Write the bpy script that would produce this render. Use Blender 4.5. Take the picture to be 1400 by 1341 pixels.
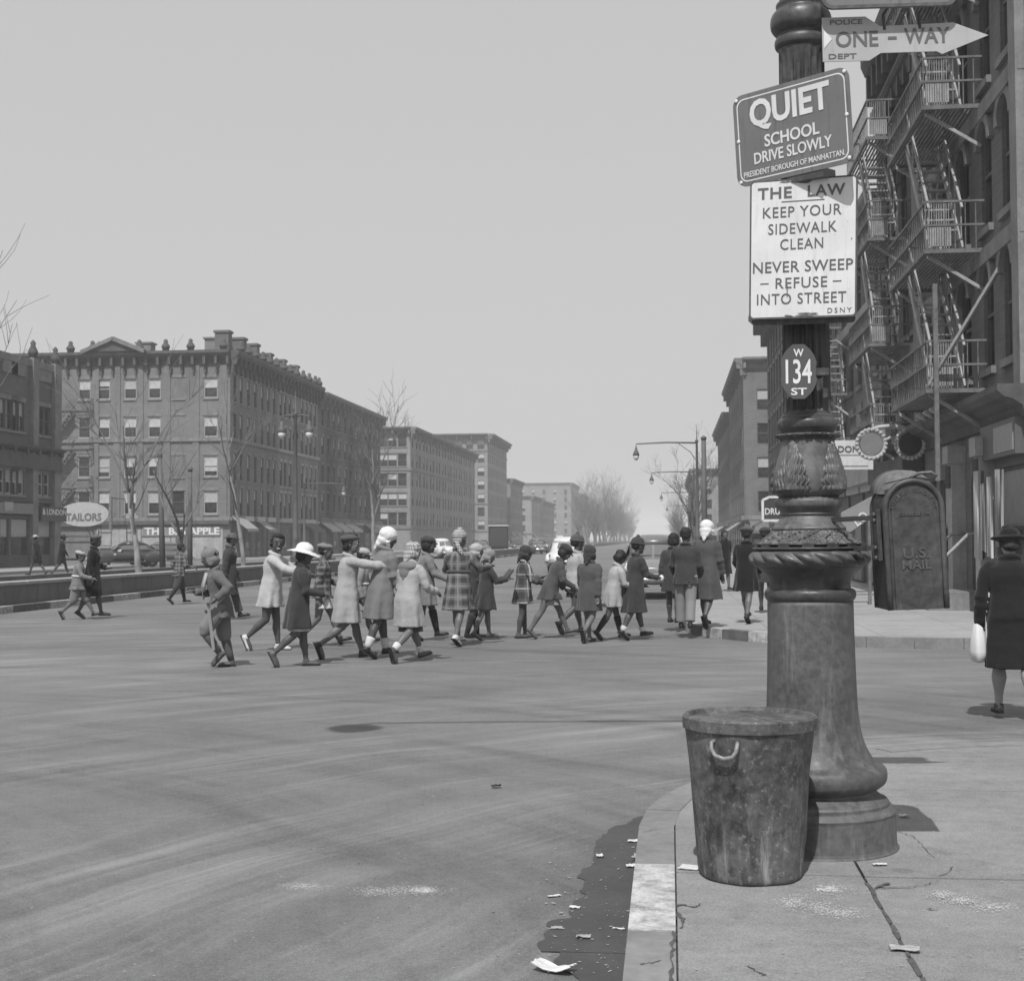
import bpy, bmesh, math, random
from math import sin, cos, pi, radians as R, sqrt, atan2
from mathutils import Vector as V, Matrix, Euler, noise

for o in list(bpy.data.objects):
    bpy.data.objects.remove(o, do_unlink=True)
S = bpy.context.scene
C = S.collection
rnd = random.Random(134)

# ------------------------------------------------------------------ camera
CAMH = 1.55
YAW, PITCH, ROLL = R(6.26), R(1.95), R(0.30)
cam = bpy.data.cameras.new('camera')
cam.lens = 50.4; cam.sensor_width = 36.0
cam.clip_start = 0.1; cam.clip_end = 6000
camo = bpy.data.objects.new('camera', cam); C.objects.link(camo)
camo.location = (0, 0, CAMH)
camo.rotation_euler = (pi/2 + PITCH, ROLL, YAW)
S.camera = camo
cam.dof.use_dof = True
cam.dof.focus_distance = 8.2
cam.dof.aperture_fstop = 10
CM = Euler((pi/2 + PITCH, ROLL, YAW), 'XYZ').to_matrix()
FPX = 50.4/36*1400
CF = V((-sin(YAW), cos(YAW), 0))      # forward on the ground
CR = V((cos(YAW), sin(YAW), 0))       # right on the ground

def ray(px, py):
    return CM @ V(((px-700)/FPX, -(py-670.5)/FPX, -1.0))
def G(px, py, z=0.0):                 # where a sight line meets height z
    d = ray(px, py); t = (z-CAMH)/d.z
    return V((d.x*t, d.y*t, z))
def P(px, py, depth):                 # point at a distance along the view axis
    d = ray(px, py); return V((0, 0, CAMH)) + d*depth
def onX(px, py, X):                   # sight line with the plane x = X
    d = ray(px, py); t = X/d.x
    return V((X, d.y*t, CAMH+d.z*t))
def onY(px, py, Y):
    d = ray(px, py); t = Y/d.y
    return V((d.x*t, Y, CAMH+d.z*t))

# ------------------------------------------------------------------ light
SUN_EL, SUN_AZ = R(55), R(6.0)        # light travels towards +Y, a little to +X
w = bpy.data.worlds.new('World'); S.world = w; w.use_nodes = True
nt = w.node_tree; nt.nodes.clear()
sky = nt.nodes.new('ShaderNodeTexSky'); sky.sky_type = 'NISHITA'; sky.sun_disc = False
sky.sun_elevation = SUN_EL
sky.sun_rotation = pi + SUN_AZ
sky.air_density = 1.0; sky.dust_density = 3.5; sky.ozone_density = 1.0; sky.altitude = 0
# black and white film, mostly blue-sensitive: one grey from the three channels, evened out by the milky haze
sp_ = nt.nodes.new('ShaderNodeVectorMath'); sp_.operation = 'DOT_PRODUCT'; sp_.inputs[1].default_value = (.15, .3, .55)
pw = nt.nodes.new('ShaderNodeMath'); pw.operation = 'POWER'; pw.inputs[1].default_value = .15
ml_ = nt.nodes.new('ShaderNodeMath'); ml_.operation = 'MULTIPLY'; ml_.inputs[1].default_value = 3.3
bg = nt.nodes.new('ShaderNodeBackground'); bg.inputs['Strength'].default_value = 0.12
out = nt.nodes.new('ShaderNodeOutputWorld')
nt.links.new(sky.outputs[0], sp_.inputs[0]); nt.links.new(sp_.outputs['Value'], pw.inputs[0])
nt.links.new(pw.outputs[0], ml_.inputs[0]); nt.links.new(ml_.outputs[0], bg.inputs['Color'])
nt.links.new(bg.outputs[0], out.inputs['Surface'])
sl = bpy.data.lights.new('sun', 'SUN'); sl.energy = 3.4; sl.angle = R(0.53)
so = bpy.data.objects.new('sun', sl); C.objects.link(so)
sdir = V((sin(SUN_AZ)*cos(SUN_EL), cos(SUN_AZ)*cos(SUN_EL), -sin(SUN_EL)))
so.rotation_euler = sdir.to_track_quat('-Z', 'Y').to_euler()
so.location = (-10, -30, 60)
S.view_settings.view_transform = 'Standard'
S.view_settings.look = 'None'
S.view_settings.exposure = 0.25
S.cycles.volume_bounces = 2
S.view_settings.gamma = 1.0
S.view_settings.use_curve_mapping = False

# ------------------------------------------------------------------ helpers
def grp(o, label=None, cat=None, group=None, kind=None):
    if label: o['label'] = label
    if cat: o['category'] = cat
    if group: o['group'] = group
    if kind: o['kind'] = kind
    return o
def empty(name, loc=(0, 0, 0), rz=0, label=None, cat=None, group=None, parent=None):
    o = bpy.data.objects.new(name, None); C.objects.link(o)
    o.location = loc; o.rotation_euler = (0, 0, rz); o.empty_display_size = 0.2
    if parent: o.parent = parent
    return grp(o, label, cat, group)
def link(name, me, parent=None, loc=None, rz=None, label=None):
    o = bpy.data.objects.new(name, me); C.objects.link(o)
    if parent: o.parent = parent
    if loc is not None: o.location = loc
    if rz is not None: o.rotation_euler = (0, 0, rz)
    if label: o['label'] = label
    return o
def copy_tree(o, parent=None):
    c = o.copy(); C.objects.link(c); c.parent = parent
    for ch in list(o.children):
        copy_tree(ch, c)
    return c

class MB:
    """collects simple shapes and links them as one mesh"""
    def __init__(s): s.v = []; s.f = []; s.sm = []; s.mi = []; s.cur = 0
    def add(s, vs, fs, smooth=False, M=None):
        b = len(s.v)
        if M is not None: vs = [M @ V(p) for p in vs]
        s.v += [tuple(p) for p in vs]
        for f in fs:
            s.f.append([b+i for i in f]); s.sm.append(smooth); s.mi.append(s.cur)
        return s
    def box(s, x0, x1, y0, y1, z0, z1, M=None):
        vs = [(x0,y0,z0),(x1,y0,z0),(x1,y1,z0),(x0,y1,z0),(x0,y0,z1),(x1,y0,z1),(x1,y1,z1),(x0,y1,z1)]
        return s.add(vs, [(0,3,2,1),(4,5,6,7),(0,1,5,4),(1,2,6,5),(2,3,7,6),(3,0,4,7)], False, M)
    def bbox(s, x0, x1, y0, y1, z0, z1, b=0.01, M=None):   # box with chamfered edges
        b = min(b, (x1-x0)*.45, (y1-y0)*.45, (z1-z0)*.45)
        bm = bmesh.new(); bmesh.ops.create_cube(bm, size=1)
        for q in bm.verts:
            q.co = V(((x0+x1)/2+q.co.x*(x1-x0), (y0+y1)/2+q.co.y*(y1-y0), (z0+z1)/2+q.co.z*(z1-z0)))
        bmesh.ops.bevel(bm, geom=bm.edges[:], offset=b, segments=1, affect='EDGES')
        bm.verts.index_update()
        s.add([q.co[:] for q in bm.verts], [[q.index for q in f.verts] for f in bm.faces], False, M)
        bm.free(); return s
    def bar(s, a, b, w, h=None, up=V((0,0,1))):
        a = V(a); b = V(b); h = h or w; d = b-a; L = d.length
        if L < 1e-6: return s
        d.normalize(); x = d.cross(up)
        if x.length < 1e-4: x = d.cross(V((1,0,0)))
        x.normalize(); y = x.cross(d)
        vs = []
        for p in (a, b):
            for sx, sy in ((-1,-1),(1,-1),(1,1),(-1,1)):
                vs.append(p+x*(sx*w/2)+y*(sy*h/2))
        return s.add(vs, [(0,1,2,3),(7,6,5,4),(0,4,5,1),(1,5,6,2),(2,6,7,3),(3,7,4,0)])
    def tube(s, pts, rad, n=8, cap=True, smooth=True, ry=None):
        pts = [V(p) for p in pts]
        if not hasattr(rad, '__len__'): rad = [rad]*len(pts)
        m = len(pts); vs = []
        t0 = (pts[1]-pts[0]).normalized()
        x = t0.cross(V((0,0,1)))
        if x.length < 1e-3: x = t0.cross(V((0,1,0)))
        x.normalize()
        for i, p in enumerate(pts):
            t = (pts[min(i+1,m-1)]-pts[max(i-1,0)])
            if t.length < 1e-9: t = t0.copy()
            t.normalize()
            x = (x - t*x.dot(t))
            if x.length < 1e-6: x = t.orthogonal()
            x.normalize(); y = t.cross(x)
            for k in range(n):
                a = 2*pi*k/n
                vs.append(p + x*(cos(a)*rad[i]) + y*(sin(a)*rad[i]*(ry or 1)))
        fs = []
        for i in range(m-1):
            for k in range(n):
                fs.append((i*n+k, i*n+(k+1)%n, (i+1)*n+(k+1)%n, (i+1)*n+k))
        if cap:
            fs.append(tuple(range(n-1,-1,-1))); fs.append(tuple(range((m-1)*n, m*n)))
        return s.add(vs, fs, smooth)
    def lathe(s, prof, n=32, c=(0,0,0), fn=None, smooth=True, cap=True, M=None, close=False):
        vs = []; c = V(c)
        for i, (z, r) in enumerate(prof):
            for k in range(n):
                a = 2*pi*k/n
                rr = r if fn is None else fn(a, z, r, i)
                vs.append((c.x+cos(a)*rr, c.y+sin(a)*rr, c.z+z))
        fs = []; m = len(prof)
        for i in range(m-1 if not close else m):
            j = (i+1) % m
            for k in range(n):
                fs.append((i*n+k, i*n+(k+1)%n, j*n+(k+1)%n, j*n+k))
        if cap and not close:
            fs.append(tuple(range(n-1,-1,-1))); fs.append(tuple(range((m-1)*n, m*n)))
        return s.add(vs, fs, smooth, M)
    def ball(s, c, rx, ry=None, rz=None, n=12, m=8, M=None):
        ry = ry or rx; rz = rz or rx
        vs = [(0,0,-1)]
        for i in range(1, m):
            b = -pi/2+pi*i/m
            for k in range(n):
                a = 2*pi*k/n; vs.append((cos(a)*cos(b), sin(a)*cos(b), sin(b)))
        vs.append((0,0,1)); t = len(vs)-1; fs = []
        for k in range(n): fs.append((0, 1+(k+1)%n, 1+k))
        for i in range(m-2):
            for k in range(n):
                a = 1+i*n+k; b = 1+i*n+(k+1)%n
                fs.append((a, b, b+n, a+n))
        for k in range(n): fs.append((t, 1+(m-2)*n+k, 1+(m-2)*n+(k+1)%n))
        c = V(c)
        vs = [V((p[0]*rx, p[1]*ry, p[2]*rz)) for p in vs]
        if M is not None: vs = [M @ p for p in vs]
        return s.add([p+c for p in vs], fs, True)
    def prism(s, poly, z0, z1, M=None, smooth=False):     # polygon in xy, thickness in z
        n = len(poly)
        vs = [(x, y, z0) for x, y in poly]+[(x, y, z1) for x, y in poly]
        fs = [tuple(range(n-1,-1,-1)), tuple(range(n, 2*n))]
        b = len(s.v)
        s.add(vs, fs, False, M)
        for i in range(n):
            j = (i+1) % n
            s.f.append([b+i, b+j, b+n+j, b+n+i]); s.sm.append(smooth); s.mi.append(s.cur)
        return s
    def mesh(s, name, mat=None):
        me = bpy.data.meshes.new(name)
        me.from_pydata(s.v, [], s.f)
        me.polygons.foreach_set('use_smooth', s.sm)
        if mat is not None:
            for m in (mat if isinstance(mat, (list, tuple)) else [mat]): me.materials.append(m)
            if isinstance(mat, (list, tuple)): me.polygons.foreach_set('material_index', s.mi)
        me.update()
        return me
    def build(s, name, mat, parent=None, loc=None, rz=None, label=None):
        return link(name, s.mesh(name, mat), parent, loc, rz, label)

# ------------------------------------------------------------------ materials (all neutral grey: the picture is black and white)
class NT:
    def __init__(s, m): s.t = m.node_tree; s.n = s.t.nodes; s.l = s.t.links
    def new(s, typ, **kw):
        n = s.n.new(typ)
        for k, v in kw.items():
            if k.startswith('i_'):
                key = k[2:]; key = int(key) if key.isdigit() else key.replace('_', ' ')
                if hasattr(v, 'is_linked') or hasattr(v, 'links'): s.l.new(v, n.inputs[key])
                else: n.inputs[key].default_value = v
            else: setattr(n, k, v)
        return n
    def math(s, op, a, b=None, clamp=False):
        n = s.n.new('ShaderNodeMath'); n.operation = op; n.use_clamp = clamp
        for i, q in enumerate((a, b)):
            if q is None: continue
            if hasattr(q, 'links'): s.l.new(q, n.inputs[i])
            else: n.inputs[i].default_value = q
        return n.outputs[0]
    def noise(s, vec, scale, detail=3, rough=.6, dist=0):
        n = s.n.new('ShaderNodeTexNoise'); n.inputs['Scale'].default_value = scale
        n.inputs['Detail'].default_value = detail; n.inputs['Roughness'].default_value = rough
        n.inputs['Distortion'].default_value = dist
        s.l.new(vec, n.inputs['Vector']); return n.outputs['Fac']
    def ramp(s, fac, a, b, va=0.0, vb=1.0):
        n = s.n.new('ShaderNodeMapRange'); n.inputs[1].default_value = a; n.inputs[2].default_value = b
        n.inputs[3].default_value = va; n.inputs[4].default_value = vb; n.interpolation_type = 'SMOOTHSTEP'
        s.l.new(fac, n.inputs[0]); return n.outputs[0]
    def mix(s, f, a, b):
        n = s.n.new('ShaderNodeMix'); n.data_type = 'FLOAT'
        for i, q in ((0, f), (2, a), (3, b)):
            if hasattr(q, 'links'): s.l.new(q, n.inputs[i])
            else: n.inputs[i].default_value = q
        return n.outputs[0]
    def map(s, vec, sc=(1,1,1), loc=(0,0,0), rot=(0,0,0)):
        n = s.n.new('ShaderNodeMapping'); n.inputs['Scale'].default_value = sc
        n.inputs['Location'].default_value = loc; n.inputs['Rotation'].default_value = rot
        s.l.new(vec, n.inputs['Vector']); return n.outputs[0]
_mats = {}
def newmat(name):
    m = bpy.data.materials.new(name); m.use_nodes = True
    t = NT(m); bs = m.node_tree.nodes['Principled BSDF']
    tc = m.node_tree.nodes.new('ShaderNodeTexCoord')
    return m, t, bs, tc
def setv(t, bs, val):
    t.l.new(val, bs.inputs['Base Color'])
def bumpit(t, bs, h, strength=.3, dist=.01):
    b = t.n.new('ShaderNodeBump'); b.inputs['Strength'].default_value = strength
    b.inputs['Distance'].default_value = dist
    t.l.new(h, b.inputs['Height']); t.l.new(b.outputs[0], bs.inputs['Normal'])
def grey(name, v, rough=.8, var=.2, scale=3.0, bump=.15, bscale=40., bdist=.004, spec=.3, metal=0., stain=0., stretch=(1,1,1), coord='Object'):
    """plain painted / stone / cloth grey with mottling, fine relief and optional streaky stains"""
    if name in _mats: return _mats[name]
    m, t, bs, tc = newmat(name)
    vec = t.map(tc.outputs[coord], stretch)
    a = t.noise(vec, scale, 5, .65)
    b = t.noise(vec, scale*7.3, 3, .6)
    k = t.math('ADD', t.ramp(a, .25, .75, -var, var), t.ramp(b, .25, .75, -var*.5, var*.5))
    val = t.math('MULTIPLY', t.math('ADD', k, 1.0), v)
    if stain:
        st = t.noise(t.map(tc.outputs[coord], (1.0, 1.0, .12)), scale*2.2, 5, .7)
        val = t.math('MULTIPLY', val, t.ramp(st, .45, .75, 1.0, 1.0-stain))
    setv(t, bs, val)
    bs.inputs['Roughness'].default_value = rough
    bs.inputs['Specular IOR Level'].default_value = spec
    bs.inputs['Metallic'].default_value = metal
    if bump:
        bumpit(t, bs, t.noise(vec, bscale, 3, .6), bump, bdist)
    _mats[name] = m; return m
# ================================================================== ground
def road_material():
    m, t, bs, tc = newmat('asphalt')
    o = tc.outputs['Object']
    big = t.noise(o, .16, 4, .6)
    med = t.noise(o, 1.7, 5, .65)
    fine = t.noise(o, 55, 3, .7)
    grit = t.noise(o, 240, 2, .6)
    def swirl(cx, cy, rs, seed, amp0, amp1):
        # worn arcs left by turning wheels: noise stretched along circles round a corner
        rel = t.new('ShaderNodeVectorMath', operation='SUBTRACT'); t.l.new(o, rel.inputs[0]); rel.inputs[1].default_value = (cx, cy, 0)
        sep = t.new('ShaderNodeSeparateXYZ'); t.l.new(rel.outputs[0], sep.inputs[0])
        r = t.math('SQRT', t.math('ADD', t.math('MULTIPLY', sep.outputs[0], sep.outputs[0]), t.math('MULTIPLY', sep.outputs[1], sep.outputs[1])))
        a = t.math('ARCTAN2', sep.outputs[1], sep.outputs[0])
        wob = t.noise(o, .35, 2, .5)
        r2 = t.math('ADD', r, t.math('MULTIPLY', wob, .9))
        cmb = t.new('ShaderNodeCombineXYZ'); t.l.new(t.math('MULTIPLY', r2, rs), cmb.inputs[0])
        t.l.new(t.math('MULTIPLY', a, 1.6), cmb.inputs[1]); cmb.inputs[2].default_value = seed
        return t.ramp(t.noise(cmb.outputs[0], 1.0, 5, .62), .42, .72, amp0, amp1)
    s1 = swirl(5.5, 3.2, 2.6, 1.3, 0, 1)
    s2 = swirl(-9.0, 1.5, 2.2, 7.7, 0, 1)
    s3 = swirl(5.5, 3.2, 15.0, 4.1, 0, 1)
    patchy = t.ramp(t.noise(t.map(o, (1, 1, 1), (7, 3, 0)), .33, 3, .55), .35, .65)
    k = t.math('ADD', t.ramp(big, .3, .7, .84, 1.2), t.ramp(med, .25, .75, -.09, .09))
    k = t.math('ADD', k, t.math('MULTIPLY', t.math('MULTIPLY', s1, patchy), .60))
    k = t.math('ADD', k, t.math('MULTIPLY', t.math('MULTIPLY', s3, t.ramp(t.noise(t.map(o, (1,1,1), (3,9,0)), .5, 3, .6), .35, .7)), .5))
    k = t.math('ADD', k, t.math('MULTIPLY', s2, -.34))
    k = t.math('ADD', k, t.ramp(fine, .3, .7, -.20, .20))
    k = t.math('ADD', k, t.ramp(t.noise(o, 14, 4, .7), .3, .7, -.09, .09))
    k = t.math('ADD', k, t.ramp(grit, .35, .68, -.40, .40))
    setv(t, bs, t.math('MULTIPLY', k, .138)); bs.inputs['Sheen Weight'].default_value = .08; bs.inputs['Sheen Roughness'].default_value = .6
    bs.inputs['Roughness'].default_value = .82; bs.inputs['Specular IOR Level'].default_value = .25
    h = t.math('ADD', t.math('MULTIPLY', grit, .6), t.math('MULTIPLY', fine, .4))
    bumpit(t, bs, h, .55, .006)
    return m
ASPH = road_material()
mb = MB()
# one sheet to the horizon
mb.add([(-900,-60,0),(900,-60,0),(900,2600,0),(-900,2600,0)], [(0,1,2,3)])
road = mb.build('road', ASPH); grp(road, kind='structure')

def concrete(name, v, var=.12, joints=None):
    if name in _mats: return _mats[name]
    m, t, bs, tc = newmat(name)
    o = tc.outputs['Object']
    a = t.noise(o, .8, 6, .65); b = t.noise(o, 9, 4, .65); c = t.noise(o, 130, 2, .6)
    streak = t.noise(t.map(o, (.6, 6, 1)), 1.3, 4, .6)
    spots = t.ramp(t.noise(t.map(o, (1,1,1), (31,5,0)), 3.1, 4, .6), .60, .70)
    k = t.math('ADD', t.ramp(a, .3, .7, 1-var, 1+var), t.ramp(b, .3, .7, -var*.6, var*.6))
    k = t.math('ADD', k, t.ramp(streak, .3, .7, -.05, .05))
    k = t.math('ADD', k, t.ramp(c, .3, .7, -.20, .20))
    k = t.math('SUBTRACT', k, t.math('MULTIPLY', spots, .16))
    if joints:
        sx, sy = joints
        sep = t.new('ShaderNodeSeparateXYZ'); t.l.new(o, sep.inputs[0])
        ln = None
        for i, s_ in ((0, sx), (1, sy)):
            f = t.math('FRACT', t.math('DIVIDE', sep.outputs[i], s_))
            d = t.math('MINIMUM', f, t.math('SUBTRACT', 1.0, f))
            q = t.ramp(d, .004, .010, 1, 0)
            ln = q if ln is None else t.math('MAXIMUM', ln, q)
        k = t.math('SUBTRACT', k, t.math('MULTIPLY', ln, .3))
    setv(t, bs, t.math('MULTIPLY', k, v))
    bs.inputs['Roughness'].default_value = .85; bs.inputs['Specular IOR Level'].default_value = .25
    bumpit(t, bs, t.math('ADD', t.math('MULTIPLY', b, .7), t.math('MULTIPLY', c, .3)), .35, .006)
    _mats[name] = m; return m
CONC = concrete('sidewalk_concrete', .225)
CONC2 = concrete('far_sidewalk_concrete', .29, .10, joints=(1.5, 1.5))
CURBC = grey('curb_granite', .20, .85, .2, 2.5, .4, 60, .004)
CURBW = grey('curb_white_paint', .38, .8, .42, 11, .4, 60, .004)
CURBD = grey('curb_dark', .12, .8, .3, 6, .4, 60, .004)
DIRT = grey('joint_dirt', .06, .95, .3, 20, .5, 80)

SWZ = 0.15
def arcpts(cx, cy, r, a0, a1, n):
    return [(cx+r*cos(a0+(a1-a0)*i/n), cy+r*sin(a0+(a1-a0)*i/n)) for i in range(n+1)]
def clip(poly, cpoly):
    out = list(poly)
    n = len(cpoly)
    for i in range(n):
        ax, ay = cpoly[i]; bx, by = cpoly[(i+1) % n]
        inp, out = out, []
        if not inp: break
        def side(p): return (bx-ax)*(p[1]-ay)-(by-ay)*(p[0]-ax)
        for j in range(len(inp)):
            p, q = inp[j], inp[(j+1) % len(inp)]
            sp, sq = side(p), side(q)
            if sp >= 0: out.append(p)
            if (sp >= 0) != (sq >= 0):
                u = sp/(sp-sq); out.append((p[0]+(q[0]-p[0])*u, p[1]+(q[1]-p[1])*u))
    return out
def curb_run(parent, path, width, seg, colour, z0=-.05, z1=SWZ+.004, inside=1, name='curb_stone'):
    """separate kerb stones along a path; inside = side on which the stone's width lies (+1 right of travel)"""
    L = [0]
    for a, b in zip(path, path[1:]): L.append(L[-1]+math.dist(a, b))
    def at(d):
        d = max(0, min(L[-1]-1e-6, d))
        for i in range(len(path)-1):
            if d <= L[i+1]:
                u = (d-L[i])/(L[i+1]-L[i]); a, b = path[i], path[i+1]
                tx, ty = (b[0]-a[0])/(L[i+1]-L[i]), (b[1]-a[1])/(L[i+1]-L[i])
                return (a[0]+(b[0]-a[0])*u, a[1]+(b[1]-a[1])*u), (ty*inside, -tx*inside)
    d = 0; i = 0
    while d < L[-1]-.05:
        ln = seg if not callable(seg) else seg(i)
        e = min(d+ln, L[-1]); k = max(1, int((e-d)/.35))
        o_, n_ = [], []
        for q in range(k+1):
            p, nn = at(d+.004+(e-d-.008)*q/k)
            o_.append(p); n_.append((p[0]+nn[0]*width, p[1]+nn[1]*width))
        poly = o_+n_[::-1]
        if inside > 0: poly = poly[::-1]
        jz = rnd.uniform(-.003, .003)
        s_ = MB(); s_.prism(poly, z0, z1+jz)
        # worn round arris: a strip a little lower on the outside edge
        s_.build(name, colour(i, (d+e)/2), parent)
        d = e; i += 1

# near corner ---------------------------------------------------------------
near = MB()
XE, YE, RC = -.16, 10.25, 3.2
arc = arcpts(XE+RC, YE-RC, RC, pi, pi/2, 14)
inner = arcpts(XE+RC, YE-RC, RC-.17, pi, pi/2, 14)
reg = [(XE+.17, -4)]+inner+[(30, YE-.17)]+[(30, -4)]
near.prism(reg[::-1], -.05, SWZ-.022)
near_sw = near.build('sidewalk', DIRT); grp(near_sw, kind='structure')
cpoly = [(p[0], p[1]) for p in reg][::-1]
gx = [XE+.17, .785, 2.75, 4.7, 6.6, 8.5, 10.4, 12.3, 14.2, 16.1, 18, 20, 24, 30]
gy = [-4, -1.2, .7, 2.6, 4.35, 6.12, 7.9, 9.0, YE-.17]
gy = [-4, -1.2, .7, 2.6, 4.0, 6.10, 8.2, YE-.17]
for i in range(len(gx)-1):
    for j in range(len(gy)-1):
        g = .007
        cell = [(gx[i]+g, gy[j]+g), (gx[i+1]-g, gy[j]+g), (gx[i+1]-g, gy[j+1]-g), (gx[i]+g, gy[j+1]-g)]
        pl = clip(cell, cpoly)
        if len(pl) < 3: continue
        s_ = MB(); dz = rnd.uniform(-.004, .003)
        s_.prism(pl, SWZ-.06, SWZ+dz)
        s_.build('slab', CONC, near_sw)
path = [(XE, -4)]+arc+[(30, YE)]
yw0, yw1 = G(890, 1273, SWZ).y, G(890, 1182, SWZ).y
segs = [(-4, 0)]
def near_colour(i, d):
    return CURBW if i == 3 else CURBC
L0 = 4+yw0
lens = [L0*.36, L0*.33, L0*.31, yw1-yw0, 1.25, 1.4, 1.4, 1.4]
curb_run(near_sw, path, .17, lambda i: lens[i] if i < len(lens) else 1.8, near_colour)

# far corner (north side of the side street) ---------------------------------
FX, FY, FR = .25, 20.35, 4.0
arc2 = arcpts(FX+FR, FY+FR, FR, -pi/2, -pi, 14)
path2 = [(40, FY)]+arc2+[(FX, 82)]
m2 = MB()
inner2 = arcpts(FX+FR, FY+FR, FR-.17, -pi/2, -pi, 14)
poly2 = [(40, FY+.17)]+inner2+[(FX+.17, 82), (40, 82)]
m2.prism(poly2[::-1], -.05, SWZ)
far_sw = m2.build('sidewalk', CONC2); grp(far_sw, kind='structure')
def far_colour(i, d):
    if 38.4 < d < 47: return (CURBD, CURBW)[i % 2]
    return CURBP if i in (29, 31) else CURBC
CURBP = grey('curb_worn_paint', .33, .85, .5, 5, .4, 60, .004)
curb_run(far_sw, path2, .17, lambda i: (.66 if 34 <= i < 60 else 1.0), far_colour)
for y0, y1 in ((112, 176), (196, 262), (280, 560)):
    q = MB(); q.box(.25, 8, y0, y1, -.05, SWZ); o = q.build('sidewalk', CONC2); grp(o, kind='structure')
# west pavement across the avenue
for y0, y1 in ((-40, 82), (115, 177), (197, 264), (282, 620)):
    q = MB(); q.box(-60, -31, y0, y1, -.05, SWZ); o = q.build('sidewalk', CONC2); grp(o, kind='structure')

# median strips ---------------------------------------------------------------
MX0, MX1 = -19.6, -14.3
SOIL = grey('bare_soil', .13, .95, .3, 2, .6, 20, .03)
WALLM = grey('median_wall_concrete', .17, .85, .15, 1.6, .3, 30, .006, stain=.25)
WALLT = grey('median_wall_coping', .34, .85, .12, 3, .3, 30, .005)
for n_, (y0, y1) in enumerate(((22.5, 80), (118, 174), (200, 262), (284, 560))):
    q = MB(); q.box(MX0, MX1-.17, y0, y1, -.05, SWZ-.02); md = q.build('median', SOIL); grp(md, kind='structure')
    if n_ < 2:
        curb_run(md, [(MX1, y0), (MX1, y1)], .17, 1.9, lambda i, d: (CURBD, CURBW, CURBC)[(i*2) % 3 if n_ else i % 2], inside=-1)
    ww = empty('median_wall', (0, 0, 0), label=('low concrete wall along the median strip behind the crossing children', 'low concrete wall along the second median strip', 'low concrete wall along the third median strip far up the avenue', 'farthest low median wall up the avenue')[n_], cat='wall')
    a, b = MX1-.55, MX0+.55
    y = y0+.4
    while y < y1-.5:
        ye = min(y+3.0, y1-.4)
        c_ = MB(); c_.box(a-.28, a, y+.006, ye-.006, .1, .56); c_.build('wall_panel', WALLM, ww)
        c_ = MB(); c_.bbox(a-.32, a+.04, y+.004, ye-.004, .562, .65, .015); c_.build('coping', WALLT, ww)
        c_ = MB(); c_.box(b, b+.28, y+.006, ye-.006, .1, .56); c_.build('wall_panel', WALLM, ww)
        y = ye
    c_ = MB(); c_.box(b, a-.28, y0+.4, y0+.68, .1, .6); c_.build('end_wall', WALLM, ww)

# damp patch in the gutter and other marks on the carriageway
DAMP = grey('damp_asphalt', .062, .55, .15, 3, .5, 120, .004)
pp = [(898,1112),(860,1122),(845,1130),(830,1135),(822,1143),(815,1154),(812,1178),(798,1186),(794,1200),(796,1212),(790,1228),(793,1243),(785,1251),(768,1256),(751,1264),(744,1274),(740,1285),(739,1300),(757,1303),(758,1317),(775,1324),(790,1339),(800,1420)]
pl = [G(x, y) for x, y in pp]
pl2 = []
for a, b in zip(pl, pl[1:]):
    for k in range(5):
        q = a.lerp(b, k/5); q += V((noise.noise(q*9)*.05, noise.noise(q*9+V((5,5,5)))*.05, 0)); pl2.append(q)
ring = [(p.x, p.y, .004) for p in pl2]
q = MB()
k = len(ring)
rightside = [(XE+.01, p[1], .004) for p in ring]
q.add(ring+rightside, [(i, i+1, k+i+1, k+i) for i in range(k-1)])
dp = q.build('damp_patch', DAMP); grp(dp, kind='structure')
# ================================================================== cast iron lamp post at the corner
def cast_iron(name, v, rough=.42, chip=.5):
    m, t, bs, tc = newmat(name)
    o = tc.outputs['Object']
    a = t.noise(o, 2.2, 5, .65); b = t.noise(o, 26, 4, .7)
    st = t.noise(t.map(o, (6, 6, .55)), 2.5, 5, .7)
    k = t.math('ADD', t.ramp(a, .3, .7, .75, 1.3), t.ramp(b, .3, .7, -.28, .28))
    k = t.math('ADD', k, t.ramp(st, .5, .75, 0, .9))
    setv(t, bs, t.math('MULTIPLY', k, v))
    t.l.new(t.ramp(b, .2, .8, rough-.1, rough+.2), bs.inputs['Roughness'])
    bs.inputs['Specular IOR Level'].default_value = .5
    bumpit(t, bs, t.math('ADD', t.math('MULTIPLY', b, .6), t.math('MULTIPLY', t.noise(o, 90, 3, .6), .4)), .28, .004)
    return m
IRON = cast_iron('painted_cast_iron', .052, .36)
IRON3 = cast_iron('dusty_cast_iron_relief', .082, .42)
IRON2 = cast_iron('weathered_cast_iron_base', .084, .5)
PD = 6.60                                   # distance of the post along the view axis
base = G(1113, 1153, SWZ)
post = empty('lamp_post', base, label='tall ornate cast iron street lamp post standing at the kerb corner', cat='lamp post')
post.rotation_euler = (0, R(-.22), YAW)
PX = PD/FPX
def pz(y): return (1153-y)*PX
def prof(*yw): return [(pz(y), h*PX) for y, h in yw]
def smooth_prof(pr, n=6):
    out = []
    for i in range(len(pr)-1):
        p0, p1, p2, p3 = pr[max(i-1,0)], pr[i], pr[i+1], pr[min(i+2, len(pr)-1)]
        for k in range(n):
            u = k/n
            f = lambda a, b, c, d: .5*((2*b)+(-a+c)*u+(2*a-5*b+4*c-d)*u*u+(-a+3*b-3*c+d)*u**3)
            out.append((f(p0[0],p1[0],p2[0],p3[0]), f(p0[1],p1[1],p2[1],p3[1])))
    out.append(pr[-1]); return out
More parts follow.
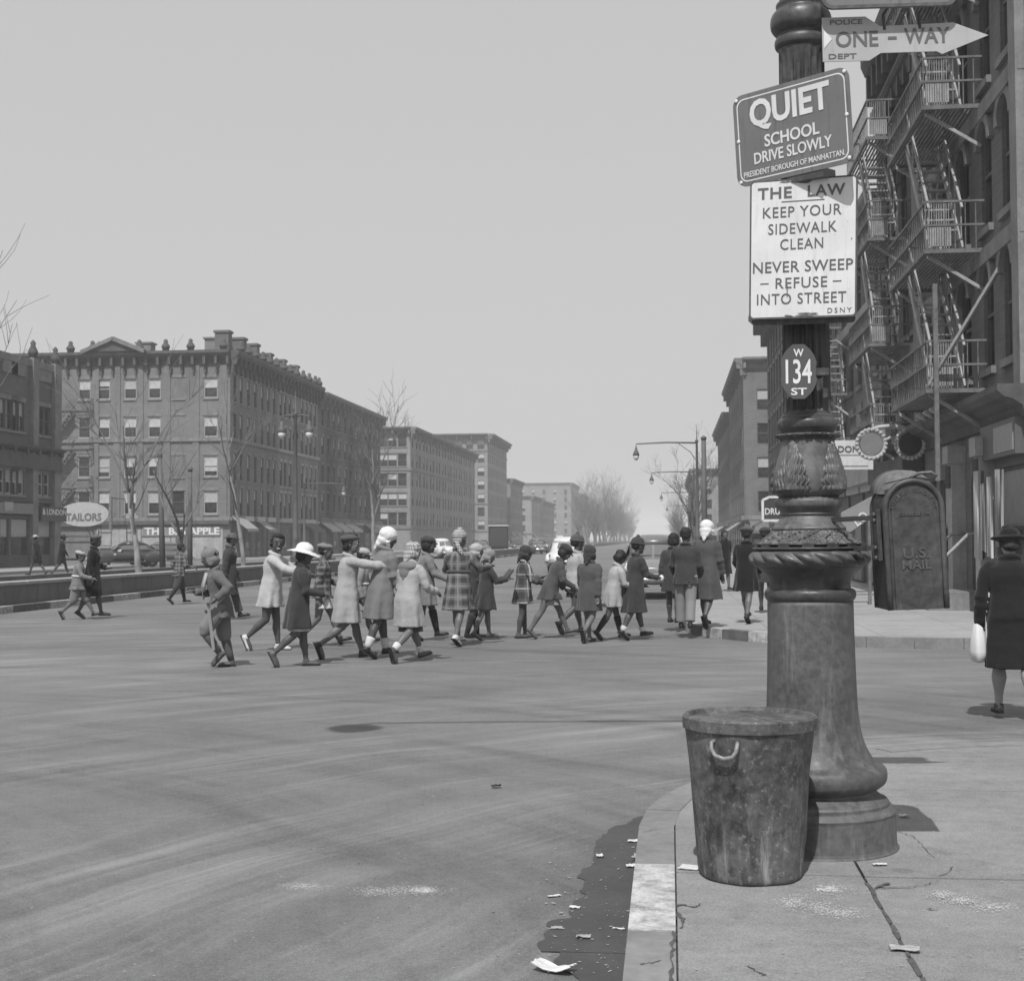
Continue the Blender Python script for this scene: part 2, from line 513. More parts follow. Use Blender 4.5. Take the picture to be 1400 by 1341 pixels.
# base drum, plinth mouldings and lower shaft
mb = MB(); mb.lathe(prof((1160,110),(1158,112),(1152,112.5),(1150,110.5),(1146,109.5),(1108,108.5),(1104,109.5),(1101,108),(1097,104),(1096,100.5),(1092,100.5),(1089,98)), 120, smooth=False); mb.build('base_drum', IRON2, post)
mb = MB(); mb.lathe(smooth_prof(prof((1090,97),(1084,89),(1079,84),(1076,84),(1072,90),(1066,96.5),(1056,98.5),(1047,96),(1042,88),(1040,84)), 5), 72); mb.build('base_moulding', IRON2, post)
mb = MB(); mb.lathe(smooth_prof(prof((1041,83.5),(1036,80.5),(1027,75),(1016,70),(1000,65.5),(975,62),(950,60.5),(900,59),(860,58.2),(822,57.8)), 4), 72); mb.build('lower_shaft', IRON2, post)
mb = MB(); mb.lathe(smooth_prof(prof((823,57),(821,59.5),(817,61.5),(812,61.5),(808,59.5),(806.5,56)), 4), 64); mb.build('ring', IRON, post)
mb = MB(); mb.lathe(smooth_prof(prof((808,55),(800,54.5),(793,56),(788,59.5),(783,64),(778,70),(775,72)), 4), 64); mb.build('neck', IRON, post)
# gadrooned torus
def gad(a, z, r, i):
    u = (z-pz(777))/(pz(753)-pz(777))
    s_ = abs(sin(9*a+1.9*u*2))
    return r*(1+.085*(s_**.6-.65)*sin(pi*min(1, max(0, u))))
tor = []
for k in range(25):
    a = -pi/2+pi*k/24; tor.append((pz(765)+11.5*PX*sin(a), (68+12.5*cos(a))*PX))
mb = MB(); mb.lathe(tor, 216, fn=gad); mb.build('gadrooned_torus', IRON3, post)
mb = MB(); mb.lathe(prof((754,72),(753,76),(751,77),(750,76),(749.5,72)), 64); mb.build('plate_ring', IRON, post)
# pierced foot of the frieze
mb = MB(); mb.lathe(prof((750,66),(746,66)), 64); mb.build('dark_gap', IRON, post)
dme = MB().box(67*PX, 74.5*PX, -.026, .026, pz(750), pz(744.5)).mesh('dentil', IRON)
for k in range(14):
    link('dentil', dme, post, (0, 0, 0), 2*pi*k/14)
def frieze(a, z, r, i):
    u = (z-pz(746))/(pz(727)-pz(746)); e = max(0, min(1, u*(1-u)*8))
    q = sin(22*a+5*sin(11*a)+4*u)*.5+sin(13*a-9*u)*.35+sin(37*a+14*u)*.3+sin(28*a-20*u+2)*.25
    return r+.011*q*e
fp = [(pz(746)+(pz(726)-pz(746))*k/22, (73-25*(k/22)**.72)*PX) for k in range(23)]
mb = MB(); mb.lathe(fp, 360, fn=frieze); mb.build('leaf_frieze', IRON3, post)
mb = MB(); mb.lathe(smooth_prof(prof((727,49),(725,50),(722.5,49),(720,46),(714,41.5),(709,38),(706,37.5)), 4), 64); mb.build('scotia', IRON3, post)
mb = MB(); mb.lathe(smooth_prof(prof((707,37),(705,39.5),(702.5,38),(700,40),(697,42.5),(694,45),(689,46),(685,45),(681.5,40)), 4), 64); mb.build('lower_torus', IRON3, post)
# acanthus urn
def urn_leaf(a, z, r, i):
    u = max(0.0, min(1.0, (z-pz(681))/(pz(604)-pz(681))))
    n_ = 4; s_ = ((a/(2*pi)*n_+.5+.5) % 1.0)*2-1
    e = max(0, min(1, u*9))*max(0, min(1, (1-u)*12))
    wdt = .74*(1-(u**1.8))+.10
    wdt *= .86+.14*abs(sin(u*17))
    x = abs(s_)/wdt
    h = 0
    if x < 1:
        h = .014*(1-x**3)
        h += .008*sin(9*x*3.0-u*26)*x**.4
        if x < .12: h += .007
        if u < .22: h += .010*(1-abs(u-.11)/.11)*max(0, 1-x*1.1)
    return r+h*e
up = smooth_prof(prof((682,39),(680,41.5),(675,45.5),(668,47.5),(660,47.8),(650,46.5),(640,44),(630,41.5),(620,39),(611,37),(604,36)), 8)
mb = MB(); mb.lathe(up, 300, fn=urn_leaf); mb.build('acanthus_urn', IRON3, post)
def leafring(a, z, r, i):
    return r*(1+.035*sin(17*a)*(1 if r > 38*PX else 0)+.02*sin(41*a))
mb = MB(); mb.lathe(smooth_prof(prof((605,36),(602,37.5),(599.5,41.5),(597.5,43),(596,42),(594.5,37)), 3), 200, fn=leafring); mb.build('leaf_ring', IRON, post)
mb = MB(); mb.lathe(smooth_prof(prof((596,34),(593,36),(590,37.5),(587,40),(582,41),(577,40),(574,36.5),(572,36),(570,35.5),(569,34),(567.5,33)), 4), 64); mb.build('upper_torus', IRON, post)
# fluted shaft
def flute(a, z, r, i):
    s_ = abs(sin(9*a)); e = min(1, max(0, (z-pz(566))/.02))*min(1, max(0, (pz(64)-z)/.02))
    return r*(1-.20*e*(s_**.55))
zz = [pz(568), pz(566), pz(563), pz(560), pz(556)]+[pz(552-488*k/24) for k in range(25)]+[pz(63), pz(61)]
mb = MB(); mb.lathe([(z, (32.6-1.3*(z-pz(568))/(pz(60)-pz(568)))*PX) for z in zz], 252, fn=flute); mb.build('fluted_shaft', IRON, post)
mb = MB(); mb.lathe(smooth_prof(prof((62,31),(60,34),(57,36),(51,36.5),(47,35),(45,32.5),(43,32),(41,33),(38,37),(32,41),(25,42),(17,41),(11,38),(8,34),(5,33),(0,34),(-3,33),(-6,29)), 4), 64); mb.build('cap_moulding', IRON, post)
# upper plain shaft, finial, mast arm with its lantern (above the picture; its shadow crosses the street)
TOPZ = 8.05
mb = MB(); mb.lathe([(pz(-5), .098), (pz(-40), .094), (6.0, .075), (TOPZ, .055), (TOPZ+.25, .045), (TOPZ+.3, .07), (TOPZ+.42, .05), (TOPZ+.75, .008)], 24); mb.build('upper_shaft', IRON, post)
arm = MB()
AL = 3.75
arm.tube([(0,0,TOPZ), (-1.0,0,TOPZ+.04), (-2.6,0,TOPZ+.05), (-AL,0,TOPZ-.02), (-AL-.05,0,TOPZ-.12)], [.04,.036,.032,.03,.03], 10)
sc = [(-.05-.75*u-.12*sin(u*6), 0, TOPZ-1.15+1.15*u+.12*sin(u*4)) for u in [k/12 for k in range(13)]]
arm.tube(sc, .02, 8)
arm.build('mast_arm', IRON, post)
GLASS = grey('frosted_globe', .6, .25, .05, 3, 0)
mb = MB(); mb.lathe([(TOPZ-.12,.05),(TOPZ-.2,.07),(TOPZ-.34,.09),(TOPZ-.42,.2),(TOPZ-.47,.23),(TOPZ-.48,.2)], 24, (-AL-.05,0,0)); lan = mb.build('lantern', IRON, post)
mb = MB(); mb.lathe([(TOPZ-.48,.19),(TOPZ-.6,.18),(TOPZ-.72,.12),(TOPZ-.78,.03)], 24, (-AL-.05,0,0)); mb.build('globe', GLASS, lan)

# ================================================================== signs
def frame_from(px_tl, px_tr, px_br, px_bl, dl, dr):
    """a rigid rectangle from where its corners are seen and the distance of its two sides"""
    tl, bl = P(*px_tl, dl), P(*px_bl, dl); tr, br = P(*px_tr, dr), P(*px_br, dr)
    c = (tl+tr+bl+br)/4
    x = ((tr+br)-(tl+bl)); wdt = x.length/2; x.normalize()
    y = ((tl+tr)-(bl+br)); hgt = y.length/2
    y = (y-x*y.dot(x)).normalized(); z = x.cross(y)
    M = Matrix.Identity(4)
    for i in range(3): M[i][0] = x[i]; M[i][1] = y[i]; M[i][2] = z[i]; M[i][3] = c[i]
    return M, wdt, hgt
def rrect(w_, h_, r, n=5):
    pts = []
    for cx, cy, a0 in ((w_/2-r, h_/2-r, 0), (-w_/2+r, h_/2-r, pi/2), (-w_/2+r, -h_/2+r, pi), (w_/2-r, -h_/2+r, 1.5*pi)):
        for k in range(n+1):
            a = a0+pi/2*k/n; pts.append((cx+r*cos(a), cy+r*sin(a)))
    return pts
_font = {}
def text_mesh(txt, w_, h_, bold=.0, depth=.0015, spacing=1.0):
    """lettering as a mesh scaled to fill w_ x h_, centred on the origin"""
    key = (txt, round(w_, 4), round(h_, 4), bold, depth, spacing)
    if key in _font: return _font[key]
    cu = bpy.data.curves.new('lettering', 'FONT'); cu.body = txt; cu.size = 1
    cu.align_x = 'LEFT'; cu.offset = bold; cu.extrude = .01; cu.resolution_u = 3; cu.space_character = spacing
    o = bpy.data.objects.new('lettering', cu); C.objects.link(o)
    dg = bpy.context.evaluated_depsgraph_get(); dg.update()
    me = bpy.data.meshes.new_from_object(o.evaluated_get(dg))
    bpy.data.objects.remove(o, do_unlink=True)
    xs = [v.co.x for v in me.vertices]; ys = [v.co.y for v in me.vertices]; zs = [v.co.z for v in me.vertices]
    x0, x1, y0, y1, z0, z1 = min(xs), max(xs), min(ys), max(ys), min(zs), max(zs)
    for v in me.vertices:
        v.co = ((v.co.x-(x0+x1)/2)/(x1-x0)*w_, (v.co.y-(y0+y1)/2)/(y1-y0)*h_, (v.co.z-z0)/max(1e-6, z1-z0)*depth)
    me.materials.clear(); me.name = 'lettering'
    _font[key] = me; return me
def letter(parent, txt, cx, cy, w_, h_, mat, bold=.0, z=.0, rot=0., spacing=1.0, name='lettering', depth=.0015):
    me = text_mesh(txt, w_, h_, bold, depth, spacing).copy()
    me.materials.append(mat)
    o = link(name, me, parent)
    o.location = (cx, cy, z); o.rotation_euler = (0, 0, rot)
    return o
def sign_paint(name, v, rust=.25, rough=.45, streak=.15):
    if name in _mats: return _mats[name]
    m, t, bs, tc = newmat(name)
    o = tc.outputs['Object']
    a = t.noise(o, 4, 4, .6); st = t.noise(t.map(o, (9, 1.0, 1)), 3.3, 5, .65); sp = t.noise(o, 60, 3, .6)
    k = t.math('ADD', t.ramp(a, .3, .7, .92, 1.06), t.ramp(st, .5, .8, 0, -streak))
    k = t.math('ADD', k, t.ramp(sp, .66, .74, 0, -rust))
    setv(t, bs, t.math('MULTIPLY', k, v))
    bs.inputs['Roughness'].default_value = rough; bs.inputs['Specular IOR Level'].default_value = .4
    _mats[name] = m; return m
ENAM_W = sign_paint('enamel_white', .68, .35, .45, .22)
ENAM_D = sign_paint('enamel_dark', .085)
ENAM_M = sign_paint('enamel_mid_blue', .165, .35, .5, .5)
RIMM = grey('sign_rim', .10, .5, .3, 30, .2)
LET_W = sign_paint('letter_white', .68, .15)
LET_D = sign_paint('letter_dark', .12, .15)
LET_B = sign_paint('letter_black', .05, .1)

def sign_root(name, M, label):
    e = empty(name, (0,0,0), label=label, cat='sign'); e.matrix_world = M; return e

# QUIET / SCHOOL
M, W_, H_ = frame_from((1003,134),(1160,89),(1167,222),(1007,258), 6.62, 6.22)
q = sign_root('school_sign', M, 'tilted dark enamel QUIET SCHOOL DRIVE SLOWLY sign on the lamp post')
b = MB(); b.prism(rrect(W_, H_, .05), -.006, 0); b.build('plate', ENAM_M, q)
ln = rrect(W_*.935, H_*.905, .038); li = rrect(W_*.935-.012, H_*.905-.012, .034)
b = MB(); n = len(ln); b.add([(x,y,.0012) for x,y in ln]+[(x,y,.0012) for x,y in li], [(i,(i+1)%n,n+(i+1)%n,n+i) for i in range(n)]); b.build('border_line', LET_W, q)
letter(q, 'QUIET', -.005, H_*.235, W_*.69, H_*.35, LET_W, .03, .001)
letter(q, 'SCHOOL', .0, -H_*.06, W_*.47, H_*.135, LET_W, .02, .001)
letter(q, 'DRIVE SLOWLY', .0, -H_*.225, W_*.67, H_*.125, LET_W, .015, .001)
letter(q, 'PRESIDENT BOROUGH OF MANHATTAN.', .0, -H_*.378, W_*.87, H_*.062, LET_W, .01, .001)
for sx in (-1, 1):
    for sy in (-1, 0, 1):
        b = MB(); b.lathe([(0,.009),(.003,.009),(.005,.005)], 12); b.build('rivet', LET_W, q, (sx*(W_/2-.02), sy*(H_/2-.022), 0))
# strap
b = MB(); b.box(-.10, .12, -.012, .012, -.16, -.006); b.build('bracket', IRON, q)
b = MB(); b.box(-.04, .14, -H_*.5-.03, -H_*.5+.012, -.12, -.003); b.build('clamp', IRON, q)

# THE LAW
M, W_, H_ = frame_from((1023.8,249),(1170,238.6),(1174,432.7),(1025.7,437), 6.50, 6.33)
q = sign_root('sidewalk_law_sign', M, 'white enamel THE LAW KEEP YOUR SIDEWALK CLEAN sign on the lamp post')
b = MB(); b.prism(rrect(W_, H_, .018), -.008, -.001); b.build('rim', RIMM, q)
b = MB(); b.prism(rrect(W_-.016, H_-.016, .014), -.003, .0); b.build('plate', ENAM_W, q)
b = MB(); b.prism(rrect(W_*.97, H_, .018), -.05, -.044); o = b.build('rear_plate', RIMM, q, (-.004, -.022, 0))
def lawl(t_, cx, cy, w_, h_, bold=.004, sp=1.1): letter(q, t_, (cx-.5)*W_, (.5-cy)*H_, w_*W_, h_*H_, LET_D, bold, .0005, 0, sp)
lawl('THE', .235, .095, .32, .082, .022); lawl('LAW', .715, .095, .345, .082, .022)
b = MB(); b.box(-.20*W_, .20*W_, -.004, .0, .0003, .0016); b.build('rule_line', LET_D, q, (0, (.5-.158)*H_, 0))
lawl('KEEP YOUR', .49, .235, .73, .077); lawl('SIDEWALK', .495, .355, .635, .077); lawl('CLEAN', .49, .468, .40, .077)
lawl('NEVER SWEEP', .50, .628, .93, .080, .006, 1.05); lawl('REFUSE', .49, .745, .48, .077); lawl('INTO STREET', .49, .858, .83, .078)
lawl('DSNY', .845, .952, .22, .036, 0, 1.4)
for cx in (.145, .82):
    b = MB(); b.box(-.04*W_, .04*W_, -.0025, .0025, .0003, .0016); b.build('dash', LET_D, q, ((cx-.5)*W_, (.5-.745)*H_, 0))
RUST = grey('rust_drip', .2, .9, .4, 60, .2); RUSTB = grey('rust_blotch', .16, .9, .5, 40, .3)
def blotch(cx, cy, rx, ry, seed):
    rg = random.Random(seed); k = 18; pts = []
    for i in range(k):
        a = 2*pi*i/k; r = rg.uniform(.55, 1.15); pts.append((cx+rx*r*cos(a), cy+ry*r*sin(a)))
    MB().prism(pts, .0003, .0014).build('rust_blotch', RUSTB, q)
blotch(.02, -H_/2+.016, .052, .010, 1); blotch(.0, H_/2-.016, .035, .009, 2); blotch(-.075, H_/2-.012, .03, .005, 3); blotch(-.06, -H_/2+.012, .02, .005, 4); blotch(.215, H_*.05, .003, .004, 5)
b = MB(); b.prism([(-.002,-.03),(.002,-.03),(.003,.0),(.0015,.035),(-.001,.035),(-.003,.0)], .0005, .0018); b.build('rust_mark', RUST, q, ((.36-.5)*W_, (.5-.80)*H_, 0))

# number plate W 134 ST
cpl = P(1092, 508, 6.455)
M = Matrix.Translation(cpl) @ Matrix.Rotation(YAW-R(5), 4, 'Z') @ Matrix.Rotation(pi/2, 4, 'X')
q = sign_root('street_number_plate', M, 'small dark oval W 134 ST number plate on the lamp post')
hw, hh = 23.5*6.455/FPX, 38*6.455/FPX
ov = []
for k in range(40):
    a = 2*pi*k/40; x = hw*cos(a); y = hh*sin(a)
    sq = 1.06 if abs(sin(a)) > .9 else 1.0
    ov.append((x*(1.0+.10*(abs(cos(a)) > .3 and abs(sin(a)) > .3)), max(-hh*.985, min(hh*.985, y*sq))))
b = MB(); b.prism(ov, -.006, 0); b.build('plate', ENAM_D, q)
letter(q, 'W', 0, hh*.68, hw*.58, hh*.27, LET_W, .02, .0006)
letter(q, '134', 0, .0, hw*1.5, hh*.88, LET_W, .012, .0006)
letter(q, 'ST', 0, -hh*.72, hw*.90, hh*.26, LET_W, .02, .0006)
b = MB(); b.box(hw*.9, hw*1.75, -.016, .016, -.05, -.007); b.build('strap', IRON, q)

# ONE-WAY arrow
dO = 6.55
def on(px, py): return ((px-1235)*dO/FPX, -(py-52)*dO/FPX)
cO = P(1235, 52, dO)
M = Matrix.Translation(cO) @ Matrix.Rotation(YAW-R(2), 4, 'Z') @ Matrix.Rotation(pi/2, 4, 'X') @ Matrix.Rotation(R(.8), 4, 'Z')
q = sign_root('one_way_sign', M, 'white ONE-WAY arrow sign pointing right near the top of the lamp post')
shape = [on(*p) for p in ((1125,82),(1125,50),(1125,21),(1184,21),(1204,35),(1303,33),(1350,52),(1287,76),(1280,72),(1204,72),(1188,82))]
shape = shape[::-1][::-1]
b = MB(); b.prism(shape, -.006, 0); b.build('plate', sign_paint('enamel_arrow', .40, .2, .5, .15), q)
letter(q, 'ONE', *on(1172, 52), 58*dO/FPX, 22*dO/FPX, LET_D, .018, .0006)
letter(q, '-', *on(1220, 52), 12*dO/FPX, 4*dO/FPX, LET_D, .02, .0006)
letter(q, 'WAY', *on(1267, 50), 62*dO/FPX, 22*dO/FPX, LET_D, .018, .0006)
letter(q, 'POLICE', *on(1158, 28), 44*dO/FPX, 7*dO/FPX, LET_D, .012, .0006)
letter(q, 'DEPT', *on(1152, 75), 38*dO/FPX, 7*dO/FPX, LET_D, .012, .0006)
b = MB(); b.prism([on(*p) for p in ((1127,64),(1127,38),(1138,51))], .0005, .0025); b.build('arrow_tail', LET_W, q)
for hx in (1210, 1258):
    b = MB(); a_ = on(hx, 40); c_ = on(hx+6, 8); d_ = on(hx-2, 20)
    b.tube([(a_[0], a_[1], -.002), (d_[0], d_[1], .004), (c_[0], c_[1], -.002)], .007, 8); b.build('hook', IRON, q)
# street name board above it
dS = 6.5
def os_(px, py): return ((px-1215)*dS/FPX, -(py+28)*dS/FPX)
M = Matrix.Translation(P(1215, -28, dS)) @ Matrix.Rotation(YAW-R(2), 4, 'Z') @ Matrix.Rotation(pi/2, 4, 'X') @ Matrix.Rotation(R(.8), 4, 'Z')
q = sign_root('street_name_sign', M, 'dark street name board cut off by the top edge above the arrow sign')
hw, hh = 92*dS/FPX, 39*dS/FPX
b = MB(); b.prism(rrect(hw*2, hh*2, .05), -.012, 0); b.build('board', ENAM_M, q)
b = MB(); ln = rrect(hw*2, hh*2, .05); li = rrect(hw*2-.03, hh*2-.03, .04); n = len(ln)
b.add([(x,y,.006) for x,y in ln]+[(x,y,.006) for x,y in li]+[(x,y,0) for x,y in ln]+[(x,y,0) for x,y in li], [(i,(i+1)%n,n+(i+1)%n,n+i) for i in range(n)]+[(2*n+i,2*n+(i+1)%n,(i+1)%n,i) for i in range(n)]+[(n+i,n+(i+1)%n,3*n+(i+1)%n,3*n+i) for i in range(n)]); b.build('rim', RIMM, q)

# ================================================================== mailbox
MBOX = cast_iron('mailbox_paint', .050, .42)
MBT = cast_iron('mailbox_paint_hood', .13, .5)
md = 6.12
cbot = P(1257, 833, md)
mail = empty('mailbox', cbot, label='dark U.S. mailbox with arched top hung on the lamp post', cat='mailbox')
mail.matrix_world = Matrix.Translation(cbot) @ Matrix.Rotation(YAW-R(3), 4, 'Z') @ Matrix.Rotation(R(-2.2), 4, 'Y')
u_ = md/FPX
hw = 40*u_; zt = 178*u_; zs = zt-hw            # face half width, crown height, springing height
dp_ = .30
def arch(hw, zs, n=20, z0=0.0): return [(-hw, z0), (hw, z0)]+[(hw*cos(pi*k/n), zs+hw*sin(pi*k/n)) for k in range(n+1)]
def arch_prism(mb, hw, zs, y0, y1, z0=0., n=20):
    pl = arch(hw, zs, n, z0); k = len(pl)
    mb.add([(x, y0, z) for x, z in pl]+[(x, y1, z) for x, z in pl], [tuple(range(k))]+[tuple(range(2*k-1, k-1, -1))]+[(i, i+k, (i+1)%k+k, (i+1)%k) for i in range(k)])
b = MB(); arch_prism(b, hw, zs, .012, dp_); b.build('body', MBOX, mail)
# raised rolled rim round the face
def rimpath(hw, zs, z0): return [(-hw, 0, z0)]+[(-hw, 0, zs*k/6) for k in range(1, 6)]+[(-hw*cos(pi*k/20), 0, zs+hw*sin(pi*k/20)) for k in range(21)]+[(hw, 0, zs*k/6) for k in range(5, 0, -1)]+[(hw, 0, z0)]
b = MB(); b.tube([(x, .012, z) for x, y, z in rimpath(hw-.006, zs, 0)], .013, 8); b.build('face_rim', MBOX, mail)
b = MB(); arch_prism(b, hw-.03, zs, .004, .02, .0); b.build('face_panel', MBOX, mail)
b = MB(); b.tube([(x, dp_-.01, z) for x, y, z in rimpath(hw-.004, zs, 0)], .011, 8); b.build('rear_rim', MBOX, mail)
# hood with the letter slot, a second smaller arch set back on the crown
b = MB()
hp = []
pl = [(hw*.92*cos(pi*k/18)-.035*0, zs+hw*.55+(hw*.86)*sin(pi*k/18)*.92) for k in range(19)]
k = len(pl)
b.add([(x, .065, z) for x, z in pl]+[(x*1.02, dp_-.02, z+.012) for x, z in pl], [tuple(range(k))]+[tuple(range(2*k-1, k-1, -1))]+[(i, i+k, i+1+k, i+1) for i in range(k-1)], True)
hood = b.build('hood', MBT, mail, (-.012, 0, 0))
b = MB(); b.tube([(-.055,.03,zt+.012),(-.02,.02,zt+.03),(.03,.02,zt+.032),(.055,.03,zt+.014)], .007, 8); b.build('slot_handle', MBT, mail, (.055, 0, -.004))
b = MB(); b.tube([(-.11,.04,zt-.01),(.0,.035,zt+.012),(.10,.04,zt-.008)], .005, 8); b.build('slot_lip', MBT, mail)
LETM = grey('raised_lettering_highlight', .085, .35, .2, 20, 0, spec=.6)  # same paint as the box, made lighter to paint in highlights on the letters
def ml(txt, cx, cz, w_, h_, bold=.01, z_=.003):
    o = letter(mail, txt, 0, 0, w_, h_, LETM, bold, depth=.005)
    o.rotation_euler = (pi/2, 0, 0); o.location = (cx, .0045, cz); return o
ml('U.S.', .0, zt*.435, hw*.88, .046, .012); ml('MAIL', .0, zt*.345, hw*.98, .040, .012)
ml('CARLISLE PA', .0, zt*.735, hw*1.05, .014)
word = 'CARLISLE FOUNDRY CO'
for i, ch in enumerate(word):
    if ch == ' ': continue
    a = pi*(.93-.86*i/(len(word)-1)); rr = hw*.74
    o = letter(mail, ch, 0, 0, .011, .018, LETM, .01, depth=.004)
    o.rotation_euler = (pi/2, -(a-pi/2), 0); o.location = (rr*cos(a), .0045, zs-.012+rr*sin(a))
# brackets to the post
for zz_, ex, ey in ((128*u_, -.285, .36), (86*u_, -.215, .235)):
    b = MB(); b.bar((-hw-.012, .10, zz_), (ex, ey, zz_), .018, .022); b.build('bracket_arm', IRON, mail)
b = MB(); b.box(-hw-.022, -hw-.004, .07, .13, 68*u_, 140*u_); b.build('bracket_plate', IRON, mail)
for zz_ in (132*u_, 124*u_, 86*u_, 72*u_):
    b = MB(); b.lathe([(0,.012),(.012,.012),(.015,.007)], 10, M=Matrix.Rotation(-pi/2, 4, 'Y')); b.build('bolt', IRON, mail, (-hw-.02, .10, zz_))

# ================================================================== refuse can
def can_material():
    m, t, bs, tc = newmat('battered_galvanised_can')
    o = tc.outputs['Object']
    a = t.noise(o, 3.2, 6, .7); b = t.noise(o, 22, 5, .7); c = t.noise(o, 110, 3, .6)
    st = t.noise(t.map(o, (9, 9, .8)), 2.0, 6, .72)
    sep = t.new('ShaderNodeSeparateXYZ'); t.l.new(o, sep.inputs[0])
    low = t.ramp(sep.outputs[2], .05, .42, 1, 0)
    k = t.math('ADD', t.ramp(a, .3, .72, .45, 1.5), t.ramp(b, .3, .7, -.35, .35))
    k = t.math('ADD', k, t.math('MULTIPLY', t.ramp(st, .48, .72, 0, 1.3), t.math('ADD', t.math('MULTIPLY', low, 1.5), .15)))
    k = t.math('ADD', k, t.math('MULTIPLY', t.ramp(t.noise(o, 38, 4, .7), .56, .66), 1.0))
    setv(t, bs, t.math('MULTIPLY', k, .095))
    t.l.new(t.ramp(a, .2, .8, .5, .8), bs.inputs['Roughness'])
    bs.inputs['Metallic'].default_value = .15; bs.inputs['Specular IOR Level'].default_value = .4
    bumpit(t, bs, t.math('ADD', t.math('MULTIPLY', b, .7), t.math('MULTIPLY', c, .3)), .35, .005)
    return m
CAN = can_material()
cc = G(1027, 1196, SWZ)
can = empty('refuse_can', cc, rz=YAW, label='battered galvanised refuse can with a lid standing beside the lamp post', cat='trash can')
RT, RB, HC = .268, .212, .655
def dent(a, z, r, i):
    n_ = noise.noise(V((cos(a)*1.9, sin(a)*1.9, z*4.1)))*.008+noise.noise(V((cos(a)*5, sin(a)*5, z*8+3)))*.003
    return r+n_-.012*math.exp(-((a-5.6)/.3)**2-((z-.45)/.12)**2)
pr = [(0, RB-.02), (.006, RB-.004), (.012, RB)]+[(HC*k/26, RB+(RT-RB)*(k/26)) for k in range(1, 26)]+[(HC-.01, RT-.003)]
b = MB(); b.lathe(pr, 96, fn=dent); b.build('body', CAN, can)
def lidw(a, z, r, i): return r+noise.noise(V((cos(a)*2, sin(a)*2, 5)))*.008
b = MB(); b.lathe([(HC-.042, RT+.004), (HC-.04, RT+.011), (HC-.02, RT+.012), (HC+.004, RT+.012), (HC+.012, RT+.004), (HC+.011, RT-.012), (HC-.004, RT-.02), (HC-.008, RT*.7), (HC-.004, RT*.35), (HC-.002, .01)], 120, fn=lidw, smooth=False); b.build('lid', CAN, can)
# drop handle on the front
hb = empty('handle_spot')
bpy.data.objects.remove(hb, do_unlink=True)
az = -pi/2-.52
hM = Matrix.Rotation(az+pi/2, 4, 'Z')
y0 = -(RB+(RT-RB)*.86)-.006
b = MB(); b.tube([(-.052, y0+.008, .585), (-.058, y0-.014, .58), (-.055, y0-.022, .555), (-.038, y0-.026, .53), (0, y0-.028, .52), (.036, y0-.026, .528), (.05, y0-.022, .55), (.052, y0-.016, .575), (.046, y0+.008, .583)], .0085, 10)
HM = grey('worn_handle_metal', .24, .45, .3, 30, .2)
hd = b.build('handle', HM, can); hd.rotation_euler = (0, 0, az+pi/2)
# ================================================================== buildings
def brick_mat(name, v, var=.12, row=.0):
    if name in _mats: return _mats[name]
    m, t, bs, tc = newmat(name)
    o = tc.outputs['Object']
    a = t.noise(o, .22, 5, .6); b = t.noise(o, 1.6, 5, .65); st = t.noise(t.map(o, (1.2, 1.2, .10)), 1.2, 5, .65)
    courses = t.noise(t.map(o, (.9, .9, 13)), 1.0, 2, .5)
    k = t.math('ADD', t.ramp(a, .3, .7, 1-var, 1+var), t.ramp(b, .3, .7, -var*.7, var*.7))
    k = t.math('ADD', k, t.ramp(courses, .3, .7, -.09, .09))
    k = t.math('ADD', k, t.ramp(st, .5, .78, 0, -.28))
    setv(t, bs, t.math('MULTIPLY', k, v))
    bs.inputs['Roughness'].default_value = .88; bs.inputs['Specular IOR Level'].default_value = .2
    bumpit(t, bs, t.noise(t.map(o, (4, 4, 13)), 1.0, 4, .6), .3, .02)
    _mats[name] = m; return m
BR_D = brick_mat('dark_brick', .125); BR_M = brick_mat('red_brick', .175); BR_L = brick_mat('buff_brick', .24)
BR_T = brick_mat('tan_brick', .20); STONE = grey('brownstone_trim', .20, .85, .2, 1.5, .3, 20, .01, stain=.3)
STONEL = grey('limestone_trim', .34, .85, .15, 1.5, .3, 20, .01, stain=.3)
CORN = grey('pressed_tin_cornice', .085, .7, .25, 1.2, .2, 15, .01, stain=.2)
CORNL = grey('grey_tin_cornice', .17, .7, .2, 1.2, .2, 15, .01, stain=.25)
FRM_W = grey('white_window_frame', .42, .6, .15, 4, .1); FRM_D = grey('dark_window_frame', .10, .6, .15, 4, .1)
BLIND = grey('window_blind', .44, .9, .12, 2, 0); BLIND2 = grey('drawn_curtain', .36, .9, .2, 3, 0, stretch=(6,6,1))
ROOF = grey('tar_roof', .08, .9, .2, .7, .2)
def glass_mat():
    m, t, bs, tc = newmat('window_glass')
    o = tc.outputs['Object']
    setv(t, bs, t.ramp(t.noise(o, 1.1, 3, .6), .3, .7, .02, .06))
    bs.inputs['Roughness'].default_value = .12; bs.inputs['Specular IOR Level'].default_value = .6
    bumpit(t, bs, t.noise(o, 1.3, 2, .5), .12, .03)
    return m
GLZ = glass_mat()
IRONF = grey('fire_escape_iron', .14, .6, .3, 3, .2); IRONL = grey('fire_escape_light_paint', .30, .6, .25, 3, .2)

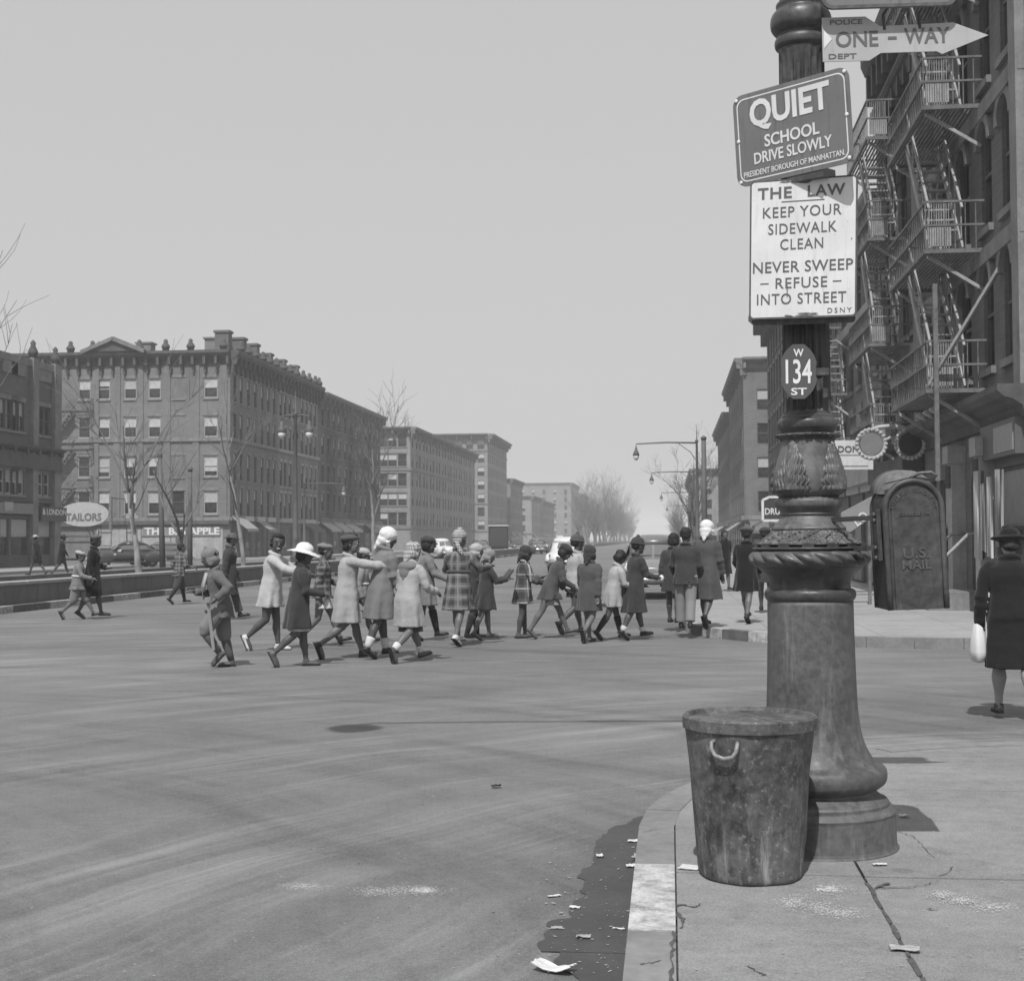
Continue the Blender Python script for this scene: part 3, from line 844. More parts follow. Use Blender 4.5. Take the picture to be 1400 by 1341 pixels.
_wm = {}
def win_meshes(w_, h_, frm, far=False, thin=.06):
    key = (round(w_,2), round(h_,2), frm.name, far)
    if key in _wm: return _wm[key]
    f = MB(); fw = thin
    f.box(-w_/2, -w_/2+fw, .06, .14, 0, h_); f.box(w_/2-fw, w_/2, .06, .14, 0, h_)
    f.box(-w_/2+fw, w_/2-fw, .062, .138, h_-fw, h_); f.box(-w_/2+fw, w_/2-fw, .062, .138, 0, fw*1.3)
    f.box(-w_/2+fw, w_/2-fw, .05, .12, h_*.49, h_*.49+fw)
    p = MB(); p.box(-w_/2+fw*.5, w_/2-fw*.5, .125, .135, fw*.5, h_-fw*.5)
    s_ = MB(); s_.box(-w_/2-.1, w_/2+.1, -.09, .10, -.14, -.002)
    l = MB(); l.box(-w_/2-.12, w_/2+.12, -.045, .05, h_+.002, h_+.24)
    r = {'frame': f.mesh('window', frm), 'pane': p.mesh('pane', GLZ), 'sill': s_, 'lintel': l}
    for q, fr in (('b1', .35), ('b2', .5), ('b3', .75)):
        bb = MB(); bb.box(-w_/2+fw, w_/2-fw, .110, .120, h_*(1-fr), h_-fw); r[q] = bb
    _wm[key] = r; return r
def cloth_awn(i): return grey('awning_canvas_%d' % i, (.12, .26, .42)[i], .9, .2, 2, .2, stretch=(5,1,1))
class Bld:
    def __init__(s, name, label, x0, x1, y0, y1, h, mat, group=None):
        s.x0, s.x1, s.y0, s.y1, s.h, s.mat = x0, x1, y0, y1, h, mat
        s.e = empty(name, ((x0+x1)/2, y0, 0), label=label, cat='building', group=group)
        s.org = V(((x0+x1)/2, y0, 0)); s.op = {'S': [], 'E': [], 'W': []}; s.cache = {}
    def fr(s, f):
        return {'S': (V((s.x0,s.y0,0)), V((1,0,0)), V((0,-1,0)), s.x1-s.x0, 0.0),
                'E': (V((s.x1,s.y0,0)), V((0,1,0)), V((1,0,0)), s.y1-s.y0, pi/2),
                'W': (V((s.x0,s.y0,0)), V((0,1,0)), V((-1,0,0)), s.y1-s.y0, -pi/2)}[f]
    def pt(s, f, u, z, d=0):
        o, ud, n, L, rz = s.fr(f); return o+ud*u+n*d+V((0,0,z))-s.org
    def hole(s, f, u0, u1, z0, z1): s.op[f].append((u0, u1, z0, z1))
    def window(s, f, uc, z0, w_, h_, frm=None, blind=None, trim=None, far=False, lintel=True, hole=True, reveal=0.0, label=None):
        frm = frm or FRM_D
        if hole: s.hole(f, uc-w_/2, uc+w_/2, z0, z0+h_)
        r = win_meshes(w_, h_, frm, far)
        o = link('window', r['frame'], s.e, s.pt(f, uc, z0, -reveal), s.fr(f)[4], label)
        link('pane', r['pane'], o)
        def sub(k, m, nm):
            kk = (k, m.name)
            if kk not in r: r[kk] = r[k].mesh(nm, m)
            link(nm, r[kk], o)
        if blind: sub(blind[0], blind[1], 'blind')
        if trim:
            sub('sill', trim, 'sill')
            if lintel: sub('lintel', trim, 'lintel')
        return o
    def finish(s, roof=True, parapet=.0):
        T = .5
        mb = MB()
        for f in ('S', 'E', 'W'):
            o, ud, n, L, rz = s.fr(f)
            ops = s.op[f]
            us = sorted({0, L} | {v for q in ops for v in q[:2]}); zs = sorted({0, s.h} | {v for q in ops for v in q[2:]})
            us = [u for u in us if 0 <= u <= L]
            def P3(u, z, d): return s.pt(f, u, z, d)
            flip = (f == 'W')
            for i in range(len(us)-1):
                zrun = None
                for j in range(len(zs)-1):
                    um, zm = (us[i]+us[i+1])/2, (zs[j]+zs[j+1])/2
                    if any(a < um < b and c < zm < d for a, b, c, d in ops): continue
                    vs = [P3(us[i], zs[j], 0), P3(us[i+1], zs[j], 0), P3(us[i+1], zs[j+1], 0), P3(us[i], zs[j+1], 0)]
                    mb.add(vs, [(3,2,1,0) if flip else (0,1,2,3)])
            for a, b, c, d in ops:
                q = .22
                vs = [P3(a,c,0),P3(b,c,0),P3(b,d,0),P3(a,d,0),P3(a,c,-q),P3(b,c,-q),P3(b,d,-q),P3(a,d,-q)]
                fs = [(0,4,5,1),(1,5,6,2),(2,6,7,3),(3,7,4,0),(4,7,6,5)]
                mb.add(vs, fs)
        # back and roof
        c = s.org
        vs = [V((s.x0,s.y1,0))-c, V((s.x1,s.y1,0))-c, V((s.x1,s.y1,s.h))-c, V((s.x0,s.y1,s.h))-c]
        mb.add(vs, [(1,0,3,2)])
        if not s.op['E'] and not s.op['W']: pass
        mb.build('wall', s.mat, s.e)
        rf = MB(); rf.box(s.x0+.02-c.x, s.x1-.02-c.x, .02, s.y1-s.y0-.02, s.h-.2, s.h+.004); rf.build('roof', ROOF, s.e)
        return s
    def band(s, f, z, h_, d, mat, u0=None, u1=None, name='string_course'):
        o, ud, n, L, rz = s.fr(f); u0 = 0 if u0 is None else u0; u1 = L if u1 is None else u1
        a, b = s.pt(f, u0, z, -.05), s.pt(f, u1, z+h_, d)
        m = MB(); m.box(min(a.x,b.x), max(a.x,b.x), min(a.y,b.y), max(a.y,b.y), z, z+h_); o_ = m.build(name, mat, s.e)
        if name == 'shopfront':
            r2 = random.Random(int(u0*31+s.y0*7))
            s.band(f, z+h_+.02, .42, d+.14, sign_paint('shop_fascia_%d' % r2.randint(0, 4), (.07, .13, .22, .34, .46)[r2.randint(0, 4)]), u0-.05, u1+.05, 'shop_sign')
            um = u0+(u1-u0)*.62
            s.band(f, z+.5, h_-.95, d+.03, GLZ, u0+.18, um-.12, 'show_window'); s.band(f, z+.02, h_-.5, d+.02, grey('shop_door_paint', .06, .6, .2), um, u1-.15, 'shop_door')
            s.band(f, z+.02, .44, d+.05, STONE, u0+.1, um-.05, 'stall_riser')
            s.band(f, z+.75, .5, d+.036, sign_paint('window_goods_%d' % r2.randint(0, 2), (.2, .35, .5)[r2.randint(0, 2)]), u0+.3, u0+.3+(um-u0)*r2.uniform(.25, .6), 'window_goods')
            if r2.random() < .55:
                an_ = MB(); L_ = u1-u0; an_.add([(-L_/2,0,.9),(L_/2,0,.9),(L_/2,-1.2,.1),(-L_/2,-1.2,.1),(L_/2,-1.2,-.12),(-L_/2,-1.2,-.12),(-L_/2,0,.82),(L_/2,0,.82),(L_/2,-1.16,.04),(-L_/2,-1.16,.04)], [(0,3,2,1),(3,5,4,2),(6,7,8,9),(0,6,9,3),(1,2,8,7)])
                an_.build('awning', cloth_awn(r2.randint(0, 2)), s.e, s.pt(f, (u0+u1)/2, z+h_-.75, d), rz)
        return o_
    def cornice(s, f, z, mat, d=.7, h_=.9, u0=None, u1=None, bracket=1.6, blabel=None):
        """projecting cornice: stepped profile plus separate brackets"""
        o, ud, n, L, rz = s.fr(f); u0 = -.05 if u0 is None else u0; u1 = L+.05 if u1 is None else u1
        pr = [(0, 0), (.10, 0), (.14, h_*.35), (d*.55, h_*.55), (d*.8, h_*.62), (d, h_*.8), (d, h_), (-.3, h_)]
        m = MB()
        vs = [s.pt(f, u0, z+zz, dd) for dd, zz in pr]+[s.pt(f, u1, z+zz, dd) for dd, zz in pr]; k = len(pr)
        fs = [tuple(range(k)), tuple(range(2*k-1, k-1, -1))]+[(i, k+i, k+(i+1)%k, (i+1)%k) for i in range(k)]
        m.add(vs, fs); c = m.build('cornice', mat, s.e)
        if bracket:
            key = ('br', f, d, h_, mat.name)
            if key not in s.cache:
                b = MB(); b.box(-.11, .11, -d*.75, .05, h_*.05, h_*.62); b.box(-.09, .09, -d*.35, .05, -h_*.55, h_*.05); s.cache[key] = b.mesh('bracket', mat)
            cnt = max(2, int((u1-u0)/bracket))
            for i in range(cnt+1):
                link('bracket', s.cache[key], c, s.pt(f, u0+.15+(u1-u0-.3)*i/cnt, z, 0), rz)
        return c
def fire_escape(b, f, u0, u1, levels, out=1.15, iron=IRONF, light=IRONL, stair_dir=1, ladder=True, detail=True, landing_panel=True):
    """balconies joined by steep stairs, hung on a facade; canonical frame x along the wall, -y outward"""
    e = empty('fire_escape', b.pt(f, 0, 0, 0), b.fr(f)[4], parent=b.e)
    sg = -1 if f == 'W' else 1
    L = abs(u1-u0); c0 = (u0+u1)/2*sg
    e.location = b.pt(f, (u0+u1)/2, 0, 0)
    # canonical x runs along the wall; for f='W' it runs opposite to u, so near end is +x
    for li, z in enumerate(levels):
        fl = MB()
        fl.box(-L/2, L/2, -out, -out+.06, z-.08, z); fl.box(-L/2, L/2, -.08, -.02, z-.08, z)
        fl.box(-L/2, -L/2+.06, -out+.06, -.08, z-.08, z); fl.box(L/2-.06, L/2, -out+.06, -.08, z-.08, z)
        fl.build('platform_frame', iron, e)
        if detail:
            n = int(out/.085)
            sm = MB().box(-L/2+.06, L/2-.06, -.017, .017, z-.045, z-.01).mesh('slat', iron)
            for k in range(n): link('slat', sm, e, (0, -out+.12+(out-.22)*k/(n-1), 0))
        r = MB()
        for zz in (.45, .9):
            r.bar((-L/2, -out+.03, z+zz), (L/2, -out+.03, z+zz), .04)
            r.bar((-L/2, -out+.03, z+zz), (-L/2, -.03, z+zz), .04); r.bar((L/2, -out+.03, z+zz), (L/2, -.03, z+zz), .04)
        n = int(L/.22) if detail else int(L/.6)
        for k in range(n+1): r.bar((-L/2+L*k/n, -out+.03, z), (-L/2+L*k/n, -out+.03, z+.9), .018)
        for xx in (-L/2, L/2):
            for k in range(1, 6): r.bar((xx, -out+out*k/6, z), (xx, -out+out*k/6, z+.9), .018)
        r.build('railing', iron, e)
        for xx in (-L/2+.25, L/2-.25):
            br = MB(); br.bar((xx, -out+.1, z-.09), (xx, -.02, z-.75), .06); br.build('bracket', light, e)
        if landing_panel:
            pn = MB()
            for k in range(9): pn.bar((sg*-1*(L/2), -out+.1+k*.045, z), (sg*-1*(L/2), -out+.1+k*.045, z+.86), .012)
            pn.box(sg*-1*(L/2)-.006, sg*-1*(L/2)+.006, -out+.08, -out+.5, z+.05, z+.42)
            o = pn.build('end_screen', light, e)
        # stairs up to the next level
        if li+1 < len(levels):
            z2 = levels[li+1]; H = z2-z
            xa, xb = sg*-1*(L/2-.35), sg*(L/2-1.6)       # foot at the near end, head further up the street
            ya, yb = -out+.16, -out+.16+.62
            st = MB()
            for yy in (ya, yb): st.bar((xa, yy, z+.02), (xb, yy, z2-.02), .05, .17)
            for yy in (ya, yb):
                st.bar((xa, yy, z+.85), (xb, yy, z2+.75), .045)
                for k in range(5):
                    u = (k+.2)/4.6; st.bar((xa+(xb-xa)*u, yy, z+H*u), (xa+(xb-xa)*u, yy, z+H*u+.84), .022)
            st.build('stringer', light, e)
            n = max(8, int(H/.24))
            tm = MB().box(-.10, .10, ya+.03, yb-.03, -.016, .016).mesh('step', light)
            for k in range(1, n): link('step', tm, e, (xa+(xb-xa)*k/n, 0, z+H*k/n))
    return e

BL = lambda: rnd.choice([None, ('b1', BLIND), ('b2', BLIND), ('b2', BLIND), ('b3', BLIND2), ('b1', BLIND2)])

# ---------------------------------------------------------------- west side of the avenue
XW = -36.0
# corner tenement with THE BIG APPLE on its ground floor
A = Bld('brick_tenement', 'five storey red brick corner tenement with a gabled parapet and a BIG APPLE sign', XW-24, XW, 115, 129.5, 17.3, BR_M)
ax = lambda px: onY(px, 600, 115).x-A.x0             # pixel to metres along the south front
az = lambda py: onY(220, py, 115).z
FL = [(az(732), az(697)), (az(692-2), az(672)), ]
rows = [(az(703), az(671)), (az(652), az(623)), (az(598), az(569)), (az(545), az(517))]
colsA = [115, 141.5, 178, 211, 244, 288]
for ri, (zb, zt) in enumerate(rows):
    for ci, px in enumerate(colsA):
        if px == 244 and ri != 0: continue
        w_ = 1.05 if px != 288 else 1.15
        bl = rnd.choice([('b2', BLIND), ('b2', BLIND), ('b1', BLIND), ('b3', BLIND2), ('b3', BLIND), ('b2', BLIND2), None])
        A.window('S', ax(px), zb, w_, zt-zb, FRM_W if ci != 4 else FRM_D, bl, STONE)
for ri in (1, 2, 3):
    zb, zt = rows[ri]; g = A.band('S', zb, zt-zb, -.02, BR_M, ax(244)-.5, ax(244)+.5, 'blind_recess')
    A.band('S', zt+.02, .22, .05, STONE, ax(244)-.65, ax(244)+.65, 'lintel'); A.band('S', zb-.16, .14, .08, STONE, ax(244)-.6, ax(244)+.6, 'sill')
for px0 in (131, 160, 191.5, 228.5, 268, 306):
    A.band('S', az(712), az(497)-az(712), .09, BR_M, ax(px0)-.28, ax(px0)+.28, 'pilaster')
for zc in (az(604), az(712)): A.band('S', zc, .28, .16, STONE)
A.band('S', az(717), .3, .32, CORN, name='shopfront_cornice')
# ground floor
A.band('S', .05, az(720)-.1, .05, STONEL, ax(133), ax(305), 'stone_base')
for px in (146, 181): 
    o = A.window('S', ax(px), 1.15, .95, 2.3, FRM_D, ('b2', BLIND2), STONEL, hole=False, reveal=-.14)
sg_ = A.band('S', az(733), az(719.5)-az(733), .13, sign_paint('fascia_board', .22), ax(196), ax(302), 'fascia')
tt = 'THE BIG APPLE'
o = letter(A.e, tt, 0, 0, ax(301)-ax(199), .62, LET_W, .03, depth=.02, name='sign_lettering'); o.rotation_euler = (pi/2, 0, 0)
o.location = A.pt('S', (ax(199)+ax(301))/2, (az(733)+az(719.5))/2, .15)
o = A.window('S', ax(214), 1.0, 2.6, 1.9, FRM_D, None, STONEL, hole=False, reveal=-.14)
dr = MB(); dr.box(-.55, .55, -.10, .02, 0, 2.4); o = dr.build('door', FRM_D, A.e, A.pt('S', ax(250), .15, .06)); 
hd = MB(); hd.ball((.4, -.13, 1.1), .04); hd.build('handle', IRONL, o)
aw = MB(); aw.add([(-1.6,0,1.0),(1.6,0,1.0),(1.6,-1.3,0),(-1.6,-1.3,0),(1.6,-1.3,-.25),(-1.6,-1.3,-.25),(-1.6,.0,.9),(1.6,.0,.9),(1.6,-1.25,-.05),(-1.6,-1.25,-.05)], [(0,3,2,1),(3,5,4,2),(6,7,8,9),(0,6,9,3),(1,2,8,7)])
AWN = grey('striped_canvas', .30, .9, .2, 2, .2, stretch=(5,1,1)); aw.build('awning', AWN, A.e, A.pt('E', 1.9, 2.55, .1), pi/2)
# east flank
rowE = [(z0, z1) for z0, z1 in rows]
for ri, (zb, zt) in enumerate(rows):
    for u in (1.3, 3.1, 5.2, 7.3, 9.4, 11.4, 13.3):
        A.window('E', u, zb-.25, .8, zt-zb+.5, FRM_D, rnd.choice([None, ('b1', BLIND2), ('b2', BLIND2)]), STONE)
for zc in (az(604), az(712)): A.band('E', zc, .28, .16, STONE)
for u in (1.7, 5.0, 8.6, 12.0):
    A.band('E', .2, 3.0, .06, FRM_D, u-1.2, u+1.2, 'shopfront')
# cornices, gable and finials
zc = A.h-1.2
A.cornice('S', zc, CORN, .75, 1.2, bracket=1.0); A.cornice('E', zc, CORN, .75, 1.2, bracket=1.3)
gb = MB(); gx0, gx1 = ax(128)-A.org.x+A.x0, ax(192)-A.org.x+A.x0; gm = (gx0+gx1)/2; gz = az(459)
gb.add([(gx0-.5,-.9,A.h),(gx1+.5,-.9,A.h),(gm,-.9,gz-.35),(gx0-.5,.3,A.h),(gx1+.5,.3,A.h),(gm,.3,gz-.35)], [(0,1,2),(5,4,3),(0,2,5,3),(2,1,4,5)]); gb.build('gable', CORN, A.e)
gb = MB(); gb.bar((gx0-.7,-1.0,A.h-.05),(gm,-1.0,gz-.3), .3, .3); gb.bar((gm,-1.0,gz-.3),(gx1+.7,-1.0,A.h-.05), .3, .35); gb.build('gable_moulding', CORNL, A.e)
fm = MB().lathe([(0,.28),(.25,.3),(.3,.38),(.45,.34),(.7,.16),(.85,.2),(1.0,.06)], 10).mesh('finial', CORN)
for px in (98, 128, 192, 228, 262, 307): link('finial', fm, A.e, A.pt('S', ax(px), A.h, .3))
for u in (2, 4.2, 6.4, 8.6, 10.8, 13.0): link('finial', fm, A.e, A.pt('E', u, A.h, .3))
for px, w_, hz in ((123, 1.5, 1.5), (160, 1.3, 1.7), (266, 1.8, 1.9)):
    ch = MB(); ch.box(-w_/2, w_/2, -.6, .6, A.h, A.h+hz*.92); ch.box(-w_/2-.12, w_/2+.12, -.72, .72, A.h+hz*.92, A.h+hz); ch.build('chimney', BR_M, A.e, A.pt('S', ax(px), 0, -4.0-rnd.random()*3))
for u in (3.2, 7.5, 11.5):
    ch = MB(); ch.box(-.6,.6,-.5,.5,A.h,A.h+1.9); ch.box(-.7,.7,-.6,.6,A.h+1.9,A.h+2.1); ch.build('chimney', BR_D, A.e, A.pt('E', u, 0, -1.6))
lv = [az(y)-.25 for y in (713, 661, 608, 555)]
fire_escape(A, 'S', ax(84)-1.6, ax(123)+.3, lv, 1.0, IRONF, IRONF, detail=False, landing_panel=False)
A.finish()
# its lighter neighbour
A2 = Bld('brick_tenement', 'lighter brick tenement joined behind the BIG APPLE corner building', XW-20, XW, 129.5, 145, 17.3, BR_T)
for ri, (zb, zt) in enumerate(rows):
    for u in (1.1, 2.6, 4.3, 6.0, 8.9, 10.6, 12.3, 14.0):
        A2.window('E', u, zb-.25, .85, zt-zb+.5, FRM_D, rnd.choice([None, ('b1', BLIND2), ('b2', BLIND2)]), STONEL)
for zc_ in (az(604), az(712)): A2.band('E', zc_, .28, .16, STONEL)
A2.cornice('E', zc, CORN, .75, 1.2, bracket=1.3)
for u in (1, 3.4, 5.8, 8.2, 10.6, 13.0, 14.6): link('finial', fm, A2.e, A2.pt('E', u, A2.h, .3))
for u in (2.2, 7.0, 11.8):
    ch = MB(); ch.box(-.6,.6,-.5,.5,A2.h,A2.h+1.7); ch.box(-.7,.7,-.6,.6,A2.h+1.7,A2.h+1.9); ch.build('chimney', BR_D, A2.e, A2.pt('E', u, 0, -1.8))
for u in (3.4, 11.0): A2.band('E', .2, 3.0, .06, FRM_D, u-2.6, u+2.6, 'shopfront')
A2.finish()
B = Bld('brick_tenement', 'dark five storey tenement with fire escapes and a straight projecting cornice', XW-20, XW, 145.2, 177, 16.9, BR_D)
for ri in range(4):
    z0 = 4.6+ri*2.95
    for u in (1.6, 4.2, 6.9, 9.3, 12.3, 14.9, 17.6, 20.2, 23.0, 25.6, 28.2, 30.4):
        B.window('E', u, z0, 1.0, 1.9, FRM_D, rnd.choice([None, ('b2', BLIND), ('b2', BLIND2)]), STONE)
B.cornice('E', B.h-1.1, CORNL, .95, 1.1, bracket=2.0)
for u0 in (5.2, 15.5, 25.0): fire_escape(B, 'E', u0-1.9, u0+1.9, [4.2, 7.1, 10.1, 13.0], .95, IRONF, IRONF, detail=False, landing_panel=False)
for u in (2.6, 8.0, 13.4, 18.8, 24.2, 29.4): B.band('E', .2, 3.1, .08, FRM_D, u-2.3, u+2.3, 'shopfront')
B.band('E', 3.5, .4, .3, STONE)
B.finish()
Cb = Bld('apartment_house', 'pale fronted apartment house with a long dark flank beyond the side street', XW-26, XW, 198, 265, 17.4, BR_L)
cxm = lambda px: onY(px, 640, 198).x-Cb.x0
for ri in range(5):
    z0 = 3.6+ri*2.75
    for px in (524, 536.5, 550):
        Cb.window('S', cxm(px), z0, 1.25, 1.8, FRM_D, rnd.choice([('b2', BLIND), None]), STONE, far=True)
    for k in range(22):
        Cb.window('E', 1.8+k*3.0+(k % 2)*.5, z0, 1.1, 1.85, FRM_D, rnd.choice([None, ('b2', BLIND2)]), None, far=True)
for z in (3.1, 11.3): Cb.band('S', z, .3, .15, STONE); Cb.band('E', z, .3, .15, STONE)
Cb.cornice('S', Cb.h-1, CORNL, .9, 1.0, bracket=2.2); Cb.cornice('E', Cb.h-1, CORNL, .9, 1.0, bracket=3.0)
Cb.finish()
D = Bld('apartment_house', 'tall seven storey apartment house with a narrow pale end wall', XW-30, XW, 284, 318, 22.6, BR_L)
dxm = lambda px: onY(px, 640, 284).x-D.x0
for ri in range(7):
    z0 = 3.5+ri*2.68
    for px in (627, 642, 657.5): D.window('S', dxm(px), z0, 1.4, 1.8, FRM_D, rnd.choice([('b2', BLIND), None]), None, far=True)
    for k in range(10): D.window('E', 2.0+k*3.3, z0, 1.1, 1.8, FRM_D, None, None, far=True)
for z in (3.1, 8.6, 19.2): D.band('S', z, .3, .15, STONE); D.band('E', z, .3, .15, STONE)
D.cornice('S', D.h-1.0, CORNL, 1.3, 1.1, bracket=3); D.cornice('E', D.h-1.0, CORNL, 1.3, 1.1, bracket=3)
D.finish()
def simple_block(name, label, x0, x1, y0, y1, h, mat, faces, storeys, du, z00=3.6, corn=CORNL, far=True, w_=1.1):
    b = Bld(name, label, x0, x1, y0, y1, h, mat)
    dz = (h-1.5-z00)/storeys
    for f in faces:
        L = b.fr(f)[3]; n = max(1, int(L/du))
        for ri in range(storeys):
            for k in range(n):
                b.window(f, L*(k+.5)/n, z00+ri*dz, w_, dz*.62, FRM_D, rnd.choice([None, None, ('b2', BLIND), ('b2', BLIND2)]), None, far=far)
        b.cornice(f, h-.9, corn, .7, .9, bracket=du)
        b.band(f, 3.0, .35, .25, STONE)
        q = 1.6
        while q < L-1.5: b.band(f, .2, 2.6, .06, FRM_D, q-1.2, q+1.4, 'shopfront'); q += 3.6
    b.finish(); return b
simple_block('apartment_house', 'low dark block between the tall apartment house and a pale corner house', XW-20, XW, 326, 352, 15.5, BR_M, 'SE', 4, 3.4)
simple_block('apartment_house', 'small pale end wall of a corner house far up the avenue', XW-9, XW, 376, 402, 13.0, BR_L, 'SE', 3, 4.5)
simple_block('apartment_house', 'low brick house beside the small pale corner house far up the avenue', XW-20, XW, 404, 450, 12.6, BR_M, 'SE', 3, 4.2)
simple_block('apartment_house', 'broad pale apartment block closing the west side far up the avenue', XW-24, XW, 529, 575, 22.4, BR_T, 'SE', 6, 4.0)
simple_block('apartment_house', 'last apartment block fading into haze behind the avenue trees', XW-24, XW, 578, 640, 20.0, BR_T, 'SE', 5, 5.0)
# rooftop water tank on the second block
wt = empty('water_tank', (onY(588, 600, 262).x, 262, 17.4), label='round rooftop water tank above the pale apartment house', cat='water tank')
WOOD = grey('weathered_tank_staves', .13, .9, .3, 2, .3, stretch=(6,6,1))
tm = MB(); tm.lathe([(1.3,1.15),(3.0,1.05)], 20, smooth=True); tm.build('tank', WOOD, wt)
tm = MB(); tm.lathe([(3.0,1.25),(3.7,.1)], 20); tm.build('conical_roof', WOOD, wt)
for sx in (-.7, .7):
    for sy in (-.7, .7): tm = MB(); tm.box(sx-.1, sx+.1, sy-.1, sy+.1, 0, 1.3); tm.build('leg', IRONF, wt)

# near left: three storey corner store
Lb = Bld('corner_store', 'three storey brick corner store with stone piers at the left edge', XW-22, XW, 58, 81.3, 11.9, BR_D)
lu = lambda px: onX(px, 600, XW).y-58
lz = lambda py: onX(40, py, XW).z
for u0, u1 in ((lu(44.5)-.35, lu(44.5)+.35), (lu(75)-.45, lu(75)+.45), (lu(8)-9, lu(8)-8.3)):
    Lb.band('E', .1, 11.9, .22, STONE, u0, u1, 'pier')
    fo = link('finial', fm, Lb.e, Lb.pt('E', (u0+u1)/2, 11.95, .0)); fo.scale = (.8, .8, 1.1)
bays = [(lu(12), 3), (lu(22)+.2, 2), (lu(60), 2), (lu(12)-3.4, 2), (lu(12)-6.4, 2)]
for uc, n in bays:
    for z0, z1 in ((lz(592), lz(552)), (lz(677), lz(645))):
        for k in range(n):
            Lb.window('E', uc+(k-(n-1)/2)*.85, z0, .72, z1-z0, FRM_W if z0 < 6 else FRM_D, rnd.choice([None, ('b2', BLIND2)]), STONE)
    Lb.band('E', lz(517), .9, .08, STONE, uc-.9, uc+.9, 'brick_panel')
Lb.band('E', lz(641), lz(620)-lz(641), .35, CORN, name='signboard_band')
Lb.cornice('E', lz(622), CORN, .6, .5, bracket=1.5)
Lb.band('E', 11.5, .4, .12, STONE)
Lb.band('E', lz(712), lz(692)-lz(712), .28, sign_paint('shop_board_dark', .07), lu(51), lu(74)+1.2, 'shop_sign')
Lb.band('E', lz(703), lz(689)-lz(703), .26, sign_paint('shop_board_grey', .2), 2, lu(40), 'shop_sign')
Lb.band('E', lz(688)-.5, .5, .30, STONEL, lu(0), lu(12), 'notice')
for t_, zz, hh_ in (('& LONDON', lz(699), .34),):
    o = letter(Lb.e, t_, 0, 0, 3.2, hh_, LET_W, .02, depth=.02, name='sign_lettering'); o.rotation_euler = (pi/2, 0, pi/2); o.location = Lb.pt('E', (lu(52)+lu(74)+1.0)/2, zz, .30)
for u0, u1 in ((lu(0), lu(14)), (lu(15), lu(41)), (lu(49), lu(72))):
    o = Lb.window('E', (u0+u1)/2, .75, u1-u0-.2, 2.1, FRM_D, ('b2', BLIND2), None)
    Lb.window('E', (u0+u1)/2, 3.0, u1-u0-.2, .8, FRM_D, None, None)
for u in (lu(15)-.8, lu(30)): 
    ch = MB(); ch.box(-.7,.7,-.6,.6,11.9,12.9); ch.box(-.8,.8,-.7,.7,12.9,13.1); ch.build('chimney', BR_D, Lb.e, Lb.pt('E', u, 0, -3))
Lb.finish()
# hanging oval tailor sign
ts = empty('tailor_sign', onY(115, 703, 112), label='pale oval TAILORS sign hanging before the brick corner tenement', cat='sign')
OV = sign_paint('oval_sign_pale', .40)
m_ = MB(); m_.prism([(2.1*cos(2*pi*k/28), 1.0*sin(2*pi*k/28)) for k in range(28)], -.08, .08, Matrix.Rotation(pi/2, 4, 'X')); m_.build('panel', OV, ts)
o = letter(ts, 'TAILORS', 0, 0, 3.0, .62, LET_D, .02, depth=.02); o.rotation_euler = (pi/2, 0, 0); o.location = (0, -.10, -.22)
m_ = MB(); m_.box(2.15, 2.35, -.1, .1, -1.3, 1.4); m_.build('upright', IRONF, ts)
m_ = MB(); m_.bar((2.25, 0, 1.3), (2.25, 3.0, 1.3), .08); m_.build('arm', IRONF, ts)
# ================================================================== east side of the avenue (right)
XE_ = 6.0
def wz(px, py): return onX(px, py, XE_).z
def wu(px, b): return onX(px, 500, XE_).y-b.y0
def arch_window(b, f, uc, z0, w_, h_, frm=FRM_D, trim=STONE):
    """round headed window: square opening, arched frame and a projecting arched hood"""
    b.hole(f, uc-w_/2, uc+w_/2, z0, z0+h_)
    o = link('window', win_meshes(w_, h_, frm)['frame'], b.e, b.pt(f, uc, z0, -.0), b.fr(f)[4])
    link('pane', win_meshes(w_, h_, frm)['pane'], o)
    if ('arch', w_, h_) not in _wm:
        m = MB(); n = 12; r = w_/2; zc_ = h_-r
        # spandrels that turn the square head into a round one
        for sx in (-1, 1):
            pts = [(sx*r, h_)]+[(sx*r*cos(pi/2*k/n), zc_+r*sin(pi/2*k/n)) for k in range(n+1)]
            vs = [(x, -.004, z) for x, z in pts]+[(x, .16, z) for x, z in pts]; k_ = len(pts)
            fs = [(0, i, i+1) for i in range(1, k_-1)]+[(i, i+1, k_+i+1, k_+i) for i in range(1, k_-1)]
            m.add(vs, fs)
        _wm[('arch', w_, h_)] = m
        hm_ = MB(); r2 = r+.22
        for k in range(n*2):
            a0, a1 = pi*k/(n*2), pi*(k+1)/(n*2)
            vs = []
            for d in (-.10, .02):
                for a in (a0, a1):
                    for rr in (r+.02, r2): vs.append((rr*cos(a), d, zc_+rr*sin(a)))
            hm_.add(vs, [(0,1,3,2),(4,6,7,5),(0,4,5,1),(2,3,7,6),(1,5,7,3),(0,2,6,4)])
        _wm[('hood', w_, h_)] = hm_
    key = ('archm', w_, h_, b.mat.name)
    if key not in _wm: _wm[key] = (_wm[('arch', w_, h_)].mesh('arch_head', b.mat), _wm[('hood', w_, h_)].mesh('hood_mould', trim))
    link('arch_head', _wm[key][0], o); link('hood_mould', _wm[key][1], o)
    s_ = win_meshes(w_, h_, frm)
    if ('sill', trim.name) not in s_: s_[('sill', trim.name)] = s_['sill'].mesh('sill', trim)
    link('sill', s_[('sill', trim.name)], o)
    return o
RB_D = brick_mat('sooty_brownstone', .145); RB_2 = brick_mat('sooty_brick', .125); RB_3 = brick_mat('grey_brick', .15)
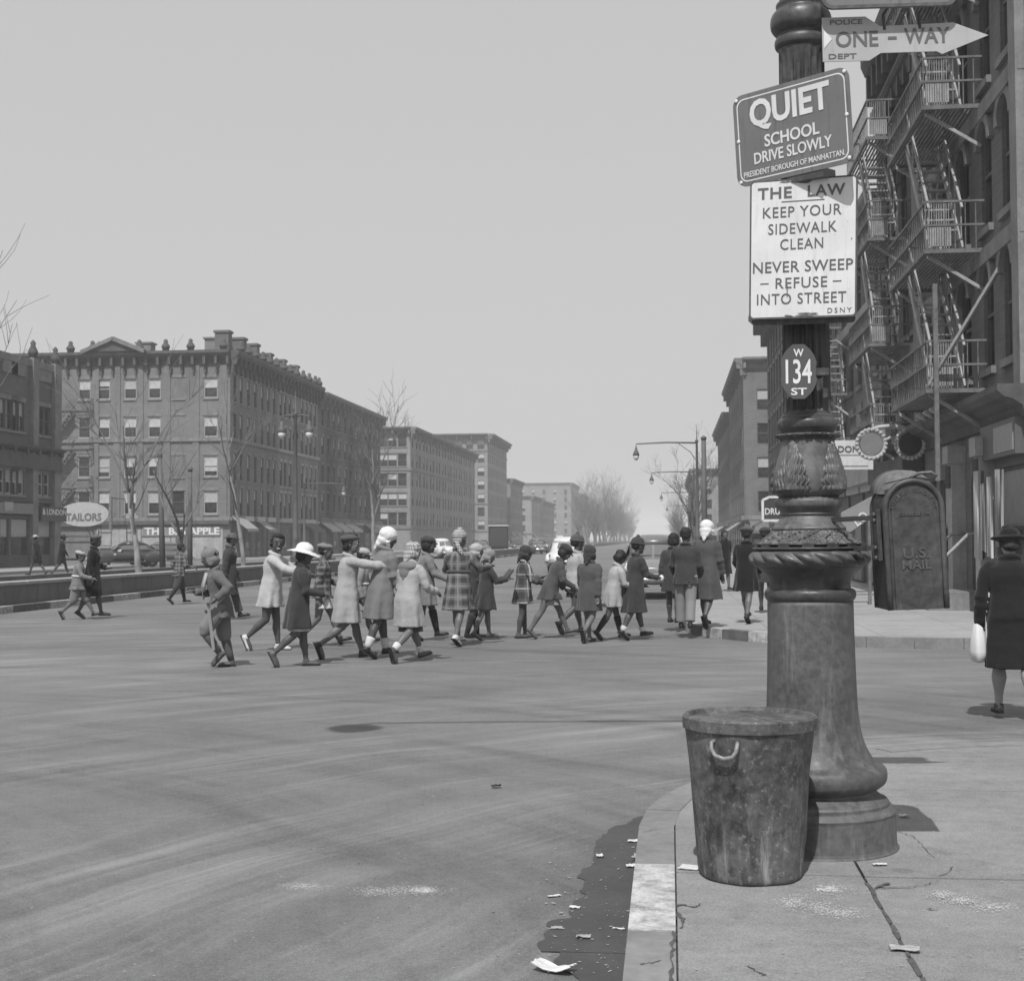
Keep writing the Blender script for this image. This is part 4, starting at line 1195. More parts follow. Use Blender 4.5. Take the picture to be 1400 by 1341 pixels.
# nearest house with the first fire escape
E1 = Bld('tenement', 'sooty tenement with the nearest fire escape above a shop at the right edge', XE_, XE_+16, 24.6, 34.6, 18.5, RB_D)
lev1 = [4.35, 7.0, 9.75, 12.5, 15.2]
for z in lev1:
    for u in (1.3, 3.0, 5.0, 6.9, 8.7): arch_window(E1, 'W', u, z+.35, .85, 2.0)
for u in (.25, 9.75): E1.band('W', 3.9, 14.0, .16, STONE, u-.24, u+.24, 'pilaster')
for z in lev1[1:]: E1.band('W', z-.35, .3, .12, STONE)
for k in range(2):
    ow = E1.window('S', 2+k*4, 5.0, 1.2, 2.0, FRM_W, ('b2', BLIND), STONE)
    ow = E1.window('S', 2+k*4, 8.4, 1.2, 2.0, FRM_W, ('b2', BLIND), STONE)
    ow = E1.window('S', 2+k*4, 11.6, 1.2, 2.0, FRM_W, ('b2', BLIND), STONE)
fire_escape(E1, 'W', 3.1, 7.5, lev1, 1.15)
E1.cornice('W', 17.5, CORN, .9, 1.2, bracket=1.0)
# shopfront: entablature, sign board, portico with an arched door
E1.cornice('W', 3.55, CORN, .55, .55, bracket=0)
b_ = E1.band('W', 2.95, .62, .22, sign_paint('shop_board_right', .10), .2, 2.9, 'shop_sign')
o = letter(E1.e, 'FOOD SHOP', 0, 0, 2.3, .42, LET_W, .02, depth=.015, name='sign_lettering'); o.rotation_euler = (pi/2, 0, -pi/2); o.location = E1.pt('W', 1.5, 3.26, .23)
bpy.data.objects.remove(o, do_unlink=True)
E1.band('W', 3.02, .46, .235, sign_paint('shop_panel_pale', .28), .3, 1.75, 'sign_panel')
E1.window('W', 1.55, .6, 2.2, 2.2, FRM_D, ('b2', BLIND2), None)
for u in (2.95, 5.6):
    E1.band('W', .15, 2.9, .28, STONEL, u-.22, u+.22, 'pilaster'); E1.band('W', 3.05, .35, .36, STONEL, u-.28, u+.28, 'capital')
    for k in range(4):
        gm_ = MB().box(-.02, .02, -.40, -.36, 2.55, 3.0).mesh('flute', CORN); link('flute', gm_, E1.e, E1.pt('W', u-.15+k*.1, 0, -.075), -pi/2)
dh = E1.hole('W', 3.75, 4.85, .15, 2.95)
dm = MB(); dm.box(-.5, .5, .1, .16, 0, 2.6); dr = dm.build('door', FRM_D, E1.e, E1.pt('W', 4.3, .15, 0), -pi/2)
ah = MB(); n = 12
for sx in (-1, 1):
    pts = [(sx*.55, 2.8)]+[(sx*.55*cos(pi/2*k/n), 2.25+.55*sin(pi/2*k/n)) for k in range(n+1)]; k_ = len(pts)
    ah.add([(x, -.005, z) for x, z in pts]+[(x, .2, z) for x, z in pts], [(0, i, i+1) for i in range(1, k_-1)]+[(i, i+1, k_+i+1, k_+i) for i in range(1, k_-1)])
ah.build('door_arch', RB_D, E1.e, E1.pt('W', 4.3, .15, 0), -pi/2)
E1.window('W', 7.2, .7, 1.9, 2.1, FRM_D, ('b2', BLIND2), None); E1.window('W', 9.0, .5, .9, 2.4, FRM_D, None, None)
stp = MB(); stp.box(-.8, .8, -1.1, 0, .15, .33); stp.box(-.8, .8, -.7, 0, .33, .5); stp.build('stoop', STONE, E1.e, E1.pt('W', 4.3, 0, 0), -pi/2)
for sx in (-.85, .85):
    rl = MB(); rl.tube([(sx,-1.5,.4),(sx,-1.35,.95),(sx,-1.1,1.05),(sx,-.8,1.15),(sx,-.35,1.6),(sx,-.05,1.62)], .035, 8); rl.build('hand_rail', IRONL, E1.e, E1.pt('W', 4.3, 0, 0), -pi/2)
# floodlights under the balcony
for u in (4.2, 4.9, 5.6):
    fl_ = MB(); fl_.lathe([(0,.03),(.06,.10),(.13,.13),(.14,.0)], 12, M=Matrix.Rotation(R(150), 4, 'X')); fl_.build('floodlight', IRONL, E1.e, E1.pt('W', u, 4.1, .75), -pi/2)
# raking prop and steel standards of the fire escapes
pr_ = MB(); pr_.bar((0,0,0), (2.2,-.0,2.6), .07); 
sd_ = MB(); sd_.bar((0,0,2.6), (0,0,6.3), .08); sd_.build('standard', IRONF, E1.e, E1.pt('W', 2.9, 0, 1.0))
sd_ = MB(); sd_.bar((0,0,0),(1.05,-1.4,2.0), .06); sd_.build('raking_prop', IRONL, E1.e, E1.pt('W', 3.2, 4.4, 1.1))
CLO = grey('hung_white_cloth', .46, .9, .15, 3, .3, stretch=(5,5,1)); CLD = grey('hung_grey_cloth', .25, .9, .2, 3, .3, stretch=(5,5,1))
for k_, (u, w_, z0_, z1_, mt) in enumerate(((2.35, .30, 1.15, 2.75, CLO), (1.75, .34, 1.3, 2.5, CLD), (1.25, .28, 1.2, 2.6, CLO), (.7, .4, 1.4, 2.7, CLD))):
    hc_ = MB(); n_ = 10
    for side_ in (0,):
        vs = []
        for i in range(n_+1):
            x = -w_/2+w_*i/n_; y = -.05*sin(i*1.9+k_); q_ = .03*sin(i*2.3)
            vs += [(x*1.0, y-.05, z0_+q_), (x*.8, y-.05, z1_), (x*.8, y+.0, z1_), (x*1.0, y+.0, z0_+q_)]
        hc_.add(vs, [(i*4+j, (i+1)*4+j, (i+1)*4+(j+1)%4, i*4+(j+1)%4) for i in range(n_) for j in range(4)]+[(0,3,2,1), (n_*4, n_*4+1, n_*4+2, n_*4+3)], True)
    hc_.build('hung_garment', mt, E1.e, E1.pt('W', u, 0, .35), -pi/2)
E1.finish()
bl_ = empty('ash_barrel', (4.9, 30.6, SWZ), label='round wooden ash barrel standing by the stoop behind the mailbox', cat='barrel')
MB().lathe([(0,.24),(.1,.28),(.4,.31),(.7,.28),(.8,.25),(.8,.22),(.7,.22)], 24).build('staves', grey('barrel_wood', .14, .85, .3, 3, .3, stretch=(8,8,1)), bl_)
for z_, r_ in ((.12,.288),(.62,.298)): MB().lathe([(z_,r_),(z_+.05,r_+.004)], 24, cap=False).build('hoop', IRONF, bl_)
E2 = Bld('tenement', 'soot dark tenement with the second fire escape and a heavy carved roof cornice', XE_, XE_+16, 34.7, 40.6, 14.9, RB_2)
lev2 = [3.9, 6.3, 8.9, 11.4]
for z in lev2:
    for u in (.8, 2.3, 3.8, 5.2): arch_window(E2, 'W', u, z+.3, .8, 1.85)
for u in (.15, 5.75): E2.band('W', 3.5, 10.4, .15, STONE, u-.2, u+.2, 'pilaster')
for z in lev2[1:]: E2.band('W', z-.32, .28, .12, STONE)
fire_escape(E2, 'W', 1.0, 5.0, lev2, 1.1)
E2.cornice('W', 13.5, CORN, .55, 1.5, bracket=.9)
E2.cornice('W', 12.9, CORN, .3, .5, bracket=0)
E2.band('W', 3.0, .5, .5, CORN, name='shop_cornice')
for u in (1.5, 4.3): E2.window('W', u, .6, 1.9, 2.2, FRM_D, ('b2', BLIND2), None)
E2.finish()
E3 = Bld('tenement', 'dark terrace with a flat roofline behind the eyeglass sign', XE_, XE_+16, 40.7, 62, 11.3, RB_3)
for z in (3.9, 6.3, 8.5):
    for k in range(10): E3.window('W', 1.2+k*2.0, z, .95, 1.6, FRM_D, rnd.choice([None, ('b2', BLIND2)]), STONE)
E3.cornice('W', 10.3, CORNL, .5, 1.0, bracket=1.4); E3.band('W', 8.1, .3, .25, STONEL); E3.band('W', 3.1, .55, .5, STONEL)
for k in range(5): E3.band('W', .2, 2.7, .08, FRM_D, .8+k*3.5, 3.7+k*3.5, 'shopfront')
fire_escape(E3, 'W', 7.2, 10.8, [3.9, 6.3, 8.5], 1.0, detail=False, landing_panel=False)
E3.finish()
E4 = Bld('tenement', 'tall dark tenement with an overhanging bracketed cornice seen left of the lamp post', XE_, XE_+16, 62.1, 88, 15.0, RB_2)
for z in (4.0, 6.8, 9.6, 12.0):
    for k in range(12): E4.window('W', 1.2+k*2.1, z, .95, 1.8, FRM_D, rnd.choice([None, ('b2', BLIND2)]), STONE)
E4.cornice('W', 13.8, CORNL, 1.1, 1.2, bracket=2.0); E4.band('W', 3.1, .5, .4, STONEL)
for k in range(7): E4.band('W', .2, 2.7, .08, FRM_D, .8+k*3.5, 3.7+k*3.5, 'shopfront')
E4.finish()
simple_block('tenement', 'tall tenement with a stepped end wall across the wide cross street', XE_, XE_+16, 116, 144, 16.0, RB_3, 'WS', 4, 3.2)
simple_block('tenement', 'tenement with a flat cornice next along the right side of the avenue', XE_, XE_+16, 145, 177, 14.2, RB_2, 'W', 4, 3.4)
simple_block('tenement', 'pale low block with a hipped cornice far along the right side', XE_-2.5, XE_+16, 200, 262, 11.2, BR_L, 'WS', 3, 3.6)
simple_block('tenement', 'low block fading in haze at the far right of the avenue', XE_, XE_+16, 286, 420, 10.0, BR_T, 'WS', 3, 6.0)

# ---------------------------------------------------------------- shop signs hung over the right pavement
def hung(name, label, px, py, d, cat='sign'):
    return empty(name, P(px, py, d), YAW, label=label, cat=cat)
# pair of spectacles
d = 33.0; u_ = d/FPX
g = hung('eyeglass_sign', 'giant pair of eyeglasses framed in bulbs hanging over the right pavement', 1217, 607, d)
BULB = grey('sign_bulb_frame', .36, .5, .2, 4, .1); LENS = sign_paint('lens_dark', .05); LENS2 = sign_paint('lens_painted', .20)
for nm, cx, mt in (('lens_left', -26, LENS2), ('lens_right', 27, LENS)):
    r_ = 19*u_
    m_ = MB(); m_.lathe([(-.04, r_*.82), (.04, r_*.82)], 32, smooth=False, M=Matrix.Rotation(pi/2, 4, 'X')); l_ = m_.build('lens', mt, g, (cx*u_, 0, 0))
    m_ = MB(); ring_ = [(r_*cos(2*pi*k/40), 0, r_*sin(2*pi*k/40)) for k in range(41)]; m_.tube(ring_, .05, 8, cap=False); m_.build('rim', BULB, g, (cx*u_, 0, 0))
    bm_ = MB().ball((0,0,0), .045, n=8, m=6).mesh('bulb', BULB)
    for k in range(22): link('bulb', bm_, g, ((cx*u_)+r_*1.06*cos(2*pi*k/22), -.03, r_*1.06*sin(2*pi*k/22)))
m_ = MB(); m_.tube([(-44*u_,0,6*u_),(-34*u_,0,16*u_),(-15*u_,0,23*u_),(0,0,24.5*u_),(15*u_,0,23*u_),(34*u_,0,17*u_),(45*u_,0,6*u_)], .05, 8); m_.build('top_bar', BULB, g)
m_ = MB(); m_.tube([(-9*u_,0,3*u_),(0,0,9*u_),(9*u_,0,3*u_)], .04, 8); m_.build('bridge', BULB, g)
o = letter(g, 'OPTICIAN', 0, 0, 26*u_, 5*u_, LET_W, .01, depth=.01); bpy.data.objects.remove(o, do_unlink=True)
m_ = MB(); m_.bar((46*u_,0,0),(46*u_+1.1,.9,.1), .05); m_.bar((0,0,24*u_),(1.9,1.4,26*u_), .04); m_.build('bracket', IRONF, g)
# white dentist-like board
d = 35.0; u_ = d/FPX
g = hung('hanging_board', 'white hanging board lettered DONA behind the eyeglass sign', 1166, 622, d)
WB = sign_paint('white_board', .60)
m_ = MB(); m_.prism([(-27*u_,20*u_),(27*u_,20*u_),(27*u_,-20*u_),(-18*u_,-20*u_),(-27*u_,10*u_)], -.05, .05, Matrix.Rotation(pi/2, 4, 'X')); m_.build('board', WB, g)
for t_, zz, w_, h_ in (('DONA', 8, 38, 9),):
    o = letter(g, t_, 0, 0, w_*u_, h_*u_, LET_D, .02, depth=.01); o.rotation_euler = (pi/2, 0, 0); o.location = (-2*u_, -.055, zz*u_)
for k, zz in enumerate((-1, -16)):
    m_ = MB(); m_.box(-22*u_, 20*u_, -.055, -.052, zz*u_, zz*u_+.02); m_.build('rule_line', LET_D, g)
m_ = MB(); m_.bar((0,0,20*u_),(2.2,1.2,22*u_), .05); m_.build('bracket', IRONF, g)
# long board with worn letters
d = 37.0; u_ = d/FPX
g = hung('name_board', 'dim weathered name board lettered QUILBAUM above the eyeglass sign', 1217, 575, d)
DB = sign_paint('dim_board', .12)
m_ = MB(); m_.box(-46*u_, 46*u_, -.05, .05, -9*u_, 9*u_); m_.build('board', DB, g)
DL = sign_paint('dim_letters', .24)
o = letter(g, 'QUILBAUM', 0, 0, 84*u_, 11*u_, DL, .01, depth=.01); o.rotation_euler = (pi/2, 0, 0); o.location = (0, -.055, 0)
m_ = MB(); m_.bar((30*u_,0,9*u_),(30*u_+1.4,1.0,14*u_), .05); m_.build('bracket', IRONF, g)
# drug store sign further off
d = 62.0; u_ = d/FPX
g = hung('drug_store_sign', 'dark DRUGS sign with a pale border partly behind the lamp post', 1062, 697, d)
m_ = MB(); m_.prism([(-19*u_,-14*u_),(19*u_,-14*u_),(19*u_,13*u_),(10*u_,17*u_),(-10*u_,17*u_),(-19*u_,13*u_)], -.06, .06, Matrix.Rotation(pi/2, 4, 'X')); m_.build('board', LET_B, g)
m_ = MB()
bp = [(-19.5,-14.5),(19.5,-14.5),(19.5,13.5),(10,17.5),(-10,17.5),(-19.5,13.5),(-19.5,-14.5)]
for a, b in zip(bp, bp[1:]): m_.bar((a[0]*u_,-.04,a[1]*u_),(b[0]*u_,-.04,b[1]*u_), .08, .1)
m_.build('border', LET_W, g)
o = letter(g, 'DRUGS', 0, 0, 33*u_, 9*u_, LET_W, .02, depth=.01); o.rotation_euler = (pi/2, 0, 0); o.location = (0, -.065, -2*u_)
for k, (x, w_) in enumerate(((-10, 8), (6, 12))):
    pass
m_ = MB(); m_.bar((19*u_,0,10*u_),(19*u_+1.5,1.6,12*u_), .08); m_.build('bracket', IRONF, g)
# slanting signboard lettered LO seen under the mailbox arm
d = 30.0; u_ = d/FPX
g = hung('slanted_signboard', 'slanted pale signboard with white letters between lamp post and mailbox', 1170, 715, d)
m_ = MB(); m_.prism([(-20*u_,-20*u_),(22*u_,8*u_),(22*u_,36*u_),(-20*u_,14*u_)], -.04, .04, Matrix.Rotation(pi/2, 4, 'X')); m_.build('board', sign_paint('pale_board', .26), g)
o = letter(g, 'LO', 0, 0, 20*u_, 13*u_, LET_W, .02, depth=.01); o.rotation_euler = (pi/2, R(-35), 0); o.location = (6*u_, -.045, 6*u_)
for xx in (-15, 18):
    m_ = MB(); b0 = g.location.z-SWZ; m_.box(xx*u_-.03, xx*u_+.03, -.03, .03, -b0, -5*u_ if xx < 0 else 10*u_); m_.build('post', IRONF, g)

# ---------------------------------------------------------------- other street lamps and poles
STEEL = grey('street_lamp_paint', .10, .6, .2, 2, .2)
def mast_lamp(base, h, arm_len, label, group, twin=False, ang=pi):
    e = empty('street_lamp', base, label=label, cat='street lamp', group=group)
    m_ = MB(); m_.lathe([(0,.28),(.15,.28),(.2,.22),(.6,.2),(.7,.24),(.8,.16),(1.4,.13),(1.5,.16),(1.6,.12),(h,.06),(h+.05,.1),(h+.15,.1),(h+.2,.04),(h+1.1,.01)], 14); m_.build('post', STEEL, e)
    for s_ in ((0, pi) if twin else (ang,)):
        dx, dy = cos(s_), sin(s_)
        a_ = MB(); a_.tube([(0,0,h),(dx*arm_len*.5,dy*arm_len*.5,h+.04),(dx*arm_len,dy*arm_len,h-.03),(dx*arm_len,dy*arm_len,h-.25)], [.05,.045,.035,.03], 8)
        a_.tube([(dx*.1,dy*.1,h-1.0),(dx*arm_len*.1,dy*arm_len*.1,h-.55),(dx*arm_len*.3,dy*arm_len*.3,h-.03)], .025, 6); am = a_.build('mast_arm', STEEL, e)
        l_ = MB(); l_.lathe([(h-.2,.05),(h-.4,.09),(h-.55,.16),(h-.7,.2),(h-.72,.18)], 12, (dx*arm_len,dy*arm_len,0)); ln_ = l_.build('lantern', STEEL, e)
        l_ = MB(); l_.lathe([(h-.72,.17),(h-.85,.16),(h-.98,.08),(h-1.0,.02)], 12, (dx*arm_len,dy*arm_len,0)); l_.build('globe', GLASS, ln_)
    return e
GL = 'mast arm street lamps up the right side of the avenue'
b0 = G(953, 737+1.4*FPX/84, SWZ)
for k, (px, dist) in enumerate(((953.5, 84), (949, 121), (945, 172), (941, 240))):
    p = P(px, 700, dist); lp = mast_lamp((p.x, p.y, SWZ), 7.0 if k < 2 else 6.9, 3.55, ('nearest mast arm street lamp on the right side of the avenue', 'second mast arm street lamp behind the nearest on the right', 'third mast arm street lamp, small and thin in the distance', 'farthest mast arm street lamp fading into haze')[k], GL, ang=pi+.02)
p = P(404, 700, 63); mast_lamp((p.x, p.y, .12), 6.9, .62, 'twin armed street lamp standing on the median before the tenements', None, True)
p = P(416, 700, 118); mast_lamp((p.x, p.y, .0), 6.2, 3.3, 'single arm street lamp beyond the twin armed lamp on the left', None, False, 0)
def pole(px, dist, h, r, label, lean=0):
    p = P(px, 700, dist); e = empty('utility_pole', (p.x, p.y, .1), label=label, cat='pole')
    m_ = MB(); m_.tube([(0,0,-.1),(lean*.5,0,h*.5),(lean,0,h)], [r, r*.85, r*.7], 10); m_.build('shaft', STEEL, e)
    m_ = MB(); m_.lathe([(h-.02,r*.9),(h+.08,r*.9),(h+.16,r*.2)], 10, (lean,0,0)); m_.build('cap', STEEL, e); return e
pole(963, 70, 6.3, .16, 'plain thick steel pole beside the nearest right mast lamp')
pole(223, 60, 5.0, .13, 'dark leaning pole left of the forked tree on the median', -.15)
pole(260, 56, 4.2, .11, 'short dark pole beside the forked median tree')
# ================================================================== bare street trees
BARK = grey('tree_bark', .13, .95, .35, 6, .6, 30, .02, stretch=(1,1,.3))
BARKL = grey('pale_plane_bark', .24, .9, .4, 5, .4, 20, .01, stretch=(1,1,.4))
TWIG = grey('twigs', .15, .95, .2, 3, 0)
def tree_parts(seed, h, r0, fork, spread, levels=4, lean=(0,0), n0=7, rmin=.010):
    rg = random.Random(seed)
    trunk = MB(); crown = MB()
    def limb(mb, p, d, L, r, lv):
        n = 5 if lv < 2 else 3
        pts = [p]; rr = [r]
        dd = d.copy()
        for i in range(n):
            dd = (dd+V((rg.uniform(-1,1), rg.uniform(-1,1), rg.uniform(-.2,.6)))*.13*(1+lv*.25)).normalized()
            pts.append(pts[-1]+dd*(L/n)); rr.append(max(rmin*.6, r*(1-.62*(i+1)/n)))
        mb.tube(pts, rr, 7 if lv == 0 else (5 if lv < 3 else 3), cap=False)
        return pts, rr, dd
    top = V((lean[0], lean[1], 1)).normalized()
    pts, rr, dd = limb(trunk, V((0,0,-.05)), top, h*fork, r0, 0)
    rr_end = rr[-1]
    def grow(p, d, L, r, lv):
        pts, rr, dd = limb(crown, p, d, L, r, lv)
        if lv >= levels: return
        k = rg.randint(3, 5) if lv < levels-1 else rg.randint(3, 4)
        for i in range(k):
            t = rg.uniform(.3, 1.0); j = min(len(pts)-2, int(t*(len(pts)-1)))
            q = pts[j].lerp(pts[j+1], t*(len(pts)-1)-j)
            ax_ = V((rg.uniform(-1,1), rg.uniform(-1,1), rg.uniform(-.1,.7))).normalized()
            nd = (dd*(1.0-.28*spread)+ax_*spread).normalized()
            grow(q, nd, L*rg.uniform(.45, .72), max(rmin, rr[j]*rg.uniform(.5,.7)), lv+1)
    for i in range(n0):
        t = rg.uniform(.45, 1.0) if i > 2 else 1.0
        j = min(len(pts)-2, int(t*(len(pts)-1))); q = pts[j].lerp(pts[j+1], t*(len(pts)-1)-j)
        a = rg.uniform(0, 2*pi)+i*2.4
        d = V((cos(a)*.75*spread, sin(a)*.75*spread, rg.uniform(.7, 1.2))).normalized()
        grow(q, d, h*(1-fork)*rg.uniform(.5, .85)*(1.0 if t > .9 else .7), rr[j]*rg.uniform(.55,.8), 1)
    return trunk, crown
def tree(loc, seed, h, r0, fork, spread, label, group=None, bark=BARK, levels=4, lean=(0,0), n0=7):
    e = empty('street_tree', loc, label=label, cat='tree', group=group)
    t_, c_ = tree_parts(seed, h, r0, fork, spread, levels, lean, n0)
    t_.build('trunk', bark, e); c_.build('crown', TWIG, e); return e
def at_tree(px, dist, z=.12): p = P(px, 700, dist); return (p.x, p.y, z)
tree(at_tree(192, 47.5), 3, 7.6, .13, .42, .62, 'bare slender tree on the median before the brick corner tenement', bark=BARKL, lean=(-.06, 0), n0=5, levels=3)
tree(at_tree(243, 52), 8, 5.6, .16, .30, .85, 'low forked bare tree on the median near the plaid jacket boy', lean=(.02, 0), n0=4, levels=3)
tree(at_tree(333, 58), 12, 7.8, .11, .55, .55, 'thin pale trunked bare tree on the median left of the twin lamp', bark=BARKL, lean=(-.02, 0), n0=6, levels=3)
tree(at_tree(512, 83), 21, 10.0, .15, .45, .55, 'tall pale bare tree at the end of the median above the headscarf girls', bark=BARKL, lean=(.03, 0), n0=6, levels=4)
tree(at_tree(-20, 40), 5, 8.8, .12, .45, .55, 'bare tree whose branches reach in at the left edge', lean=(-.04, 0), n0=4, levels=3)
tree(at_tree(948, 96, SWZ), 33, 7.2, .17, .35, .8, 'bare tree behind the mast arm lamps on the right pavement', n0=9)
protos = []
rg = random.Random(5)
far_lab = 'one of the bare trees massed along the far median'
k = 0
Y = 300.0; tl = []
while Y < 620:
    for X in (-18.6, -15.6): tl.append((X+rg.uniform(-.4,.4), Y+rg.uniform(-2,2)))
    Y += 10 + (Y-300)*.014
pass
for i, (X, Y) in enumerate(tl):
    if len(protos) < 4:
        o = tree((X, Y, .12), 50+i, 11.0, .16, .35, .6, far_lab, 'bare trees massed along the far median', levels=4, n0=9); protos.append(o)
    else:
        o = copy_tree(protos[i % 4]); o.location = (X, Y, .12)
    s_ = rg.uniform(.85, 1.25); o.scale = (s_*rg.uniform(.9,1.15), s_, s_); o.rotation_euler = (0, 0, rg.uniform(0, 6.28))
for i in range(10):
    o = copy_tree(protos[i % 4]); o.location = (1.6, 210+i*30, SWZ); o.rotation_euler = (0,0,i); o.scale = (.75,.75,.75)
    o['label'] = 'one of the bare trees along the far right pavement'; o['group'] = 'bare trees along the far right pavement'
# ================================================================== people
def cloth(name, v, rough=.92, weave=220, var=.07):
    if name in _mats: return _mats[name]
    m, t, bs, tc = newmat(name); o = tc.outputs['Object']
    a = t.noise(o, 2.2, 3, .5); b = t.noise(o, weave, 2, .6); f_ = t.noise(t.map(o, (1,1,.45)), 13, 3, .6)
    k = t.math('ADD', t.ramp(a, .3, .7, 1-var, 1+var), t.ramp(b, .3, .7, -.10, .10))
    setv(t, bs, t.math('MULTIPLY', k, v))
    bs.inputs['Roughness'].default_value = rough; bs.inputs['Specular IOR Level'].default_value = .15
    bs.inputs['Sheen Weight'].default_value = .15
    bumpit(t, bs, t.math('ADD', t.math('MULTIPLY', f_, .85), t.math('MULTIPLY', b, .15)), .35, .012)
    _mats[name] = m; return m
def plaid(name, dark, mid, light, sx=.13, sz=.13):
    if name in _mats: return _mats[name]
    m, t, bs, tc = newmat(name); o = tc.outputs['Object']
    sep = t.new('ShaderNodeSeparateXYZ'); t.l.new(o, sep.inputs[0])
    ang = t.math('MULTIPLY', t.math('ARCTAN2', sep.outputs[1], sep.outputs[0]), .15)
    def bandn(v, s_, a0, a1):
        f = t.math('FRACT', t.math('DIVIDE', t.math('ADD', v, 10.0), s_)); d = t.math('ABSOLUTE', t.math('SUBTRACT', f, .5)); return t.ramp(d, a0, a1, 1, 0)
    va = t.math('ADD', bandn(ang, sx, .20, .26), bandn(sep.outputs[2], sz, .20, .26))
    ln = t.math('MAXIMUM', bandn(t.math('ADD', ang, sx*.5), sx, .03, .06), bandn(t.math('ADD', sep.outputs[2], sz*.5), sz, .03, .06))
    k = t.mix(t.math('MULTIPLY', va, .5), mid, dark); k = t.mix(t.math('MULTIPLY', ln, .8), k, light)
    k = t.math('MULTIPLY', k, t.ramp(t.noise(o, 90, 2, .6), .3, .7, .85, 1.15))
    setv(t, bs, k); bs.inputs['Roughness'].default_value = .92; bs.inputs['Specular IOR Level'].default_value = .15
    bumpit(t, bs, t.noise(t.map(o, (1,1,.45)), 13, 3, .6), .5, .02)
    _mats[name] = m; return m
SK1 = grey('skin_deep', .075, .5, .12, 10, .1, 60, .002, .4); SK2 = grey('skin_brown', .125, .5, .12, 10, .1, 60, .002, .4); SK3 = grey('skin_light', .26, .55, .1, 10, .1, 60, .002, .35)
HAIR = grey('dark_hair', .018, .65, .3, 30, .6, 90, .006, .3, stretch=(1,1,.4)); EYEW = grey('eye_white', .5, .3, .03, 5, 0); EYED = grey('eye_dark', .012, .2, .03, 5, 0); TEETH = grey('teeth', .6, .3, .03, 5, 0)
SHOE_D = grey('dark_leather', .022, .4, .25, 15, .2); SHOE_M = grey('brown_leather', .085, .45, .25, 15, .2); SHOE_L = grey('white_shoe', .52, .6, .15, 15, .2)
SOCK_W = cloth('white_sock', .58); SOCK_D = cloth('dark_stocking', .03)

def remesh(o, vox, sm=2, fac=.5):
    r = o.modifiers.new('remesh', 'REMESH'); r.mode = 'VOXEL'; r.voxel_size = vox; r.use_smooth_shade = True
    if sm:
        s_ = o.modifiers.new('smooth', 'SMOOTH'); s_.factor = fac; s_.iterations = sm
    return o
_tx = {}
def wrinkle(o, amp, sc=.11):
    if sc not in _tx:
        t_ = bpy.data.textures.new('cloth_wrinkles', 'CLOUDS'); t_.noise_scale = sc; t_.noise_depth = 2; _tx[sc] = t_
    d_ = o.modifiers.new('wrinkle', 'DISPLACE'); d_.texture = _tx[sc]; d_.texture_coords = 'GLOBAL'; d_.strength = amp; d_.mid_level = .5
def loft(mb, rings, n=32):
    """rings of (centre, ax, rx, ay, ry, fn) -> closed skin"""
    vs = []
    for c, ax_, rx, ay_, ry, fn in rings:
        for k in range(n):
            a = 2*pi*k/n; f = fn(a) if fn else 1.0
            # superellipse keeps shoulders and coat fronts a little square
            ca, sa = cos(a), sin(a); e = .86
            ca = math.copysign(abs(ca)**e, ca); sa = math.copysign(abs(sa)**e, sa)
            vs.append(c+ax_*(rx*ca*f)+ay_*(ry*sa*f))
    fs = []; m = len(rings)
    for i in range(m-1):
        for k in range(n): fs.append((i*n+k, i*n+(k+1)%n, (i+1)*n+(k+1)%n, (i+1)*n+k))
    fs.append(tuple(range(n-1,-1,-1))); fs.append(tuple(range((m-1)*n, m*n)))
    mb.add(vs, fs, True)
def interp(tab, t):
    for (t0, *a), (t1, *b) in zip(tab, tab[1:]):
        if t <= t1:
            u = (t-t0)/(t1-t0); u = u*u*(3-2*u)
            return [x+(y-x)*u for x, y in zip(a, b)]
    return list(tab[-1][1:])
X_, Y_, Z_ = V((1,0,0)), V((0,1,0)), V((0,0,1))
